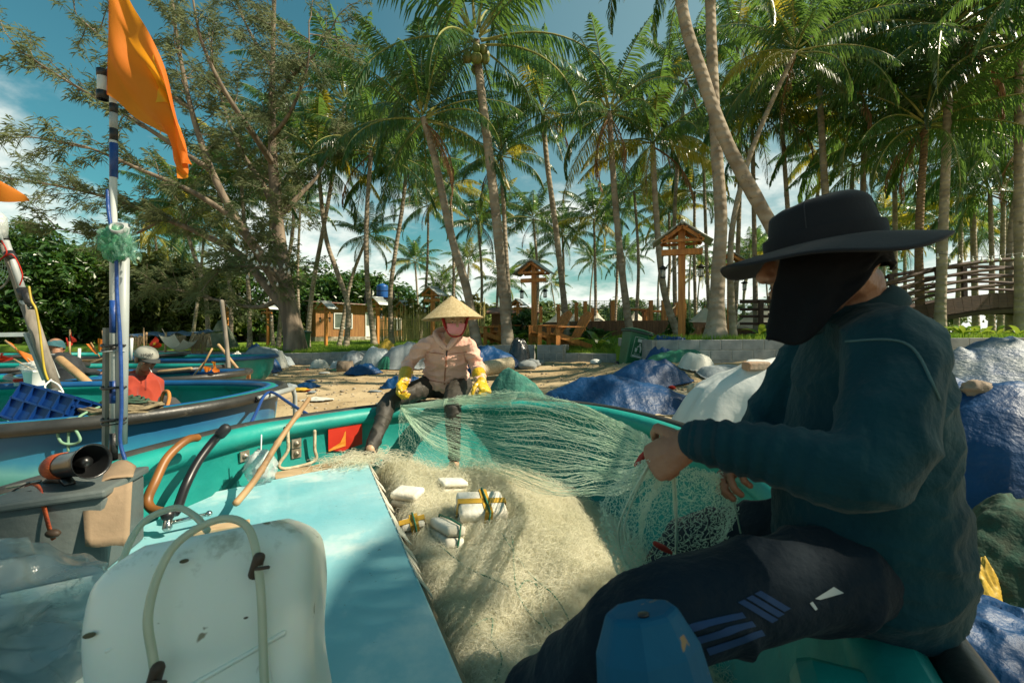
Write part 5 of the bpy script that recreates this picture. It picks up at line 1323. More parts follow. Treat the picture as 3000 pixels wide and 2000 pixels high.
# hat
htm = M('black_hat_cotton', (.014,.016,.021), (.010,.012,.016), rough=.88, scale=5, bump=.35, bscale=220, sheen=.08, spec=.2)
Hc = at(2413,722,.925); tilt = Matrix.Rotation(R(-7.5), 3, 'Y') @ Matrix.Rotation(R(-3), 3, 'X')
b = MB()
def crown_f(u, v):
    a = 2 * PI * u; c, s = math.cos(a), math.sin(a)
    if v < .55: q = v / .55; r = lerp(1.0, .90, q ** 1.5); z = .066 * q
    else: q = (v - .55) / .45; r = .90 * math.cos(q * PI / 2) ** .62 if q < 1 else 0; z = .066 + .030 * math.sin(q * PI / 2)
    w_ = 1 + .018 * noise.noise((c * 2, s * 2, z * 18)) - .03 * max(0, noise.noise((c * 3 + 4, s * 3, z * 9)))
    z += .008 * c * q if v >= .55 else 0
    return Hc + tilt @ V((c * .101 * r * w_, s * .096 * r * w_, z + .006 * noise.noise((c * 2, s * 2, 3)) * v))
b.grid(crown_f, 56, 22, closed=True); hat = obj('hat', b, htm, man)
b = MB(); b.lathe([(1.0,-.004),(1.012,.006),(1.012,.02),(1.0,.028)], (0,0,0), 56, cap=False)
b.v = [tuple(Hc + tilt @ V((x * .108, y * .100, z))) for x, y, z in b.v]; obj('hat_band', b, htm, hat)
b = MB()
def brim_f(u, v):
    a = 2 * PI * u; c, s = math.cos(a), math.sin(a)
    r = lerp(.98, 1.86, v)
    z = -.036 * v ** 1.2 * (.55 + .55 * max(0, -s)) + .020 * v * max(0, c) ** 2 + .006 * math.sin(2 * a + 1) * v + .004 * math.sin(5 * a) * v
    return Hc + tilt @ V((c * .106 * r, s * .100 * lerp(.98, 1.82, v), z))
b.grid(brim_f, 72, 12, closed=True); obj('brim', b, htm, hat, solid=.005)
b = MB()
for k in range(2):
    b.loft([brim_f(i / 40, .92 - .08 * k) + V((0,0,.0025)) for i in range(41)], .0007, 4)
for k in range(4): b.loft([crown_f(.12 + k * .25, .02 + .9 * i / 20) for i in range(21)], .0011, 4)
obj('stitching', b, M('hat_thread', (.03,.033,.04), rough=.9), hat)

# ===== woman in the straw hat =================================================
wom = thing('person', 'person in conical straw hat, pink mask, peach jacket and yellow gloves spreading the net', 'person', at(1305,1170,3.85))
wHip = at(1306,1128,3.86); wHL, wHR = at(1268,1128,3.85), at(1342,1130,3.85)
wkL, waL = at(1140,1178,3.42), at(1084,1326,3.08); wkR, waR = at(1326,1182,3.38), at(1331,1344,3.28)
wSL, wSR = at(1246,1008,3.68), at(1374,1010,3.68); wNk = at(1310,985,3.68)
wEL, wWL = at(1197,1066,3.72), at(1183,1114,3.44); wER, wWR = at(1396,1070,3.72), at(1409,1118,3.46)
whc = at(1333,938,3.56); WR_ = frame(V((.30,-.92,-.28)))
def wom_limbs(mb, g, torso=True, arms=True, legs=True):
    if torso:
        pts = [wHip + V((0,0,.03)), wHip + V((0,-.02,.07)), wHip.lerp(wNk, .5) + V((0,.01,0)), wHip.lerp(wNk, .78), wNk - V((0,0,.03))]
        mb.loft(pts, [(.172+g,.125+g),(.178+g,.132+g),(.168+g,.125+g),(.165+g,.112+g),(.085+g,.065+g)], 22, up=V((0,-1,0)))
        mb.loft([wSL.lerp(wSR, .05), wSL.lerp(wSR, .5) + V((0,.01,.025)), wSL.lerp(wSR, .95)], [.052+g,.07+g,.052+g], 12)
        mb.ell(wHip.lerp(wNk, .58) + V((0,-.06,0)), (.135+g,.075+g,.07+g))
    if arms:
        for S, E, W in ((wSL, wEL, wWL), (wSR, wER, wWR)):
            mb.loft(spline([S, S.lerp(E, .5), E, E.lerp(W, .5), W], 3), [lerp(.054,.043,i/6)+g if i <= 6 else lerp(.043,.029,(i-6)/6)+g for i in range(13)], 12)
    if legs:
        for H, K, A in ((wHL, wkL, waL), (wHR, wkR, waR)):
            mb.loft(spline([H, H.lerp(K, .5) + V((0,0,.01)), K, K.lerp(A, .35), A], 3), [lerp(.095,.064,i/6)+g if i <= 6 else lerp(.064,.036,((i-6)/6)**1.3)+g for i in range(13)], 12)
        mb.loft([wHL - V((.03,0,0)), wHR + V((.03,0,0))], .105 + g, 12)
mb = MB(); wom_limbs(mb, -.010); head(mb, whc, WR_, .98); mb.loft([wNk - V((0,0,.05)), whc - V((0,-.02,.05))], [.055,.052], 12)
for A, dd in ((waL, V((-.62,-.62,-.10))), (waR, V((-.05,-.9,-.25)))):
    dd = dd.normalized(); mb.loft([A + V((0,0,.03)), A - V((0,0,.02)) - dd * .03, A + dd * .06 - V((0,0,.035)), A + dd * .17 - V((0,0,.055))], [(.034,.034),(.034,.034),(.042,.028),(.038,.014)], 12)
    for k in range(5): q = A + dd * (.175 - .006 * k) + V((-dd.y, dd.x, 0)) * (.028 - .014 * k) - V((0,0,.058)); mb.loft([q - dd * .02, q + dd * .022], [.009,.0075], 7)
hL = (at(1165,1180,3.36) - wWL).normalized(); hR = (at(1424,1148,3.36) - wWR).normalized()
def wh(mb, s, fat):
    hand(mb, wWL + hL * .01, hL, V((.75,-.2,.15)), s, side=-1, curl=(.75,1.0,.7), thumb=(.8,.4), fat=fat)
    hand(mb, wWR + hR * .01, hR, V((-.55,.35,-.6)), s, side=1, curl=(1.0,1.3,.8), thumb=(.8,.4), fat=fat)
wh(mb, .86, .9)
remeshed('body', mb, skin_pale, wom, .0055, 3)
eyes(wom, whc - WR_ @ V((0,.006,0)), WR_, .96)
jkm = M('peach_fleece', (.74,.44,.35), (.66,.37,.28), rough=.9, scale=6, detail=7, bump=.7, bscale=32, sheen=.3, spec=.2, dirt_or_glare=((.40,.17,.10), .18, 5))
def jk_disp(c, n):
    d = .016 * max(0, 1 - abs(noise.noise(V((c.x * 8 + c.z * 5, c.y * 8, c.z * 14 - c.x * 4)))) * 3.0) ** 2 - .004
    z = (c.z - wHip.z)
    if abs(c.x - wHip.x) < .2 and z < .22: d += .013 * (1 - abs(math.sin(z * 34 + 2.5 * noise.noise(c * 6)))) - .005
    for E, W in ((wEL, wWL), (wER, wWR)):
        t = (c - E).dot(W - E) / (W - E).length_squared; da = ((c - E) - (W - E) * max(0, min(1, t))).length
        if da < .07 and t > -.6: d += .0045 * math.sin(t * 48)
    return d
mb = MB(); wom_limbs(mb, .010, legs=False); mb.loft([wHip + V((0,-.035,-.035)), wHip + V((0,-.03,.02)), wHip + V((0,-.02,.09))], [(.185,.135),(.196,.148),(.19,.145)], 24, up=V((0,-1,0)), rnd=False); jk = remeshed('hooded_jacket', mb, jkm, wom, .0075, 4, jk_disp)
zt_ = at(1308,1022,3.53)
hp_ = spline([zt_, lerp(zt_, wNk, .35) + V((-.045,-.03,.015)), wNk + V((-.085,-.035,.012)), wNk + V((-.075,.045,.040)), wNk + V((0,.085,.055)), wNk + V((.075,.045,.040)), wNk + V((.085,-.035,.012)), lerp(zt_, wNk, .35) + V((.045,-.03,.015)), zt_ + V((.006,0,0))], 6)
b = MB(); b.loft(hp_, [lerp(.010, .030, math.sin(PI * i / (len(hp_) - 1)) ** .6) for i in range(len(hp_))], 10); obj('hood', b, jkm, wom)
zipm = M('zip_tape', (.45,.16,.08), rough=.6); zb = M('zip_pull', (.015,.015,.02), rough=.4)
z_ = decal(jk, [(1307,1024),(1311,1024),(1304,1126),(1300,1126)], zipm, 'zip', wom, .004, 3, 20)
seam_m = M('jacket_seam', (.42,.17,.10), (.36,.14,.08), rough=.9)
for q in ([(1250,1030),(1300,1036),(1300,1038),(1250,1032)], [(1312,1036),(1368,1030),(1368,1032),(1312,1038)], [(1244,1110),(1300,1120),(1300,1123),(1244,1113)], [(1310,1120),(1366,1110),(1366,1113),(1310,1123)]): decal(jk, q, seam_m, 'seam', wom, .003, 12, 3)
z_ = decal(jk, [(1307,1025),(1311.5,1025),(1310.5,1044),(1306.5,1044)], zb, 'zip_pull', wom, .008, 3, 5)
wtm = M('dark_leggings', (.025,.022,.018), (.04,.036,.028), rough=.62, scale=7, bump=.3, bscale=90, dirt_or_glare=((.13,.12,.10), .2, 4), spec=.4)
mb = MB(); wom_limbs(mb, .003, torso=False, arms=False); remeshed('trousers', mb, wtm, wom, .008, 5, wrinkle(11, .008))
glm = M('yellow_rubber', (.60,.40,.02), (.50,.31,.012), rough=.35, scale=10, spec=.6, bump=.25, bscale=60)
for k, (W, E, hd) in enumerate(((wWL, wEL, hL), (wWR, wER, hR))):
    mb = MB()
    if k == 0: hand(mb, W + hd * .01, hd, V((.75,-.2,.15)), 1.15, side=-1, curl=(.75,1.0,.7), thumb=(.8,.4), fat=1.25)
    else: hand(mb, W + hd * .01, hd, V((-.55,.35,-.6)), 1.15, side=1, curl=(1.0,1.3,.8), thumb=(.8,.4), fat=1.25)
    ax = (E - W).normalized(); mb.loft([W + hd * .03, W, W + ax * .05, W + ax * .15], [.039,.041,.045,.054], 14, rnd=False)
    remeshed('glove', mb, glm, wom, .0048, 2, wrinkle(30, .003))
msm = M('pink_mask', (.72,.27,.31), (.66,.24,.28), rough=.8, bump=.2, bscale=200, scale=10)
b = MB()
def mask_f(u, v):
    a = lerp(-1.25, 1.25, u); z = lerp(-.092, -.012 + .012 * math.cos(a * 1.3), v); k = math.cos(a)
    bulge = .022 * math.cos(a * 1.1) * math.sin(PI * min(1, max(0, .15 + v * .8)))
    return whc + WR_ @ V((math.sin(a) * (.074 - .020 * (1 - v) ** 2), .016 + k * (.080 - .022 * (1 - v) ** 2) + bulge, z))
b.grid(mask_f, 26, 16); obj('face_mask', b, msm, wom, solid=.003)
straw = M('straw_hat', (.60,.48,.27), (.46,.35,.18), rough=.7, scale=4, stretch=(14,14,1.2), detail=6, bump=.5, bscale=40, transl=.18)
b = MB(); apex = at(1323,867,3.55); ax = (V((-.05,.03,1))).normalized(); rm = ax.to_track_quat('Z', 'Y').to_matrix()
Rh, Hh = .236, .180
def cone(u, v):
    a = 2 * PI * u; r = Rh * v; z = -Hh * v ** 1.06 + .002 * math.sin(v * 90)
    return apex + rm @ V((math.cos(a) * r, math.sin(a) * r, z))
b.grid(lambda u, v: cone(u, max(.004, v)), 60, 34, closed=True); hat = obj('straw_hat', b, straw, wom, solid=.004)
b = MB(); b.loft([cone(i / 48, 1.0) for i in range(49)], .0045, 6); obj('hat_rim', b, straw, hat)
b = MB()
for k in range(1, 9): b.loft([cone(i / 40, k / 9) - rm @ V((0,0,.005)) for i in range(41)], .0022, 4)
obj('hoop', b, M('bamboo_hoop', (.40,.20,.08), rough=.6), hat)
rbm = M('red_ribbon', (.40,.012,.015), (.30,.01,.012), rough=.5, scale=8)
b = MB(); chin = whc + WR_ @ V((0,.045,-.115)); b.grid(lambda u, v: spl[int(round(u * 24))] + WR_ @ V((0, lerp(-.012,.012,v), 0)), 25, 2) if False else None
for s in (-1, 1):
    b = MB(); pts = spline([whc + WR_ @ V((s*.105,.0,.035)), whc + WR_ @ V((s*.085,.02,-.04)), whc + WR_ @ V((s*.045,.05,-.105)), chin + WR_ @ V((0,.005,-.004))], 6); b.loft(pts, (.007,.002), 6, rnd=False); obj('ribbon', b, rbm, wom)
    b = MB(); q = whc + WR_ @ V((s*.098,.01,-.005)); b.loft(spline([q + V((0,0,.03)), q + V((s*.012,-.01,0)), q + V((s*.020,-.012,-.035)), q + V((s*.030,-.01,-.06))], 4), (.014,.003), 6, rnd=False); obj('bow', b, rbm, wom)
b = MB(); b.ell(whc + WR_ @ V((0,-.034,.0)), (.074,.080,.075), WR_, 20, 14); obj('hair', b, hair_m, wom)

# ===== man in the red shirt ==================================================
rc = at(418,1170,4.45); rm_ = thing('person', 'person in a red polo shirt and stained grey cap looking down beside the moored boat', 'person', V((rc.x, rc.y, -.05)))
rHip = V((rc.x, rc.y, .62)); rNk = at(412,1092,4.5); rSL, rSR = at(385,1118,4.36), at(440,1112,4.72)
rhc = at(428,1052,4.42); RR = frame(V((.88,-.36,-.30)))
rE1, rW1 = at(375,1190,4.25), at(432,1208,4.1); rE2, rW2 = at(452,1175,4.6), at(470,1210,4.25)
def red_l(mb, g, torso=True, legs=True, arms=1.0):
    if torso:
        mb.loft([rHip, rHip.lerp(rNk, .35), rHip.lerp(rNk, .7), rNk - V((0,0,.03))], [(.16+g,.115+g),(.165+g,.12+g),(.18+g,.12+g),(.09+g,.07+g)], 18, up=V((.9,-.4,0)))
        mb.loft([rSL, rSL.lerp(rSR, .5) + V((-.02,0,.02)), rSR], [.058+g,.08+g,.058+g], 12)
    for S, E, W in ((rSL, rE1, rW1), (rSR, rE2, rW2)):
        if arms < 1: mb.loft([S, S.lerp(E, arms)], [.060+g,.056+g], 10)
        else: mb.loft(spline([S, E, W], 4), [.058+g,.054+g,.05+g,.046+g,.043+g,.04+g,.035+g,.03+g,.026+g], 10)
    if legs:
        for s in (-.09, .09):
            K = rHip + V((.25, s * 1.6 - .05, -.05)); A = V((K.x + .02, K.y, .05)); mb.loft(spline([rHip + V((0,s,0)), K, A], 4), [lerp(.095,.045,i/8)+g for i in range(9)], 12)
            if g < .0: mb.loft([A - V((.05,0,.02)), A + V((.16,0,-.04))], [(.04,.035),(.035,.02)], 10)
mb = MB(); red_l(mb, -.008); mb.loft([rNk - V((0,0,.05)), rhc - V((.01,0,.05))], [.058,.054], 12); head(mb, rhc, RR, 1.0)
hand(mb, rW1, V((.8,-.5,-.2)), V((0,.2,-1)), 1.0, side=1, curl=(.5,.6,.4)); hand(mb, rW2, V((.6,-.7,-.2)), V((0,.2,-1)), 1.0, side=-1, curl=(.5,.6,.4))
remeshed('body', mb, skin, rm_, .006, 3); eyes(rm_, rhc, RR)
rsm = M('red_cotton', (.34,.035,.010), (.27,.024,.008), rough=.85, scale=6, bump=.3, bscale=150, sheen=.2, dirt_or_glare=((.30,.03,.012), .2, 4))
mb = MB(); red_l(mb, .008, legs=False, arms=.72); red_shirt = remeshed('polo_shirt', mb, rsm, rm_, .008, 4, wrinkle(8, .012, fz=.6))
b = MB(); b.grid(lambda u, v: rNk + V((math.cos(2*PI*u) * lerp(.064,.088,v) + .012, math.sin(2*PI*u) * lerp(.062,.085,v), lerp(.03,-.012,v) - .03 * max(0, math.cos(2*PI*u)))), 28, 5, closed=True); obj('collar', b, rsm, rm_, solid=.008)
decal(red_shirt, [(424,1100),(428,1100),(429,1142),(425,1142)], M('dark_red_placket', (.22,.02,.008), rough=.8), 'placket', rm_, .004, 3, 8)
mb = MB(); 
for s in (-.09, .09):
    K = rHip + V((.25, s * 1.6 - .05, -.05)); A = V((K.x + .02, K.y, .05)); mb.loft(spline([rHip + V((0,s,0)), K, A], 4), [lerp(.103,.055,i/8) for i in range(9)], 12)
mb.loft([rHip - V((0,.1,0)), rHip + V((0,.1,0))], .12, 12); remeshed('trousers', mb, M('grey_trousers', (.05,.05,.05), rough=.9), rm_, .01, 4)
capm = M('stained_grey_cap', (.30,.30,.26), (.13,.14,.125), rough=.9, scale=7, detail=7, contrast=.3, bump=.3, bscale=150)
b = MB(); b.grid(lambda u, v: rhc + RR @ V((math.cos(2*PI*u) * .090 * math.cos(v*PI/2)**.75, math.sin(2*PI*u) * .112 * math.cos(v*PI/2)**.75 - .006, .030 + .092 * math.sin(v*PI/2))), 36, 14, closed=True); cap = obj('cap', b, capm, rm_, solid=.004)
b = MB(); b.grid(lambda u, v: rhc + RR @ V((lerp(-.085,.085,u) * (1 - .25*v*v), .055 + math.sqrt(max(0, 1-(2*u-1)**2)) * (.048 + .075*v) , .036 - .016*v - .020*(2*u-1)**2)), 20, 8); obj('visor', b, M('dark_visor', (.035,.04,.04), rough=.8), cap, solid=.004)
tx = bpy.data.curves.new('lettering', 'FONT'); tx.body = 'HOM'; tx.size = .042; tx.extrude = .001; tx.align_x = 'CENTER'; tx.materials.append(M('black_thread', (.012,.012,.012), rough=.8))
_t = bpy.data.objects.new('tmp_text', tx); col.objects.link(_t); bpy.context.view_layer.update()
_m = bpy.data.meshes.new_from_object(_t.evaluated_get(bpy.context.evaluated_depsgraph_get())); bpy.data.objects.remove(_t)
to = bpy.data.objects.new('lettering', _m); col.objects.link(to); to.parent = cap
lp_ = rhc + RR @ V((.050,.090,.062)); nrm_ = (RR @ V((.55,.72,.42))).normalized(); to.location = lp_ + nrm_ * .006 - world_off(cap)
xx = V((0,0,1)).cross(nrm_).normalized(); to.rotation_euler = Matrix((xx, nrm_.cross(xx), nrm_)).transposed().to_euler()
b = MB(); b.ell(rhc + RR @ V((0,-.022,.016)), (.080,.096,.080), RR, 20, 14); obj('hair', b, hair_m, rm_)
b = MB(); q = rhc + RR @ V((.012,.098,-.055)); b.loft([q, q + RR @ V((.012,.06,-.02))], .004, 6); obj('cigarette', b, white_p, rm_)

# ===== man in the dark jacket, back turned ======================================
dc = at(185,1160,5.9); dm = thing('person', 'person in a dark jacket and teal knitted cap bending away over a boat', 'person', V((dc.x, dc.y, -.05)))
dHip = at(225,1175,5.9); dNk = at(172,1040,6.05); dS1, dS2 = at(140,1062,6.0), at(216,1058,6.05); dhc = at(164,1018,6.12); DR = frame(V((-.1,.95,-.3)))
def dk_l(mb, g, legs=True, torso=True, arms=True):
    if torso:
        mb.loft([dHip, dHip.lerp(dNk, .4), dHip.lerp(dNk, .75), dNk - V((0,0,.04))], [(.17+g,.13+g),(.185+g,.13+g),(.20+g,.13+g),(.09+g,.08+g)], 18, up=V((0,-1,0)))
        mb.loft([dS1, dS1.lerp(dS2, .5) + V((0,0,.03)), dS2], [.065+g,.09+g,.065+g], 12)
    if arms:
        for S, E, W in ((dS1, at(128,1120,5.95), at(140,1165,6.25)), (dS2, at(240,1085,6.15), at(285,1092,6.4))): mb.loft(spline([S, E, W], 4), [lerp(.066,.034,i/8)+g for i in range(9)], 10)
    if legs:
        for s in (-.1, .1): mb.loft([dHip + V((s,0,0)), dHip + V((s,.02,-.40)), V((dHip.x + s, dHip.y, .02))], [.10+g,.07+g,.055+g], 12)
mb = MB(); dk_l(mb, -.01); mb.loft([dNk - V((0,0,.06)), dhc], [.06,.055], 12); head(mb, dhc, DR, 1.05)
hand(mb, at(140,1165,6.25), V((.2,.6,-.6)), V((0,.5,-1)), 1, side=1); hand(mb, at(285,1092,6.4), V((.7,.6,-.2)), V((0,.2,-1)), 1, side=-1)
for s in (-.1, .1): mb.loft([V((dHip.x + s, dHip.y - .05, 0)), V((dHip.x + s, dHip.y + .16, -.02))], [(.045,.04),(.04,.022)], 10)
remeshed('body', mb, skin, dm, .008, 3)
mb = MB(); dk_l(mb, .008, legs=False); remeshed('jacket', mb, M('charcoal_jacket', (.022,.026,.030), (.015,.018,.02), rough=.85, scale=6, bump=.3, bscale=80), dm, .01, 4, wrinkle(7, .012))
mb = MB(); dk_l(mb, .008, torso=False, arms=False); mb.loft([dHip - V((.08,0,0)), dHip + V((.08,0,0))], .135, 12); remeshed('trousers', mb, M('brown_trousers', (.06,.05,.04), rough=.9), dm, .01, 4)
b = MB(); b.grid(lambda u, v: dhc + DR @ V((math.cos(2*PI*u) * .092 * math.cos(v*PI/2)**.7, math.sin(2*PI*u) * .110 * math.cos(v*PI/2)**.7 - .01, -.005 + .115 * math.sin(v*PI/2) + .003*math.sin(v*30))), 32, 16, closed=True); obj('knitted_cap', b, M('teal_knit', (.03,.11,.13), (.022,.08,.1), rough=.9, scale=20, bump=.6, bscale=90), dm)
b = MB(); b.loft([dNk + V((math.cos(2*PI*i/20)*.072, math.sin(2*PI*i/20)*.07, .012)) for i in range(21)], .006, 6); obj('collar_band', b, white_p, dm)
# ---------------------------------------------------------------- fishing net
nline = M('net_filament', (.80,.77,.62), (.68,.66,.50), rough=.4, scale=3, transl=.35, spec=.6)
nline_g = M('net_filament_green', (.62,.76,.62), (.52,.68,.52), rough=.4, scale=3, transl=.35, spec=.6)
nbase = M('net_mass', (.80,.75,.58), (.64,.61,.45), rough=.8, scale=22, detail=9, bump=1, bscale=45, transl=.15, dirt_or_glare=((.36,.40,.26), .2, 5))
def deck_edge_x(y):
    e = sorted(edge, key=lambda p: p[1])
    if y <= e[0][1]: return e[0][0] + .02
    for (x0, y0), (x1, y1) in zip(e[:-1], e[1:]):
        if y0 <= y <= y1: return lerp(x0, x1, (y - y0) / (y1 - y0))
    return e[-1][0] - .1 + (y - e[-1][1]) * .1
def hull_x(y):
    xs_ = [(abs(p.y - y), p.x) for p in ring if p.x > -.1]; return min(xs_)[1] - .12
def net_z(x, y):
    lx_, rx_ = deck_edge_x(y) - .02, hull_x(y)
    if rx_ - lx_ < .1: return .06
    u = (x - lx_) / (rx_ - lx_)
    if u < -.02 or u > 1: return .06
    ub = smooth((u + .02) / .16) * smooth((1 - u) / .55); vb = smooth((3.42 - y) / .35) * smooth((y - .1) / .4)
    crest = .25 + .05 * math.sin(y * 2.1 + 1) + .06 * noise.noise((x * 2.2, y * 2.2, 3)) + .025 * noise.noise((x * 6, y * 6, 1))
    left = .06 * smooth((.3 - u) / .3)
    return .10 + vb * (ub * crest + left)
b = MB()
b.grid(lambda u, v: V((lerp(-1.05, 1.0, u), lerp(.15, 3.5, v), net_z(lerp(-1.05, 1.0, u), lerp(.15, 3.5, v)))), 110, 150)
netm = thing('fishing_net', 'great tangled heap of pale fishing net on the floor of the turquoise boat', 'fishing net', (.1, 2.0, .1))
obj('net_mass', b, nbase, netm)
random.seed(12); cur = []
while len(cur) < 42000:
    y = random.uniform(.45, 3.4) ; x = random.uniform(-1.0, .95)
    z0 = net_z(x, y)
    if z0 < .15 and random.random() > .15: continue
    a = random.uniform(0, 2 * PI); st = random.uniform(.008, .020); turn = random.uniform(-.5, .5); pts = []; hgt = random.random() ** 2 * .05; ph = random.uniform(0, 6)
    for k in range(13):
        a += turn + random.uniform(-.45, .45); x += math.cos(a) * st; y += math.sin(a) * st
        zz_ = net_z(x, y) if k % 3 == 0 or k == 0 else zz_
        pts.append((x, y, max(zz_, .12) + .004 + hgt * abs(math.sin(ph + k * .55))))
    if pts[0][0] < deck_edge_x(pts[0][1]) - .05: continue
    cur.append(pts)
strands('filament', cur, .00042, nline, netm)
cur = []
while len(cur) < 4200:
    y = random.uniform(.7, 3.4); x = random.uniform(-1.0, .95); z0 = net_z(x, y)
    if z0 < .17 or x < deck_edge_x(y): continue
    a = random.uniform(0, 6.28); st = random.uniform(.012, .03); turn = random.choice((-1, 1)) * random.uniform(.15, .6); pts = []; hgt = random.uniform(.02, .10 if y > 2.9 else .055); ph = random.uniform(0, 3)
    for k in range(16):
        a += turn + random.uniform(-.3, .3); x += math.cos(a) * st; y += math.sin(a) * st; pts.append((x, y, max(net_z(x, y), .12) + .004 + hgt * abs(math.sin(ph + k * .35))))
    cur.append(pts)
strands('filament_loop', cur, .0006, nline, netm)
# the stretched sheets: zigzag meshes that share their knots
def net_sheet(fn, nl, npt, amp=1.0, jit=.004):
    out = []
    for i in range(nl + 1):
        pts = []
        for k in range(npt):
            s = k / (npt - 1); sg = 1 if (k + i) % 2 else -1
            v = min(1, max(0, (i + sg * .47 * amp) / nl)); p = fn(s, v)
            pts.append(p + V((random.gauss(0, jit), random.gauss(0, jit), random.gauss(0, jit))))
        out.append(pts)
    return out
def bez(pts):
    sp = spline(pts, 16); n = len(sp) - 1
    return lambda s: sp[min(n, int(s * n))].lerp(sp[min(n, int(s * n) + 1)], s * n - int(s * n)) if s < 1 else sp[-1]
top = bez([at(1176,1188,3.33), at(1300,1165,3.34), at(1425,1142,3.34), at(1560,1146,3.1), at(1700,1182,2.5), at(1850,1252,1.55), at(1928,1318,.90)])
bot = bez([at(1174,1196,3.32), at(1250,1300,3.2), at(1430,1385,2.95), at(1600,1440,2.4), at(1760,1450,1.7), at(1870,1420,1.2), at(1926,1345,.89)])
def shA(s, v):
    v2 = v ** .75; p = top(s).lerp(bot(s), v2); g = math.sin(PI * s) * math.sin(PI * v)
    return p + V((0, .05 * g, -.05 * g)) + V((0, .03 * noise.noise((s * 5, v * 4, 2)), .035 * noise.noise((s * 5, v * 4, 8)))) * math.sin(PI * s)
shn = thing('stretched_net', 'green net stretched in the air between the gloved hands and the seated man', 'fishing net', at(1500,1250,2.6))
cur = net_sheet(shA, 27, 110, 1.0, .004)
strands('mesh', cur, .0004, nline_g, shn)
cur = []
for i in range(80):     # gathered tension lines
    v = random.random(); v1 = min(1, max(0, v + random.uniform(-.2, .2))); cur.append([shA(k / 40, lerp(v, v1, k / 40)) + V((0,0,random.gauss(0,.003))) for k in range(41)])
for i in range(90):
    v = random.random() * .06; v1 = random.random() * .10; s1 = random.choice((.42, .42, 1)); cur.append([shA(k / 40 * s1, lerp(v, v1, k / 40)) + V((0, -.03 * (k < 18), random.gauss(0, .004))) for k in range(41)])
strands('tension_line', cur, .0009, nline_g, shn)
bot2 = bez([at(1215,1395,3.1), at(1290,1405,3.05), at(1370,1402,3.0), at(1480,1400,2.9), at(1580,1410,2.7)])
def shB(s, v):
    p = at(1172,1200,3.32).lerp(bot2(v), s); return p + V((.10 * (v - .35) * math.sin(PI * s), -.05 * math.sin(PI * s), .05 * math.sin(PI * s) * noise.noise((s * 3, v * 5, 5)) - .04 * math.sin(PI * s)))
strands('mesh', net_sheet(shB, 26, 56, 1.0, .005), .0005, nline_g, shn)
tC = bez([at(1905,1345,.87), at(1945,1360,.88), at(2020,1372,.93), at(2120,1392,1.0)])
bC = bez([at(1800,1640,1.30), at(1850,1790,1.22), at(1960,1780,1.15), at(2080,1660,1.15), at(2165,1500,1.15)])
def shC(s, v):
    p = tC(v).lerp(bC(v), s ** 1.1); k = math.sin(PI * s)
    return p + V((-.07 * k * (1 - v) + .02 * k * math.sin(v * 9), .03 * k * math.sin(v * 14), .02 * k)) + V((.02, .02, .01)) * noise.noise((s * 6, v * 6, 3)) * k
hn = thing('hanging_net', 'pale net hanging in a bunch from the bare hand of the seated man', 'fishing net', at(1950,1550,1.1))
strands('mesh', net_sheet(shC, 84, 74, 1.0, .0035), .0005, nline_g, hn)
cord_m = M('net_cord', (.42,.56,.42), (.5,.6,.48), rough=.5, scale=30)
for k, pts in enumerate(([at(1905,1350,.87), at(1840,1470,.95), at(1812,1560,1.05), at(1835,1650,1.12), at(1905,1715,1.1)], [at(1908,1352,.87), at(1855,1460,.95), at(1830,1560,1.02), at(1880,1640,1.1), at(1960,1690,1.1)], [at(1968,1352,.88), at(1975,1480,.93), at(1985,1580,1.0), at(1968,1665,1.05)], [at(1972,1352,.88), at(1982,1480,.94), at(1980,1600,1.0), at(1990,1670,1.06)], [at(2118,1392,1.0), at(2150,1470,1.04), at(2170,1560,1.1)])):
    b = MB(); b.loft(spline(pts, 8), .0022, 6); obj('cord', b, cord_m, hn)
redt = M('red_tag', (.45,.03,.015), rough=.6, scale=20, bump=.5, bscale=80)
for k, (px, py, d, px2, py2, par) in enumerate(((1898,1318,.95,1862,1362,hn), (1918,1590,1.0,1966,1618,hn), (1815,1755,1.22,1850,1745,netm))):
    b = MB(); b.loft([at(px,py,d), at((px+px2)/2,(py+py2)/2,d), at(px2,py2,d)], [.005,.0075,.004], 8); obj('red_tag', b, redt, par)
# net hanging over far gunwale and green mound behind the woman
gnet = M('green_net_pile', (.03,.17,.13), (.02,.11,.09), rough=.85, scale=9, detail=8, bump=1, bscale=40, dirt_or_glare=((.10,.22,.17), .3, 8))
# green rope lying over the net heap
grope = M('green_twine', (.02,.16,.09), (.012,.10,.06), rough=.7, scale=40, bump=.5, bscale=120)
def on_net(px, py, lift=.03):
    lo, hi = .6, 3.6
    for _ in range(40):
        d = lo + (hi - lo) * 0; break
    best = None
    for k in range(160):
        d = .7 + k * .018; p = at(px, py, d)
        e = abs(p.z - (net_z(p.x, p.y) + lift))
        if best is None or e < best[0]: best = (e, p)
    p = best[1]; return V((p.x, p.y, net_z(p.x, p.y) + lift))
t = thing('green_twine', 'thin dark green twine trailing over the pale net heap', 'twine', on_net(1550,1680))
for pts in (((1470,1560),(1510,1620),(1560,1690),(1620,1740),(1660,1800),(1690,1880)),((1480,1500),(1500,1570),(1505,1650),(1515,1735),(1560,1810),(1620,1860),(1670,1895)),((1515,1735),(1540,1700),(1575,1720),(1590,1790),(1620,1840)),((1290,1600),(1370,1660),(1450,1700),(1490,1720)),((1640,1900),(1655,1850),(1690,1840),(1700,1890),(1660,1940)),((1380,1830),(1440,1815),(1440,1870),(1470,1920),(1450,1990))):
    b = MB(); b.loft(spline([on_net(*p) for p in pts], 6), .0030, 5); obj('strand', b, grope, t)
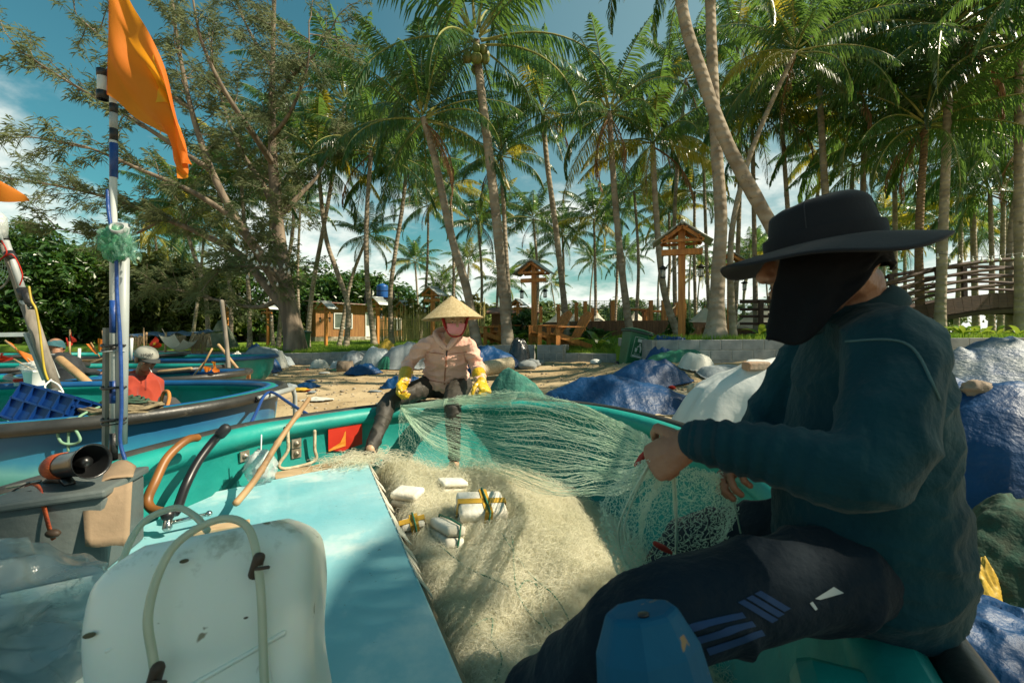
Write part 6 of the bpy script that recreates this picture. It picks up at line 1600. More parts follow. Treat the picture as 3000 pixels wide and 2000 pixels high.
# polystyrene floats
foam = M('polystyrene', (.72,.70,.62), (.58,.54,.44), rough=.85, scale=9, detail=8, bump=.6, bscale=45, dirt_or_glare=((.30,.25,.16), .25, 8))
tape = M('yellow_tape', (.55,.33,.04), (.45,.26,.03), rough=.4, scale=8)
def float_block(label, px, py, size, rz, rx=0, ry=0, taped=True, lift=.05, roped=True):
    c = on_net(px, py, lift); t = thing('net_float', label, 'float', c, 'polystyrene floats')
    rt = Matrix.Rotation(rz, 3, 'Z') @ Matrix.Rotation(rx, 3, 'X') @ Matrix.Rotation(ry, 3, 'Y'); sx, sy, sz = size
    for k in (-1, 1):
        b = MB(); bb = MB(); bb.box((0,0,k*sz*.26), (sx, sy, sz*.47)); b.v = [tuple(c + rt @ V(v)) for v in bb.v]; b.f = bb.f; b.m = bb.m
        obj('foam_slab', b, foam, t, bevel=.016)
    if taped:
        for (w_, l_) in (((.042), 0), ((.042), 1)):
            b = MB(); hx, hy, hz = sx/2+.003, sy/2+.003, sz/2+.003
            if l_ == 0: q = [(-hx*.0-w_/2 + sx*.08, y, z) for y, z in ((-hy,-hz),(-hy,hz),(hy,hz),(hy,-hz))]; ad = V((w_,0,0))
            else: q = [(x, -w_/2, z) for x, z in ((-hx,-hz),(-hx,hz),(hx,hz),(hx,-hz))]; ad = V((0,w_,0))
            vs = [c + rt @ V(p) for p in q] + [c + rt @ (V(p) + ad) for p in q]; b.add(vs, [(i, (i+1) % 4, 4 + (i+1) % 4, 4 + i) for i in range(4)])
            obj('tape', b, tape, t, sm=False, solid=.002)
    if roped:
        b = MB(); hy, hz = sy/2+.008, sz/2+.008
        b.loft([c + rt @ V((sx*.08 + .004*math.sin(i), y, z)) for i, (y, z) in enumerate(((-hy,-hz),(-hy,0),(-hy,hz),(0,hz+.004),(hy,hz),(hy,0),(hy,-hz)))], .005, 6); obj('twine', b, grope, t)
float_block('largest white foam float wrapped with crossed yellow tape and green twine', 1408, 1497, (.25,.20,.13), .25, R(14), R(4), lift=.06)
float_block('long white foam float tied with green twine left of the taped float', 1308, 1560, (.10,.23,.10), .55, R(-8), R(12), taped=False, lift=.05)
float_block('dirty foam float half buried at the deck edge with yellow tape', 1210, 1545, (.12,.09,.07), .3, R(10), R(-10), lift=.035)
float_block('grimy foam float buried in the net near the deck corner', 1195, 1455, (.16,.12,.09), -.3, R(5), 0, taped=False, lift=.03, roped=False)
float_block('foam float buried in the net behind the taped float', 1325, 1425, (.17,.12,.08), .5, 0, R(8), taped=False, lift=.03, roped=False)
# filaments over the deck corner
random.seed(9); cur = []
for _ in range(420):
    f = random.uniform(.55, 1); x, y = lerp(-1.35, -.88, f) + random.gauss(0, .05), lerp(2.74, 3.05, f) + random.gauss(0, .06); a = random.uniform(0, 6.28); pts = []; ph = random.uniform(0, 6); h = random.uniform(.005, .045)
    for k in range(12): a += random.uniform(-.6, .6); x += math.cos(a) * .016; y += math.sin(a) * .016; pts.append((x, y, DZ + .01 + h * abs(math.sin(ph + k * .3))))
    cur.append(pts)
strands('net_scrap', cur, .0008, nline); o = bpy.data.objects['net_scrap']; tag(o, 'wisps of pale net caught on the far corner of the deck board', 'net scrap')

# ---------------------------------------------------------------- flag and masts
pvc = M('white_pvc', (.62,.65,.63), (.50,.54,.53), rough=.4, scale=4, dirt_or_glare=((.35,.35,.31), .15, 6))
gpvc = M('grey_pvc', (.36,.39,.39), (.28,.31,.31), rough=.45, scale=4, dirt_or_glare=((.2,.2,.18), .2, 6))
bltape = M('blue_tape', (.012,.06,.26), (.01,.05,.2), rough=.45, scale=9, bump=.5, bscale=30)
bktape = M('black_tape', (.012,.013,.014), (.02,.02,.02), rough=.45, scale=9, bump=.6, bscale=30)
fcl = M('flag_cloth', (.68,.19,.012), (.60,.15,.010), rough=.75, scale=3, transl=.45, tcol=(.92,.40,.02), bump=.2, bscale=120)
fcr = M('flag_cloth_red', (.55,.03,.012), (.48,.025,.01), rough=.75, scale=3, transl=.35, tcol=(.8,.06,.01))
fcy = M('flag_cloth_orange', (.72,.20,.02), (.66,.16,.015), rough=.75, scale=3, transl=.4, tcol=(.95,.35,.02))
star_m = M('flag_star', (.80,.58,.03), rough=.7, scale=3, transl=.4, tcol=(.95,.7,.03))
MD = 2.08
t = thing('flag_mast', 'tall taped mast of bundled white and grey pipes carrying the orange flag', 'mast', at(325,1345,MD))
def seg(nm, p0, p1, r, m, parent=t, n=14): b = MB(); b.loft([p0, p1], r, n, rnd=False); return obj(nm, b, m, parent)
axis = lambda py: at(lerp(335, 333, (py + 200) / 1500) if py > 600 else lerp(331, 334, (py + 200) / 800), py, MD)
seg('pipe', axis(1340), axis(-160), .0145, pvc)
for (y0, y1, m) in ((880,975,bltape),(1115,1180,bltape),(420,520,bltape),(305,332,bktape),(378,412,bktape),(332,378,gpvc),(1010,1030,bktape),(1130,1150,bktape),(1225,1235,bktape),(1268,1345,bktape)): seg('tape_wrap', axis(y1), axis(y0), .0160 if m is not gpvc else .0155, m)
q = at(301,205,MD); seg('antenna_tube', at(301,292,MD), at(301,205,MD), .021, pvc); 
for (y0, y1) in ((205,225),(268,292)): seg('tape_wrap', at(301,y1,MD), at(301,y0,MD), .0235, bktape)
b = MB(); b.beam(at(308,1345,MD+.01), at(311,960,MD+.01), .022, .014); obj('wood_batten', b, M('grey_batten', (.30,.29,.26), (.2,.19,.17), rough=.9, scale=5), t, sm=False)
b = MB(); b.lathe([(.030,0),(.030,.46)], (0,0,0), 18, cap=False); p0, p1 = at(355,1300,MD+.015), at(363,655,MD+.01)
rq = (p1 - p0).to_track_quat('Z', 'Y').to_matrix(); Lp = (p1 - p0).length
b = MB(); b.lathe([(.021,0),(.021,Lp)], p0, 16, rq, cap=False); obj('grey_pipe', b, gpvc, t, solid=.004)
b = MB(); pe = at(355,690,MD-.01); re_ = V((.25,-.62,.45)).to_track_quat('Z', 'Y').to_matrix(); b.lathe([(.027,-.03),(.029,.0),(.029,.055),(.024,.055),(.024,0),(.0,0)], pe, 18, re_, cap=False); obj('pipe_elbow', b, gpvc, t)
b = MB(); b.loft(spline([axis(560) + V((-.02,-.01,0)), at(318,620,MD-.02), at(340,760,MD-.03), at(342,850,MD-.03), at(352,1000,MD-.03), at(356,1180,MD-.03), at(352,1290,MD-.03), at(368,1350,MD-.03)], 6), .0075, 8); obj('blue_hose', b, bltape, t)
for y in (1012,1028,1135,1228,1240):
    b = MB(); c = at(333,y,MD); b.loft([c + V((math.cos(a*PI/8)*.048, math.sin(a*PI/8)*.034, .003*math.sin(a))) for a in range(17)], .0035 if y in (1028,1240) else .006, 6); obj('lashing', b, bktape if y != 1028 else gpvc, t)
# green bag tied on the mast
obj_ = crumple(at(338,715,MD-.02), (.050,.040,.062), 5, .6, 40, 26, 2.4)
gb = thing('green_plastic_bag', 'pale green plastic bag knotted round the mast under the open pipe end', 'plastic bag', at(338,715,MD))
gbm = M('green_bag_film', (.22,.60,.36), (.14,.5,.27), rough=.2, spec=.6, transl=.5, alpha=.62, bump=.6, bscale=20)
gbp = M('pale_bag_film', (.30,.56,.44), (.24,.5,.38), rough=.2, spec=.6, transl=.5, alpha=.45, bump=.6, bscale=20)
obj('knot', obj_, gbm, gb)
def wing(c0, c1, c2, c3, sd, nm='wing'):
    b = MB(); b.grid(lambda u, v: V(c0).lerp(c1, u).lerp(V(c3).lerp(c2, u), v) + V((0, .03 * noise.noise((u*4+sd, v*4, 1)), .02 * noise.noise((u*5+sd, v*3, 4)))), 16, 16); obj(nm, b, gbp, gb)
wing(at(335,665,MD-.03), at(268,690,MD-.06), at(325,770,MD-.05), at(352,742,MD-.03), 1); wing(at(355,680,MD-.03), at(398,685,MD-.04), at(412,762,MD-.04), at(372,752,MD-.03), 5)
wing(at(345,700,MD-.05), at(402,708,MD-.05), at(398,778,MD-.05), at(372,748,MD-.05), 9); wing(at(340,655,MD-.04), at(292,668,MD-.04), at(300,735,MD-.06), at(352,752,MD-.06), 13); wing(at(345,660,MD-.05), at(385,668,MD-.05), at(380,745,MD-.06), at(335,755,MD-.06), 17)
# the big flag, gathered by a falling breeze
te = bez([at(322,-150,MD-.035), at(352,-60,MD-.035), at(380,10,MD-.02), at(440,110,MD-.03), at(490,215,MD-.03), at(520,340,MD-.03), at(548,440,MD-.02), at(553,470,MD)])
be = bez([at(314,278,MD-.035), at(350,298,MD-.035), at(385,342,MD-.02), at(440,372,MD-.02), at(490,400,MD-.01), at(520,445,MD), at(522,490,MD), at(538,528,MD)])
def flagf(u, v):
    p = be(u).lerp(te(u), v); hoist = at(314,278,MD-.035).lerp(at(322,-150,MD-.035), v)
    p = hoist.lerp(p, smooth(u * 3)) if u < .33 else p
    k = smooth(u * 2.5)
    fold = .022 * math.sin(v * 9 + u * 5) + .012 * math.sin(v * 17 - u * 7) + .02 * noise.noise((u * 4, v * 5, 2))
    return p + V((.010 * math.sin(v * 13 + u * 4), fold, 0)) * k
t = thing('flag', 'large orange flag with a yellow star drooping from the tall mast', 'flag', at(326,140,MD))
b = MB(); b.grid(flagf, 70, 60); obj('cloth', b, fcl, t)
def star(fn, cu, cv, ru, rv, parent, rot=0, eps=.003, n=8):
    b = MB(); outl = []
    for k in range(10): a = rot + PI / 2 + k * PI / 5; r = 1 if k % 2 == 0 else .40; outl.append((cu + ru * r * math.cos(a), cv + rv * r * math.sin(a)))
    for sgn in (-1, 1):
        for k in range(10):
            p, q = outl[k], outl[(k + 1) % 10]; vs = []
            for i in range(n + 1):
                for j in range(n + 1): f = i / n; g = j / n; u = lerp(cu, lerp(p[0], q[0], g), f); v = lerp(cv, lerp(p[1], q[1], g), f); vs.append(fn(u, v) + V((0, sgn * eps, 0)))
            b.add(vs, [(i*(n+1)+j, i*(n+1)+j+1, (i+1)*(n+1)+j+1, (i+1)*(n+1)+j) for i in range(n) for j in range(n)])
    return obj('star', b, star_m, parent)
star(flagf, .54, .62, .17, .30, t, rot=.3)
b = MB(); b.grid(lambda u, v: flagf(u * .055, v) + V((0,-.003,0)), 4, 60); obj('hoist_band', b, M('hoist_band', (.58,.10,.02), rough=.8, transl=.3), t)

# left leaning mast
t = thing('leaning_mast', 'leaning taped pipe mast with wires at the left edge above the moored boat', 'mast', at(165,1145,4.6)); d = 4.6
for (a, c, r, m, nm) in (((0,655),(18,705),.028,bktape,'tape_wrap'),((-10,630),(85,905),.030,gpvc,'pipe'),((14,720),(70,895),.034,M('driftwood', (.26,.23,.19), (.16,.14,.115), rough=.9, scale=6, stretch=(3,3,.5)),'wood_pole'),((70,880),(96,905),.040,gpvc,'collar'),((62,845),(76,880),.042,bktape,'tape_wrap'),((72,850),(95,905),.040,bktape,'tape_wrap'),((25,740),(40,760),.043,bktape,'tape_wrap'),((80,895),(165,1150),.052,MATS['driftwood'],'wood_post')):
    b = MB(); b.loft([at(*a, d), at(*c, d)], r, 10, rnd=False); obj(nm, b, m, t)
b = MB(); b.beam(at(95,975,d+.1), at(150,1110,d+.1), .16, .03); obj('grey_plank', b, gpvc, t, sm=False)
b = MB(); b.loft(spline([at(85,840,d-.06), at(92,880,d-.07), at(105,905,d-.08), at(115,960,d-.07), at(122,1020,d-.07), at(130,1080,d-.07), at(140,1112,d-.06)], 6), .010, 6); obj('yellow_wire', b, M('yellow_wire', (.50,.36,.03), rough=.5), t)
b = MB(); b.loft(spline([at(5,705,d-.05), at(20,740,d-.07), at(-5,765,d-.05), at(35,745,d-.05), at(65,800,d-.05), at(58,835,d-.05)], 6), .006, 5); obj('red_wire', b, fcr, t)
b = MB(); b.loft(spline([at(150,1112,d-.05), at(132,1130,d-.1), at(140,1145,d-.1), at(170,1145,d-.1), at(185,1150,d-.1), at(172,1128,d-.08), at(150,1115,d-.05)], 6), .008, 6); obj('white_cable', b, white_p, t)
b = MB(); c = at(-10,780,d); b.loft([c + V((math.cos(a*PI/16)*.17, -.02, math.sin(a*PI/16)*.24)) for a in range(33)], .010, 6); obj('hoop_frame', b, MATS['driftwood'], t)
b = MB(); hp_ = [[c + V((math.cos(q)*.165*k/6, -.02, math.sin(q)*.235*k/6)) for q in [i*PI/10 for i in range(21)]] for k in range(1,7)]
for r_ in hp_: b.loft(r_, .0025, 3, cap=False)
for i in range(20): b.loft([c + V((0,-.02,0)), c + V((math.cos(i*PI/10)*.165, -.02, math.sin(i*PI/10)*.235))], .0025, 3, cap=False)
obj('hoop_netting', b, nline_g, t)
b = MB(); b.lathe([(.0,-.10),(.055,-.10),(.06,.0),(.05,.10),(.02,.14),(.0,.14)], at(0,665,d-.1), 16, cap=False); obj('clear_bottle', b, bag_clear, t)
# flags: (cloth corners in survey bearings: hoist top, hoist bottom, fly)
def small_flag(label, pole, cloth, d, m, star_=None, pr=.012):
    t = thing('small_flag', label, 'flag', at(*pole[0], d)); b = MB(); b.loft([at(*pole[0], d), at(*pole[1], d)], pr, 7, rnd=False); obj('pole', b, bp_, t)
    c = [at(*p, d) for p in cloth]
    if len(c) == 3: c.append(c[2] + V((.01,0,.01)))
    def f(u, v): p = c[0].lerp(c[3], u).lerp(c[1].lerp(c[2], u), v); return p + V((0, .06 * math.sin(u * 6 + v * 3) * u, .01 * math.sin(u * 9)))
    b = MB(); b.grid(f, 16, 12); obj('cloth', b, m, t)
    if star_: star(lambda u, v: f(min(1, max(0, u)), min(1, max(0, v))), .5, .5, star_, star_, t, eps=.006, n=3)
small_flag('orange flag on a bamboo stick leaning left beside the grey plank', ((130,1090),(15,997)), ((17,998),(92,1072),(95,1055),(70,1030)), 6.3, fcy)
small_flag('red flag on a thin stick at the left edge above the white bucket', ((112,1092),(40,1052)), ((42,1053),(0,1062),(-10,1040),(8,1035)), 6.0, fcr)
small_flag('tall dark red flag on a pole over the far boats', ((206,1045),(205,965)), ((205,968),(205,1000),(222,1003),(212,985)), 12, fcr, None, .02)
small_flag('small dark red flag left of the tall dark red flag', ((205,1050),(204,1000)), ((193,988),(196,1015),(208,1012),(203,1000)), 11, fcr, None, .02)
small_flag('crumpled orange flag on a slanting pole behind the dark jacket', ((292,1045),(266,1003)), ((266,1003),(288,1040),(272,1032),(256,1008)), 9, fcy)
small_flag('orange flag hanging straight down beside the mast foot', ((308,1040),(300,968)), ((287,992),(287,1025),(303,1030),(304,995)), 9, fcl)
small_flag('diamond shaped red flag with a star beyond the grey cap', ((422,1060),(421,960)), ((455,986),(435,1010),(458,1022),(475,1008)), 9.5, fcr, .26)
small_flag('orange pennant on a leaning stick at the rim of the third boat', ((560,1108),(600,1060)), ((618,1058),(632,1060),(638,1090),(630,1092)), 6.3, fcy)
small_flag('short orange pennant by the leaning stick on the third boat', ((585,1088),(622,1020)), ((596,1075),(600,1090),(612,1086),(610,1074)), 6.3, fcl)
small_flag('orange flag with a yellow edge high at the left border', ((-60,900),(-60,500)), ((-60,500),(-60,590),(78,588),(10,535)), 4.0, fcl)
# ---------------------------------------------------------------- moored boats
bluehull = M('painted_hull_blue', (.05,.32,.44), (.03,.22,.36), rough=.42, scale=1.2, detail=8, dirt_or_glare=((.22,.46,.48), .35, 1.8))
nt = bluehull.node_tree; L = nt.links; bs = nt.nodes['Principled BSDF']; src = bs.inputs['Base Color'].links[0].from_socket
tc = node(nt, 'ShaderNodeTexCoord'); sx = node(nt, 'ShaderNodeSeparateXYZ'); L.new(tc.outputs['Object'], sx.inputs[0])
nz = node(nt, 'ShaderNodeTexNoise'); nz.inputs['Scale'].default_value = 1.3; nz.inputs['Detail'].default_value = 6; L.new(tc.outputs['Object'], nz.inputs['Vector'])
ad = node(nt, 'ShaderNodeMath', operation='MULTIPLY_ADD'); L.new(nz.outputs['Fac'], ad.inputs[0]); ad.inputs[1].default_value = .42; L.new(sx.outputs[2], ad.inputs[2])
rp = node(nt, 'ShaderNodeValToRGB'); L.new(ad.outputs[0], rp.inputs[0]); rp.color_ramp.elements[0].position = .60; rp.color_ramp.elements[0].color = (.05,.34,.30,1); rp.color_ramp.elements[1].position = .86; rp.color_ramp.elements[1].color = (.012,.085,.22,1)
e = rp.color_ramp.elements.new(.70); e.color = (.16,.46,.46,1); e = rp.color_ramp.elements.new(.76); e.color = (.03,.24,.40,1)
mx = node(nt, 'ShaderNodeMix', data_type='RGBA'); mx.inputs[0].default_value = .8; L.new(src, mx.inputs[6]); L.new(rp.outputs[0], mx.inputs[7]); L.new(mx.outputs[2], bs.inputs['Base Color'])
def moored(label, cx, cy, rx, ry, rot=0, zr=.77, hs=1.0, mo=None, mi=None, pipe_m=None, inner=None):
    t = thing('basket_boat', label, 'boat', (cx, cy, zr - .77 * hs)); n = 72
    rg = []
    for i in range(n):
        a = 2 * PI * i / n; c, s = math.cos(a), math.sin(a); x = math.copysign(abs(c) ** .9, c) * rx; y = math.copysign(abs(s) ** .9, s) * ry
        rg.append(V((cx + x * math.cos(rot) - y * math.sin(rot), cy + x * math.sin(rot) + y * math.cos(rot), .04 * (c * c))))
    hull(t, rg, zr, hs, mo or turq, mi or turq_in)
    q = ring_normals(rg); b = MB(); b.loft([p + k * .075 + V((0,0,zr-.03)) for p, k in zip(rg, q)] + [rg[0] + q[0] * .075 + V((0,0,zr-.03))], .046, 10, cap=False); obj('fender_pipe', b, pipe_m or blackpipe, t)
    if inner: b = MB(); b.loft([p - k * .06 + V((0,0,zr-.03)) for p, k in zip(rg, q)] + [rg[0] - q[0] * .06 + V((0,0,zr-.03))], .04, 10, cap=False); obj('rim_roll', b, inner, t)
    return t, rg
b2, rg2 = moored('blue and white painted basket boat with thick black rim left of the mast', -4.05, 4.10, 1.72, 1.40, .06, zr=.76, mo=bluehull, inner=bluepaint)
moored('smaller basket boat with a blue inside behind the red shirted person', -5.55, 6.75, 1.45, .85, .05, zr=.72, hs=.9, mi=bluepaint)
moored('basket boat with a blue rim at the left edge behind the blue crate', -6.9, 5.6, 1.5, 1.0, 0, zr=.72, hs=.9, pipe_m=bluepaint)
moored('turquoise basket boat just behind the dark jacketed person', -6.7, 8.0, 1.5, .95, 0, zr=.72, hs=.9)
moored('pale turquoise boat at the far left under the flags', -9.2, 7.8, 1.5, 1.0, 0, zr=.74, hs=.9)
moored('far basket boat with a blue rim near the sack heaps', -6.9, 10.3, 1.4, .85, 0, zr=.78, hs=.9, pipe_m=bluepaint)
moored('farthest basket boat under the dark red flags', -9.4, 10.8, 1.5, .9, 0, zr=.8, hs=.9)
moored('basket boat with dark rim left of the farthest boat', -12.2, 10.6, 1.5, .9, 0, zr=.8, hs=.9)
# things in and on the moored boats
blc = M('crate_blue', (.004,.036,.18), (.003,.03,.14), rough=.35, scale=4, dirt_or_glare=((.05,.10,.25), .15, 6))
def crate(label, c, sz, rt, m):
    t = thing('plastic_crate', label, 'crate', c); sx, sy, h = sz
    b = MB(); 
    def add(p, s): 
        bb = MB(); bb.box(p, s); b.add([V(c) + rt @ V(v) for v in bb.v], bb.f)
    add((0,0,-h/2), (sx, sy, .01))
    for s in (-1, 1): add((0, s*sy/2, 0), (sx, .008, h)); add((s*sx/2, 0, 0), (.008, sy, h))
    obj('body', b, m, t, sm=False)
    b = MB()
    for s in (-1, 1):
        for k in range(5): add((lerp(-sx/2, sx/2, k/4), s*(sy/2+.012), 0), (.010, .022, h))
        for z in (-.45, .05, .47): add((0, s*(sy/2+.012), z*h), (sx+.03, .022, .012))
        for k in range(5): add((s*(sx/2+.012), lerp(-sy/2, sy/2, k/4), 0), (.022, .010, h))
        for z in (-.45, -.05, .28, .47): add((s*(sx/2+.012), 0, z*h), (.022, sy+.03, .012))
    obj('rib', b, m, t, sm=False)
crate('big ribbed blue plastic crate tilted on the rim of the blue and white boat', at(195,1212,3.32), (.52,.36,.26), Matrix.Rotation(R(-14), 3, 'Z') @ Matrix.Rotation(R(10), 3, 'Y') @ Matrix.Rotation(R(-24), 3, 'X'), blc)
t = MB(); p0 = at(22,1240,3.1); p1 = at(150,1230,3.35); t.beam(V((p0.x, 3.25, .72)), V((p1.x-.1, 3.5, .74)), .03, .36); tag(obj('grey_board', t, boxm, loc=(p0.x, 3.25, .55), sm=False, bevel=.01), 'dark grey panel standing inside the blue and white boat', 'panel')
# rope coil
ropeb = M('brown_rope', (.24,.19,.11), (.15,.12,.07), rough=.9, scale=30, bump=1, bscale=70)
roped = M('dark_green_rope', (.03,.08,.05), (.05,.07,.045), rough=.9, scale=30, bump=1, bscale=70)
def coil(label, c, rx, ry, n, m, r=.012, tilt=0, h=.012):
    random.seed(int(c.x * 100)); b = MB(); pts = []
    for k in range(n * 18):
        a = k / 18 * 2 * PI; w_ = 1 + .10 * math.sin(k * .35) + .18 * math.sin(k * .061 + 1) + random.uniform(-.02, .02); f = k / (n * 18)
        pts.append(V(c) + V((math.cos(a) * rx * w_, math.sin(a) * ry * w_, h * n * f + .01 * math.sin(a * 2 + k) + tilt * math.cos(a))))
    b.loft(pts, r, 6); return tag(obj('rope_coil', b, m, loc=c), label, 'rope')
coil('coil of stiff brown rope lying on the rim behind the flag mast', at(350,1208,3.25), .23, .15, 8, ropeb, .011, .01, .006)
coil('dark green rope draped beside the brown rope coil', at(335,1190,3.4), .20, .10, 4, roped, .010, .03)
tube_thing('orange_rope', 'orange rope loop standing on the rim before the red shirted person', 'rope', [at(470,1205,3.55), at(472,1175,3.6), at(480,1150,3.62), at(492,1147,3.6), at(496,1165,3.55), at(490,1190,3.5), at(484,1214,3.42)], .013, M('orange_rope', (.50,.20,.04), (.38,.14,.03), rough=.85, scale=30, bump=1, bscale=70))
tube_thing('green_rope', 'pale green rope looped over the black rim of the blue and white boat', 'rope', [at(290,1192,3.2), at(240,1215,3.05), at(218,1240,2.98), at(228,1250,2.95), at(262,1228,3.0), at(195,1228,2.98), at(170,1262,2.93), at(180,1295,2.93), at(215,1300,2.95), at(235,1285,2.95), at(205,1245,2.95), at(200,1320,2.95)], .008, M('pale_green_rope', (.20,.36,.24), (.15,.28,.18), rough=.8, scale=30))
t = thing('pipe_frame', 'bent grey metal pipe frame lashed to the end of the blue and white boat', 'pipe frame', at(760,1165,4.1))
b = MB(); pz = [at(752,1170,3.95), at(800,1155,4.2), at(858,1138,4.55), at(864,1160,4.6), at(866,1215,4.6)]; b.loft(pz[:3], .026, 12, rnd=False); b.loft([pz[2], pz[3], V((pz[4].x, pz[4].y, .05))], .022, 10); obj('pipe', b, gpvc, t)
b = MB(); b.lathe([(.027,0),(.027,.02),(.018,.02),(.018,-.02)], pz[0], 14, (pz[0] - pz[1]).to_track_quat('Z', 'Y').to_matrix(), cap=False); obj('pipe_mouth', b, iron, t)
tube_thing('blue_strap', 'flat blue strap tied from the pipe frame down to the turquoise rim', 'strap', [at(728,1254,3.1), at(752,1205,3.5), at(775,1158,4.0), at(800,1150,4.1), at(850,1182,3.7), at(915,1222,3.2)], .012, bltape)
# bucket, jar, bamboo tube, white beam
t = thing('white_bucket', 'white plastic bucket with a crumpled bag on its lid in the left boat', 'bucket', at(105,1128,4.9)); c = at(105,1128,4.9)
b = MB(); b.lathe([(.085,0),(.10,.14),(.105,.145),(.105,.165),(.0,.168)], c, 22, cap=False); obj('pail', b, white_p, t); obj('lid_bag', crumple(c + V((-.01,0,.20)), (.12,.10,.05), 4, .45), bag_clear, t)
t = thing('red_lidded_jar', 'small clear jar with a red lid left of the white bucket', 'jar', at(60,1130,4.9)); c = at(60,1130,4.9)
b = MB(); b.lathe([(.05,0),(.052,.045),(.0,.045)], c, 16, cap=False); obj('glass', b, bag_clear, t); b = MB(); b.lathe([(.056,.045),(.056,.075),(.0,.077)], c, 16, cap=False); obj('lid', b, fcr, t)
tube_thing('bamboo_tube', 'thick pale bamboo tube leaning across the dark jacketed person', 'bamboo tube', [at(175,1052,5.4), at(215,1085,5.35), at(258,1122,5.3)], .045, bp_, 3, 12)
b = MB(); b.beam(at(-40,981,6.5), at(90,979,6.5), .06, .06); tag(obj('white_beam', b, white_p, loc=at(-40,981,6.5), sm=False), 'white painted beam held level at the left edge above the flags', 'beam')
for px, py0, py1, d, lb in ((383,1055,990,7.2,'thin white plastic pipe standing behind the red shirted person'), (230,1085,1020,8.0,'short white pipe standing among the far boats')):
    b = MB(); b.loft([at(px, py0, d), at(px + 3, py1, d)], .022, 10, rnd=False); tag(obj('white_pipe', b, pvc, loc=at(px, py0, d)), lb, 'pipe')
for i, (a, c, d) in enumerate((((40,1092),(240,1072),8.2), ((150,1058),(420,1052),9.6), ((330,1072),(120,1078),9.2), ((560,1080),(440,1092),7.2), ((260,1068),(330,1040),9.0))):
    b = MB(); b.loft([at(*a, d), at(*c, d)], .03, 7); tag(obj('bamboo_spar', b, bp_, loc=at(*a, d)), ('bamboo spar lying across the boat behind the white bucket','long bamboo spar across the far boats below the hammock','bamboo spar behind the dark jacket','pale spar on the third boat','short spar slanting up beside the flag mast')[i], 'spar')
# wooden oar and sculls
def oar(label, a, c, d, blade_c, m):
    t = thing('wooden_oar', label, 'oar', at(*a, d)); b = MB(); b.loft([at(*a, d), at(*c, d)], .028, 8); obj('shaft', b, m, t)
    b = MB(); q = at(*blade_c, d); b.box(q + V((0,0,.0)), (.42,.03,.22)); b.box(q + V((.10,0,-.11)), (.14,.028,.10)); obj('blade', b, M('varnished_blade', (.30,.12,.04), rough=.5, scale=4), t, sm=False, bevel=.02)
oar('bent wooden oar with an orange blade stuck in the sand by the conifer', (722,1112), (640,1010), 8.2, (700,1104), bp_)
b = MB(); b.loft(spline([at(672,1112,8.0), at(665,1020,8.0), at(655,930,8.0), at(650,882,8.0)], 5), [.035]*16, 8); tag(obj('leaning_pole', b, MATS['driftwood'], loc=at(672,1112,8.0)), 'grey weathered pole standing before the yellow lantern post', 'pole')

# ---------------------------------------------------------------- tarpaulins, sacks, heaps
tblue = M('blue_tarp', (.003,.050,.155), (.002,.036,.115), rough=.50, scale=3, detail=6, spec=.4, bump=.8, bscale=22, dirt_or_glare=((.05,.13,.24), .12, 4))
tblue2 = M('faded_blue_tarp', (.008,.06,.17), (.13,.17,.18), rough=.5, scale=2.4, detail=9, contrast=.75, stretch=(1,1.5,2.5), bump=.7, bscale=18)
twhite = M('white_tarp', (.66,.68,.66), (.56,.59,.58), rough=.5, scale=2, bump=.6, bscale=6, dirt_or_glare=((.45,.42,.35), .14, 4))
tgrey = M('grey_sacking', (.24,.28,.30), (.17,.20,.22), rough=.6, scale=5, bump=.6, bscale=40, dirt_or_glare=((.10,.10,.09), .2, 4))
tbag = M('black_bin_bag', (.02,.022,.024), (.03,.03,.03), rough=.22, scale=4, spec=.7, bump=.8, bscale=9)
wsack = M('woven_white_sack', (.58,.58,.52), (.46,.46,.41), rough=.7, scale=5, bump=.4, bscale=60, dirt_or_glare=((.33,.29,.2), .25, 4))
ysack = M('yellow_cloth', (.50,.33,.03), (.40,.25,.02), rough=.6, scale=5, bump=.5, bscale=16)
gsack = M('green_sack', (.02,.17,.10), (.015,.11,.07), rough=.6, scale=5, bump=.6, bscale=30)
tannet = M('tan_net_pile', (.40,.33,.22), (.27,.21,.13), rough=.9, scale=20, detail=9, bump=1, bscale=50, dirt_or_glare=((.18,.13,.08), .25, 6))
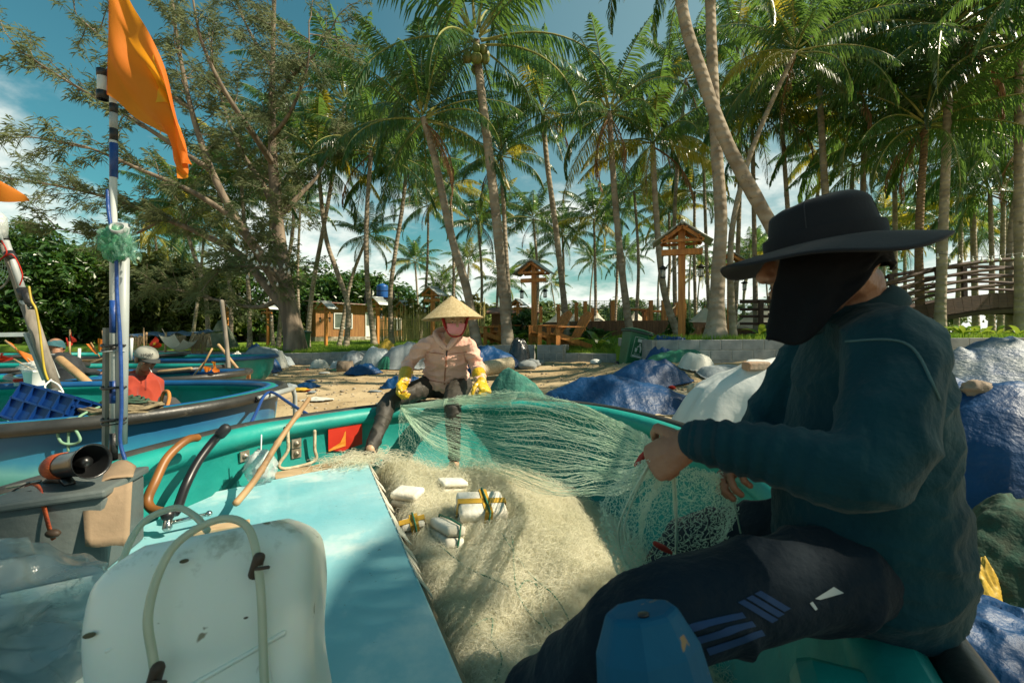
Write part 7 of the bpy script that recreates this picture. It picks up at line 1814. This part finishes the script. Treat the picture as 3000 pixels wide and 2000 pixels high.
def heap(name, label, cat, px, d, w, h, m, seed=1, dep=.6, rot=0, fold=.16, pw=2.2, zoff=0, skirt=.12, zb=None, peak=0, lean=0, group=None, fr=3.2, n=72, k=34, base_fn=None, tent=None):
    """draped heap: w wide (m), h high"""
    if 'sack' in name or 'bundle' in name: fold *= .5; pw += 1.2; h *= .86
    tent = (1 if name.startswith('blue_tarp') else 0) if tent is None else tent
    x0 = (px - 1500) / FPX * d; rx, ry = w / 2, w / 2 * dep; c, s = math.cos(rot), math.sin(rot); bf = base_fn or ground_z
    zc = bf(x0, d) + zoff if zb is None else zb
    rng = random.Random(seed * 13 + 5); bumps = [(rng.uniform(-.45,.45), rng.uniform(-.45,.45), rng.uniform(.6,1), rng.uniform(.45,.9)) for _ in range(5)] + [(0,0,1,1)]
    def f(u, v):
        a = 2 * PI * u; rr = v ** .8
        wob = 1 + .16 * noise.noise((math.cos(a) * 1.6 + seed, math.sin(a) * 1.6, seed * 3.1)) + .07 * noise.noise((math.cos(a) * 5 + seed, math.sin(a) * 5, 2))
        X, Y = math.cos(a) * rx * rr * wob, math.sin(a) * ry * rr * wob
        q = V((X / w * fr + seed * 2.7, Y / w * fr, seed)); rid = 1 - abs(noise.noise(q)) * 2; rid2 = 1 - abs(noise.noise(q * 2.6 + V((3,1,0)))) * 2; rid3 = noise.noise(q * 6)
        prof = max(0, 1 - rr ** pw); prof *= 1 + peak * math.cos(a) * rr
        tent_ = max(bh_ * max(0, 1 - math.hypot(X / rx - bx_, Y / ry - by_) / (br_ * 1.25)) ** 1.15 for bx_, by_, bh_, br_ in bumps)
        Z = h * (lerp(1, .45, tent) * prof + .62 * tent * tent_ * min(1, (1 - rr) * 3)) * (1 + .22 * noise.noise((X / w * 2.2 + seed, Y / w * 2.2, 4))) + h * fold * (rid * .6 + rid2 * .35 + rid3 * .12) * min(1, (1.02 - rr) * 4 + .2) * (1 - .5 * (rr < .2))
        Xr, Yr = x0 + X * c - Y * s + lean * Z, d + X * s + Y * c
        g = bf(Xr, Yr) if zb is None else zb
        return V((Xr, Yr, max(g + .012 + skirt * .2 * max(0, rid2), (zc if zb is not None else lerp(zc, g, min(1, rr))) + Z - .02 * (rr > .97))))
    b = MB(); b.grid(f, n, k, closed=True); b.v[:n] = [tuple(sum((V(p) for p in b.v[:n]), V((0,0,0))) / n)] * n
    return tag(obj(name, b, m, loc=(x0, d, bf(x0, d) if zb is None else zb)), label, cat, group)
heap('blue_tarpaulin', 'large crumpled blue tarpaulin spread on the sand before the green bin', 'tarpaulin', 1790, 6.3, 2.4, .42, tblue, 3, .5, -.12, .13, 1.5, n=120, k=60, fr=4.5)
heap('blue_tarpaulin', 'dark blue tarpaulin heap on the block wall side of the large crumpled tarpaulin', 'tarpaulin', 1880, 7.2, 1.7, .36, tblue, 4, .5, .2, .14, 1.5, n=90, k=44)
heap('blue_tarpaulin', 'blue and green tarpaulin piled against the green bin', 'tarpaulin', 1950, 8.75, .80, .36, tblue, 5, .6, 0, .2, 1.5)
heap('green_net_pile', 'dark green net and sacking pile against the block wall', 'net pile', 1990, 8.4, 1.2, .20, gsack, 6, .6, 0, .3, 2)
heap('white_sack', 'dirty white sack tied with twine behind the large crumpled tarpaulin', 'sack', 2040, 7.7, .6, .26, wsack, 7, .7, 0, .2, 3)
heap('blue_grey_sack', 'blue grey sack lying left of the white tarpaulin', 'sack', 2125, 7.4, .95, .16, tgrey, 8, .6, 0, .2, 2.4)
heap('white_tarpaulin', 'bright white tarpaulin heap with a brick on top', 'tarpaulin', 2280, 4.6, 2.2, .82, twhite, 9, .62, 0, .09, 2.6, n=100, k=50, skirt=.3, fr=3.2, peak=-.12, tent=.45)
heap('blue_tarpaulin', 'bright blue tarpaulin heap behind the woman beside the bin bag', 'tarpaulin', 1428, 10.9, 1.65, .52, tblue, 10, .6, 0, .14, 2)
heap('bin_bag', 'grey black bin bag leaning on the block pier', 'bin bag', 1520, 11.2, .62, .58, tbag, 11, .8, 0, .22, 2.6)
heap('blue_tarpaulin', 'small dark blue tarpaulin lying flat left of the woman', 'tarpaulin', 1065, 11.0, .95, .20, tblue, 12, .5, 0, .4, 1.6)
heap('blue_tarpaulin', 'scrap of blue tarpaulin beside the arm of the woman', 'tarpaulin', 1185, 9.4, .95, .24, tblue, 13, .5, 0, .4, 1.6)
heap('grey_sack_heap', 'grey tarpaulin covered heap left of the straw hat', 'sack heap', 1185, 12.0, 1.25, .72, tgrey, 14, .7, 0, .16, 2)
heap('grey_sack', 'grey and green sacks next to the grey covered heap', 'sack', 1110, 12.2, .95, .58, M('silver_sack', (.38,.42,.44), (.22,.28,.30), rough=.5, scale=4, bump=.6, bscale=20), 15, .7, 0, .2, 2)
heap('dark_sack', 'dark bag with white folds between the grey sacks and the block wall', 'sack', 1045, 12.6, 1.0, .5, M('dark_bag', (.06,.07,.08), (.35,.38,.40), rough=.35, scale=5, contrast=.8, bump=.7, bscale=12), 16, .7, 0, .25, 2)
heap('yellow_sack', 'small yellow sack on top of the grey sacks behind', 'sack', 1130, 13.0, .75, .80, ysack, 17, .7, 0, .15, 2.4)
heap('green_sack', 'green sack squeezed under the grey sacks', 'sack', 1140, 11.8, .6, .36, gsack, 18, .7, 0, .15, 2.4)
heap('green_net_mound', 'mound of dark green net outside the hull behind the woman', 'net pile', 1518, 4.75, 1.0, .80, gnet, 19, .55, 0, .10, 2.2)
heap('tan_net_pile', 'tan net pile on the sand behind the bamboo pole', 'net pile', 930, 5.0, .95, .36, tannet, 20, .6, 0, .35, 2)
# right-hand heaps
heap('blue_tarpaulin', 'faded blue and white tarpaulin mound against the wall right of the seated man', 'tarpaulin', 2905, 5.5, 2.1, .85, tblue2, 21, .6, -.1, .08, 2, zoff=-.05, n=90, k=44)
heap('blue_tarpaulin', 'shiny blue tarpaulin mound behind the back of the seated man', 'tarpaulin', 2990, 3.1, 1.9, .82, tblue, 22, .7, 0, .08, 2.2, n=100, k=50, fr=2.2)
heap('blue_tarpaulin', 'wet blue tarpaulin lying on the sand below the rim near the viewer', 'tarpaulin', 2900, 1.72, 1.15, .26, tblue, 23, .9, 0, .22, 1.4, n=100, k=50, fr=4)
heap('green_net_pile', 'rolled dark green net under the shiny blue tarpaulin', 'net pile', 3010, 2.35, 1.0, .36, M('olive_net', (.02,.07,.045), (.03,.05,.03), rough=.9, scale=20, bump=1, bscale=60), 24, .6, .2, .2, 2.4)
heap('yellow_cloth', 'scrap of yellow cloth tucked beside the back of the seated man', 'cloth', 2868, 2.15, .30, .20, ysack, 25, .5, .4, .35, 1.4)
# left sack rows
L_ = [('striped_sack', 'striped pale sack in the row under the hammock', 580, 13.6, .95, .42, wsack), ('yellow_sack', 'flat yellow sack in front of the striped pale sack', 568, 12.6, .75, .20, ysack), ('green_bundle', 'green bundle left of the striped pale sack', 510, 13.4, .9, .34, gsack), ('grey_bundle', 'silver and black bundle right of the yellow sack', 625, 13.0, .95, .42, MATS['dark_bag']),
      ('white_sack', 'white sack at the foot of the weathered pole', 690, 13.2, .5, .55, wsack), ('blue_grey_bundle', 'blue grey bundle between the pole and the conifer', 720, 13.4, .7, .40, MATS['silver_sack']), ('blue_tarpaulin', 'blue tarpaulin heap on the sand left of the conifer roots', 760, 12.2, 1.1, .36, tblue), ('yellow_cloth', 'yellow cloth trailing from the blue heap by the conifer', 718, 11.7, .6, .16, ysack),
      ('white_cloth', 'cream sack at the conifer roots', 822, 13.4, .4, .45, wsack), ('net_sheet', 'dark flat net sheet over the sacks by the conifer', 770, 14.4, 1.9, .55, tgrey), ('blue_cloth', 'dark blue cloth on the sack row under the lantern post', 745, 15.0, .9, .62, tblue),
      ('rag', 'dark blue rag on the open sand', 905, 9.6, .55, .10, tblue), ('rag', 'yellow rag on the open sand', 880, 9.2, .42, .06, ysack), ('rag', 'crumpled white plastic on the open sand', 930, 7.9, .55, .06, wsack), ('rag', 'dark rag left on the open sand', 845, 9.5, .4, .10, tgrey), ('rag', 'white plastic scrap nearest the bamboo pole', 910, 6.8, .22, .04, twhite),
      ('sack', 'white bags right of the conifer roots', 935, 13.4, .6, .28, wsack), ('sack', 'crumpled pale bag in front of the block wall', 990, 13.0, .5, .24, MATS['silver_sack'])]
random.seed(51); bm_ = [wsack, gsack, tgrey, tblue, MATS['silver_sack'], MATS['dark_bag'], ysack, twhite]
for i in range(22):
    px = random.uniform(470, 800); d = random.uniform(12.4, 15.2)
    heap('bundle', 'small bundle among the sacks heaped before the left lawn', 'bundle', px, d, random.uniform(.4, .9), random.uniform(.18, .45), bm_[i % 8], 80 + i, .6, random.uniform(-.4, .4), .25, 2.2, n=36, k=16, group='bundles heaped before the left lawn')
for i, (nm, lb, px, d, w_, h_, m) in enumerate(L_): heap(nm, lb, nm.replace('_', ' ') if nm not in ('net_sheet',) else 'net', px, d, w_, h_, m, 30 + i, .6, .1 * (i % 5 - 2), .28, 2.0, n=44, k=20)
def drop(lb, px, py):
    o = next(o for o in bpy.data.objects if str(o.get('label', '')).startswith(lb)); bv = BVHTree.FromPolygons([tuple(v.co + o.location) for v in o.data.vertices], [tuple(p.vertices) for p in o.data.polygons])
    for k in range(40):
        h = bv.ray_cast(V((0,0,CAMZ)), at(px, py + 4 * k, 1) - V((0,0,CAMZ)))
        if h[0]: return h[0]
    return at(px, py, 4)
# brick, stones, pipes, logs
def rock(label, c, r, m, seed, name='stone'):
    return tag(obj(name, crumple(c, r, seed, .22, 26, 18, 1.6), m, loc=c), label, 'stone')
stm = M('beach_stone', (.30,.22,.16), (.20,.16,.12), rough=.9, scale=5, bump=.7, bscale=20)
q = drop('bright white tarpaulin', 2215, 1078); b = MB(); b.box(q + V((0,0,.02)), (.24,.12,.085), Matrix.Rotation(.15, 3, 'Z')); tag(obj('brick', b, M('weathered_brick', (.36,.22,.14), (.30,.25,.19), rough=.95, scale=6, bump=.7, bscale=30), loc=q, sm=False, bevel=.018), 'weathered brick holding down the white tarpaulin', 'brick')
rock('brown stone on the shiny blue tarpaulin', drop('shiny blue tarpaulin', 2862, 1140), (.085,.07,.06), stm, 3)
rock('pale lump of stone beside the large crumpled tarpaulin', at(2040,1140,5.9) , (.11,.09,.08), M('pale_stone', (.50,.43,.30), (.38,.32,.22), rough=.95, scale=5, bump=.7, bscale=20), 5)
for i, (px, d, r) in enumerate(((1560,10.9,.14),(1545,10.6,.16),(1505,10.8,.10),(1580,11.1,.10),(1745,11.3,.10))):
    x = (px - 1500) / FPX * d; rock(('broken block under the bin bag','largest rubble lump before the bin bag','small rubble lump left of the bin bag','rubble lump at the foot of the block pier','white stone before the low block kerb')[i], V((x, d, ground_z(x, d) + r * .4)), (r * 1.3, r, r * .75), blk if i < 4 else twhite, 20 + i)
t = thing('rope_roll', 'thick roll wound with beige rope lying on the sand right of the woman', 'rope roll', at(1455,1075,9.7)); a, c = at(1408,1082,9.6), at(1497,1066,10.0)
b = MB(); b.loft([a, c], .15, 20, rnd=False); obj('core', b, ropeb, t); b = MB(); n = 46; pts = [a.lerp(c, k / (n * 10)) + Matrix.Rotation(math.atan2((c-a).y, (c-a).x), 3, 'Z') @ V((0, math.cos(k * 2 * PI / 10) * .155, math.sin(k * 2 * PI / 10) * .155)) for k in range(n * 10 + 1)]; b.loft(pts, .013, 5); obj('winding', b, rope_m, t)
a = at(990,1076,11.6); b = MB(); b.loft([a, a + V((.35,.05,0))], [.17,.165], 14, rnd=False); tag(obj('cut_log', b, cbark, loc=a), 'short cut log on the sand before the grey sacks', 'log')
coil('pale rope coil on the sand beside the large blue tarpaulin', V((at(1950,0,5.6).x, 5.6, ground_z(at(1950,0,5.6).x, 5.6) + .03)), .16, .13, 3, rope_m, .012)
coil('tangle of beige rope on the orange sand', V((at(1985,0,6.4).x, 6.4, ground_z(at(1985,0,6.4).x, 6.4) + .03)), .26, .10, 3, rope_m, .012)

# hammock and thatched shelter at the left
t = thing('hammock', 'cream cloth hammock slung under the thatched shelter', 'hammock', at(525,1010,15)); d = 15
a, c = at(488,985,d), at(560,1000,d)
b = MB(); b.grid(lambda u, v: a.lerp(c, u) + V((0, lerp(-.35,.35,v), -.36 * (1 - (2*u-1)**2) + .10 * (2*v-1)**2 - .02)), 24, 10); obj('cloth', b, canvas, t)
b = MB(); b.loft([a, a + V((-.15,0,.25))], .012, 5); b.loft([c, c + V((.15,0,.25))], .012, 5); obj('cord', b, rope_m, t)
t = thing('thatched_shelter', 'low shelter of blue sheet and hanging dry palm thatch behind the grey cap', 'shelter', at(500,1030,15.5)); d = 15.6
b = MB(); a, c = at(355,982,d), at(590,972,d); b.grid(lambda u, v: a.lerp(c, u) + V((0, 1.6 * v, .12 * v - .10 * abs(math.sin(u * 9)) + .05 * noise.noise((u * 8, v * 3, 1)))), 40, 8); obj('roof_sheet', b, tblue2, t, solid=.02)
for px in (362, 425, 482, 562, 590):
    b = MB(); q = at(px, 975, d); b.loft([V((q.x, d, ground_z(q.x, d) - .1)), V((q.x + .05, d, q.z))], .035, 7); obj('post', b, bp_, t)
thm = M('dry_thatch', (.36,.26,.14), (.22,.15,.08), rough=.95, scale=12, stretch=(8,8,1))
random.seed(14)
for (px0, px1, y0, ln) in ((355,420,985,.55), (500,545,985,.4), (560,612,980,.8)):
    b = MB()
    for i in range(150):
        q = at(random.uniform(px0, px1), y0 + random.uniform(-4, 10), d - random.uniform(.05, .25)); e = q + V((random.uniform(-.22, .22), random.uniform(-.15, .05), -ln * random.uniform(.5, 1.1))); s_ = V((.012, 0, 0)); b.add([q - s_, q + s_, e], [(0, 1, 2)])
    obj('thatch', b, thm, t, sm=False)
# green tarp tent on the left lawn
heap('green_tarpaulin', 'grey green tarpaulin draped beside the palm trunks on the left lawn', 'tarpaulin', 650, 23, 1.6, 1.35, M('olive_tarp', (.16,.19,.13), (.11,.14,.09), rough=.8, scale=3), 60, .6, 0, .12, 1.3)
# wheelie bins
binm = M('bin_green', (.012,.12,.05), (.008,.09,.04), rough=.4, scale=4, spec=.5, dirt_or_glare=((.06,.14,.09), .2, 5))
def bin_(label, c, h, tilt, rz, sign=True):
    t = thing('wheelie_bin', label, 'bin', c); rt = Matrix.Rotation(rz, 3, 'Z') @ Matrix.Rotation(tilt, 3, 'Y'); k = h / 1.0
    def tr(mb): mb.v = [tuple(V(c) + rt @ (V(v) * k)) for v in mb.v]; return mb
    b = MB(); b.add([(-.2,-.2,.03),(.2,-.2,.03),(.2,.22,.03),(-.2,.22,.03),(-.25,-.26,.92),(.25,-.26,.92),(.25,.28,.92),(-.25,.28,.92)], [(3,2,1,0),(4,5,6,7),(0,1,5,4),(1,2,6,5),(2,3,7,6),(3,0,4,7)]); obj('body', tr(b), binm, t, sm=False, bevel=.02)
    b = MB(); b.box((0,.01,.92), (.56,.60,.05)); obj('rim', tr(b), M('bin_rim', (.02,.05,.04), rough=.5), t, sm=False, bevel=.012)
    b = MB(); b.grid(lambda u, v: V((lerp(-.27,.27,u), lerp(-.29,.31,v), .955 + .05 * math.sin(PI*u)**.6 * math.sin(PI*v)**.6)), 14, 14); obj('lid', tr(b), binm, t, solid=.02)
    for s in (-1, 1): b = MB(); b.lathe([(.0,-.03),(.09,-.03),(.10,0),(.09,.03),(.0,.03)], (s*.22,.24,.10), 18, Matrix.Rotation(PI/2, 3, 'Y'), cap=False); obj('wheel', tr(b), MATS['black_rubber'], t)
    if sign:
        def fy(z): return -.2 - .06 * (z - .03) / .89 - .004
        w_ = M('sign_white', (.62,.68,.64), rough=.6)
        b = MB()
        for (x0, x1, z0, z1) in ((-.13,.13,.345,.352),(-.13,.13,.80,.807),(-.13,-.123,.345,.807),(.123,.13,.345,.807),(-.05,.05,.70,.77),(-.11,.11,.36,.395)): b.add([(x0,fy(z0),z0),(x1,fy(z0),z0),(x1,fy(z1),z1),(x0,fy(z1),z1)], [(0,1,2,3)])
        # man dropping litter into a basket
        def poly(pts): b.add([(x, fy(z) - .001, z) for x, z in pts], [tuple(range(len(pts)))])
        poly([(.02+.022*math.cos(a*PI/6), .655+.022*math.sin(a*PI/6)) for a in range(12)]); poly([(.005,.63),(.05,.625),(.075,.56),(.075,.47),(.05,.47),(.045,.55)]); poly([(.005,.63),(.03,.61),(-.03,.575),(-.045,.59)]); poly([(-.075,.56),(-.015,.56),(-.025,.47),(-.065,.47)])
        sg = obj('sign', tr(b), w_, t, sm=False)
        for li, (txt, zz_) in enumerate((('HAY BO RAC', .425), ('VAO THUNG', .402))):
            tx = bpy.data.curves.new('txt', 'FONT'); tx.body = txt; tx.size = .026; tx.align_x = 'CENTER'; tx.extrude = .0005
            _t = bpy.data.objects.new('tmp_text', tx); col.objects.link(_t); bpy.context.view_layer.update()
            _m = bpy.data.meshes.new_from_object(_t.evaluated_get(bpy.context.evaluated_depsgraph_get())); bpy.data.objects.remove(_t); _m.materials.clear(); _m.materials.append(w_)
            for v in _m.vertices: v.co = (V(c) + rt @ (V((v.co.x, fy(zz_) - .002 - v.co.z, zz_ + v.co.y)) * k)) - V(c)
            o = bpy.data.objects.new('lettering', _m); col.objects.link(o); o.parent = sg
x = at(1842,0,9.6).x; bin_('green wheelie bin tilted right beside the block wall with a white litter sign', V((x, 9.6, .50)), .92, R(13), R(8))
x = at(890,0,17.5).x; bin_('small dark green bin right of the conifer trunk', V((x, 17.5, ground_z(x, 17.5))), .75, 0, 0, False)
# washed-up litter
random.seed(33); lit = [twhite, wsack, tblue, ysack, gsack, tgrey, fcr]
for i in range(34):
    d = random.uniform(6.0, 13.0); px = random.uniform(640, 1180) if i % 3 else random.uniform(1900, 2250); x = (px - 1500) / FPX * d
    if i % 3 == 0: d = random.uniform(4.8, 7); x = (px - 1500) / FPX * d
    c = V((x, d, ground_z(x, d) + .012)); o = obj('litter', crumple(c, (random.uniform(.04,.12), random.uniform(.04,.09), .02), i, .6, 14, 9), lit[i % 7], loc=c)
    tag(o, 'small crumpled scrap of litter on the open sand', 'litter', 'litter scraps on the sand')
for i in range(16):
    d = random.uniform(1.2, 4.2); x = d * random.uniform(.9, 1.14) + .25; x = max(x, 1.55); r = random.uniform(.03, .08); c = V((x, d, ground_z(x, d) + r * .3))
    o = obj('stone', crumple(c, (r*1.3, r, r*.7), 70 + i, .25, 14, 10, 1.6), stm, loc=c); tag(o, 'rounded brown stone on the sand right of the boat rim', 'stone', 'stones beside the boat rim')
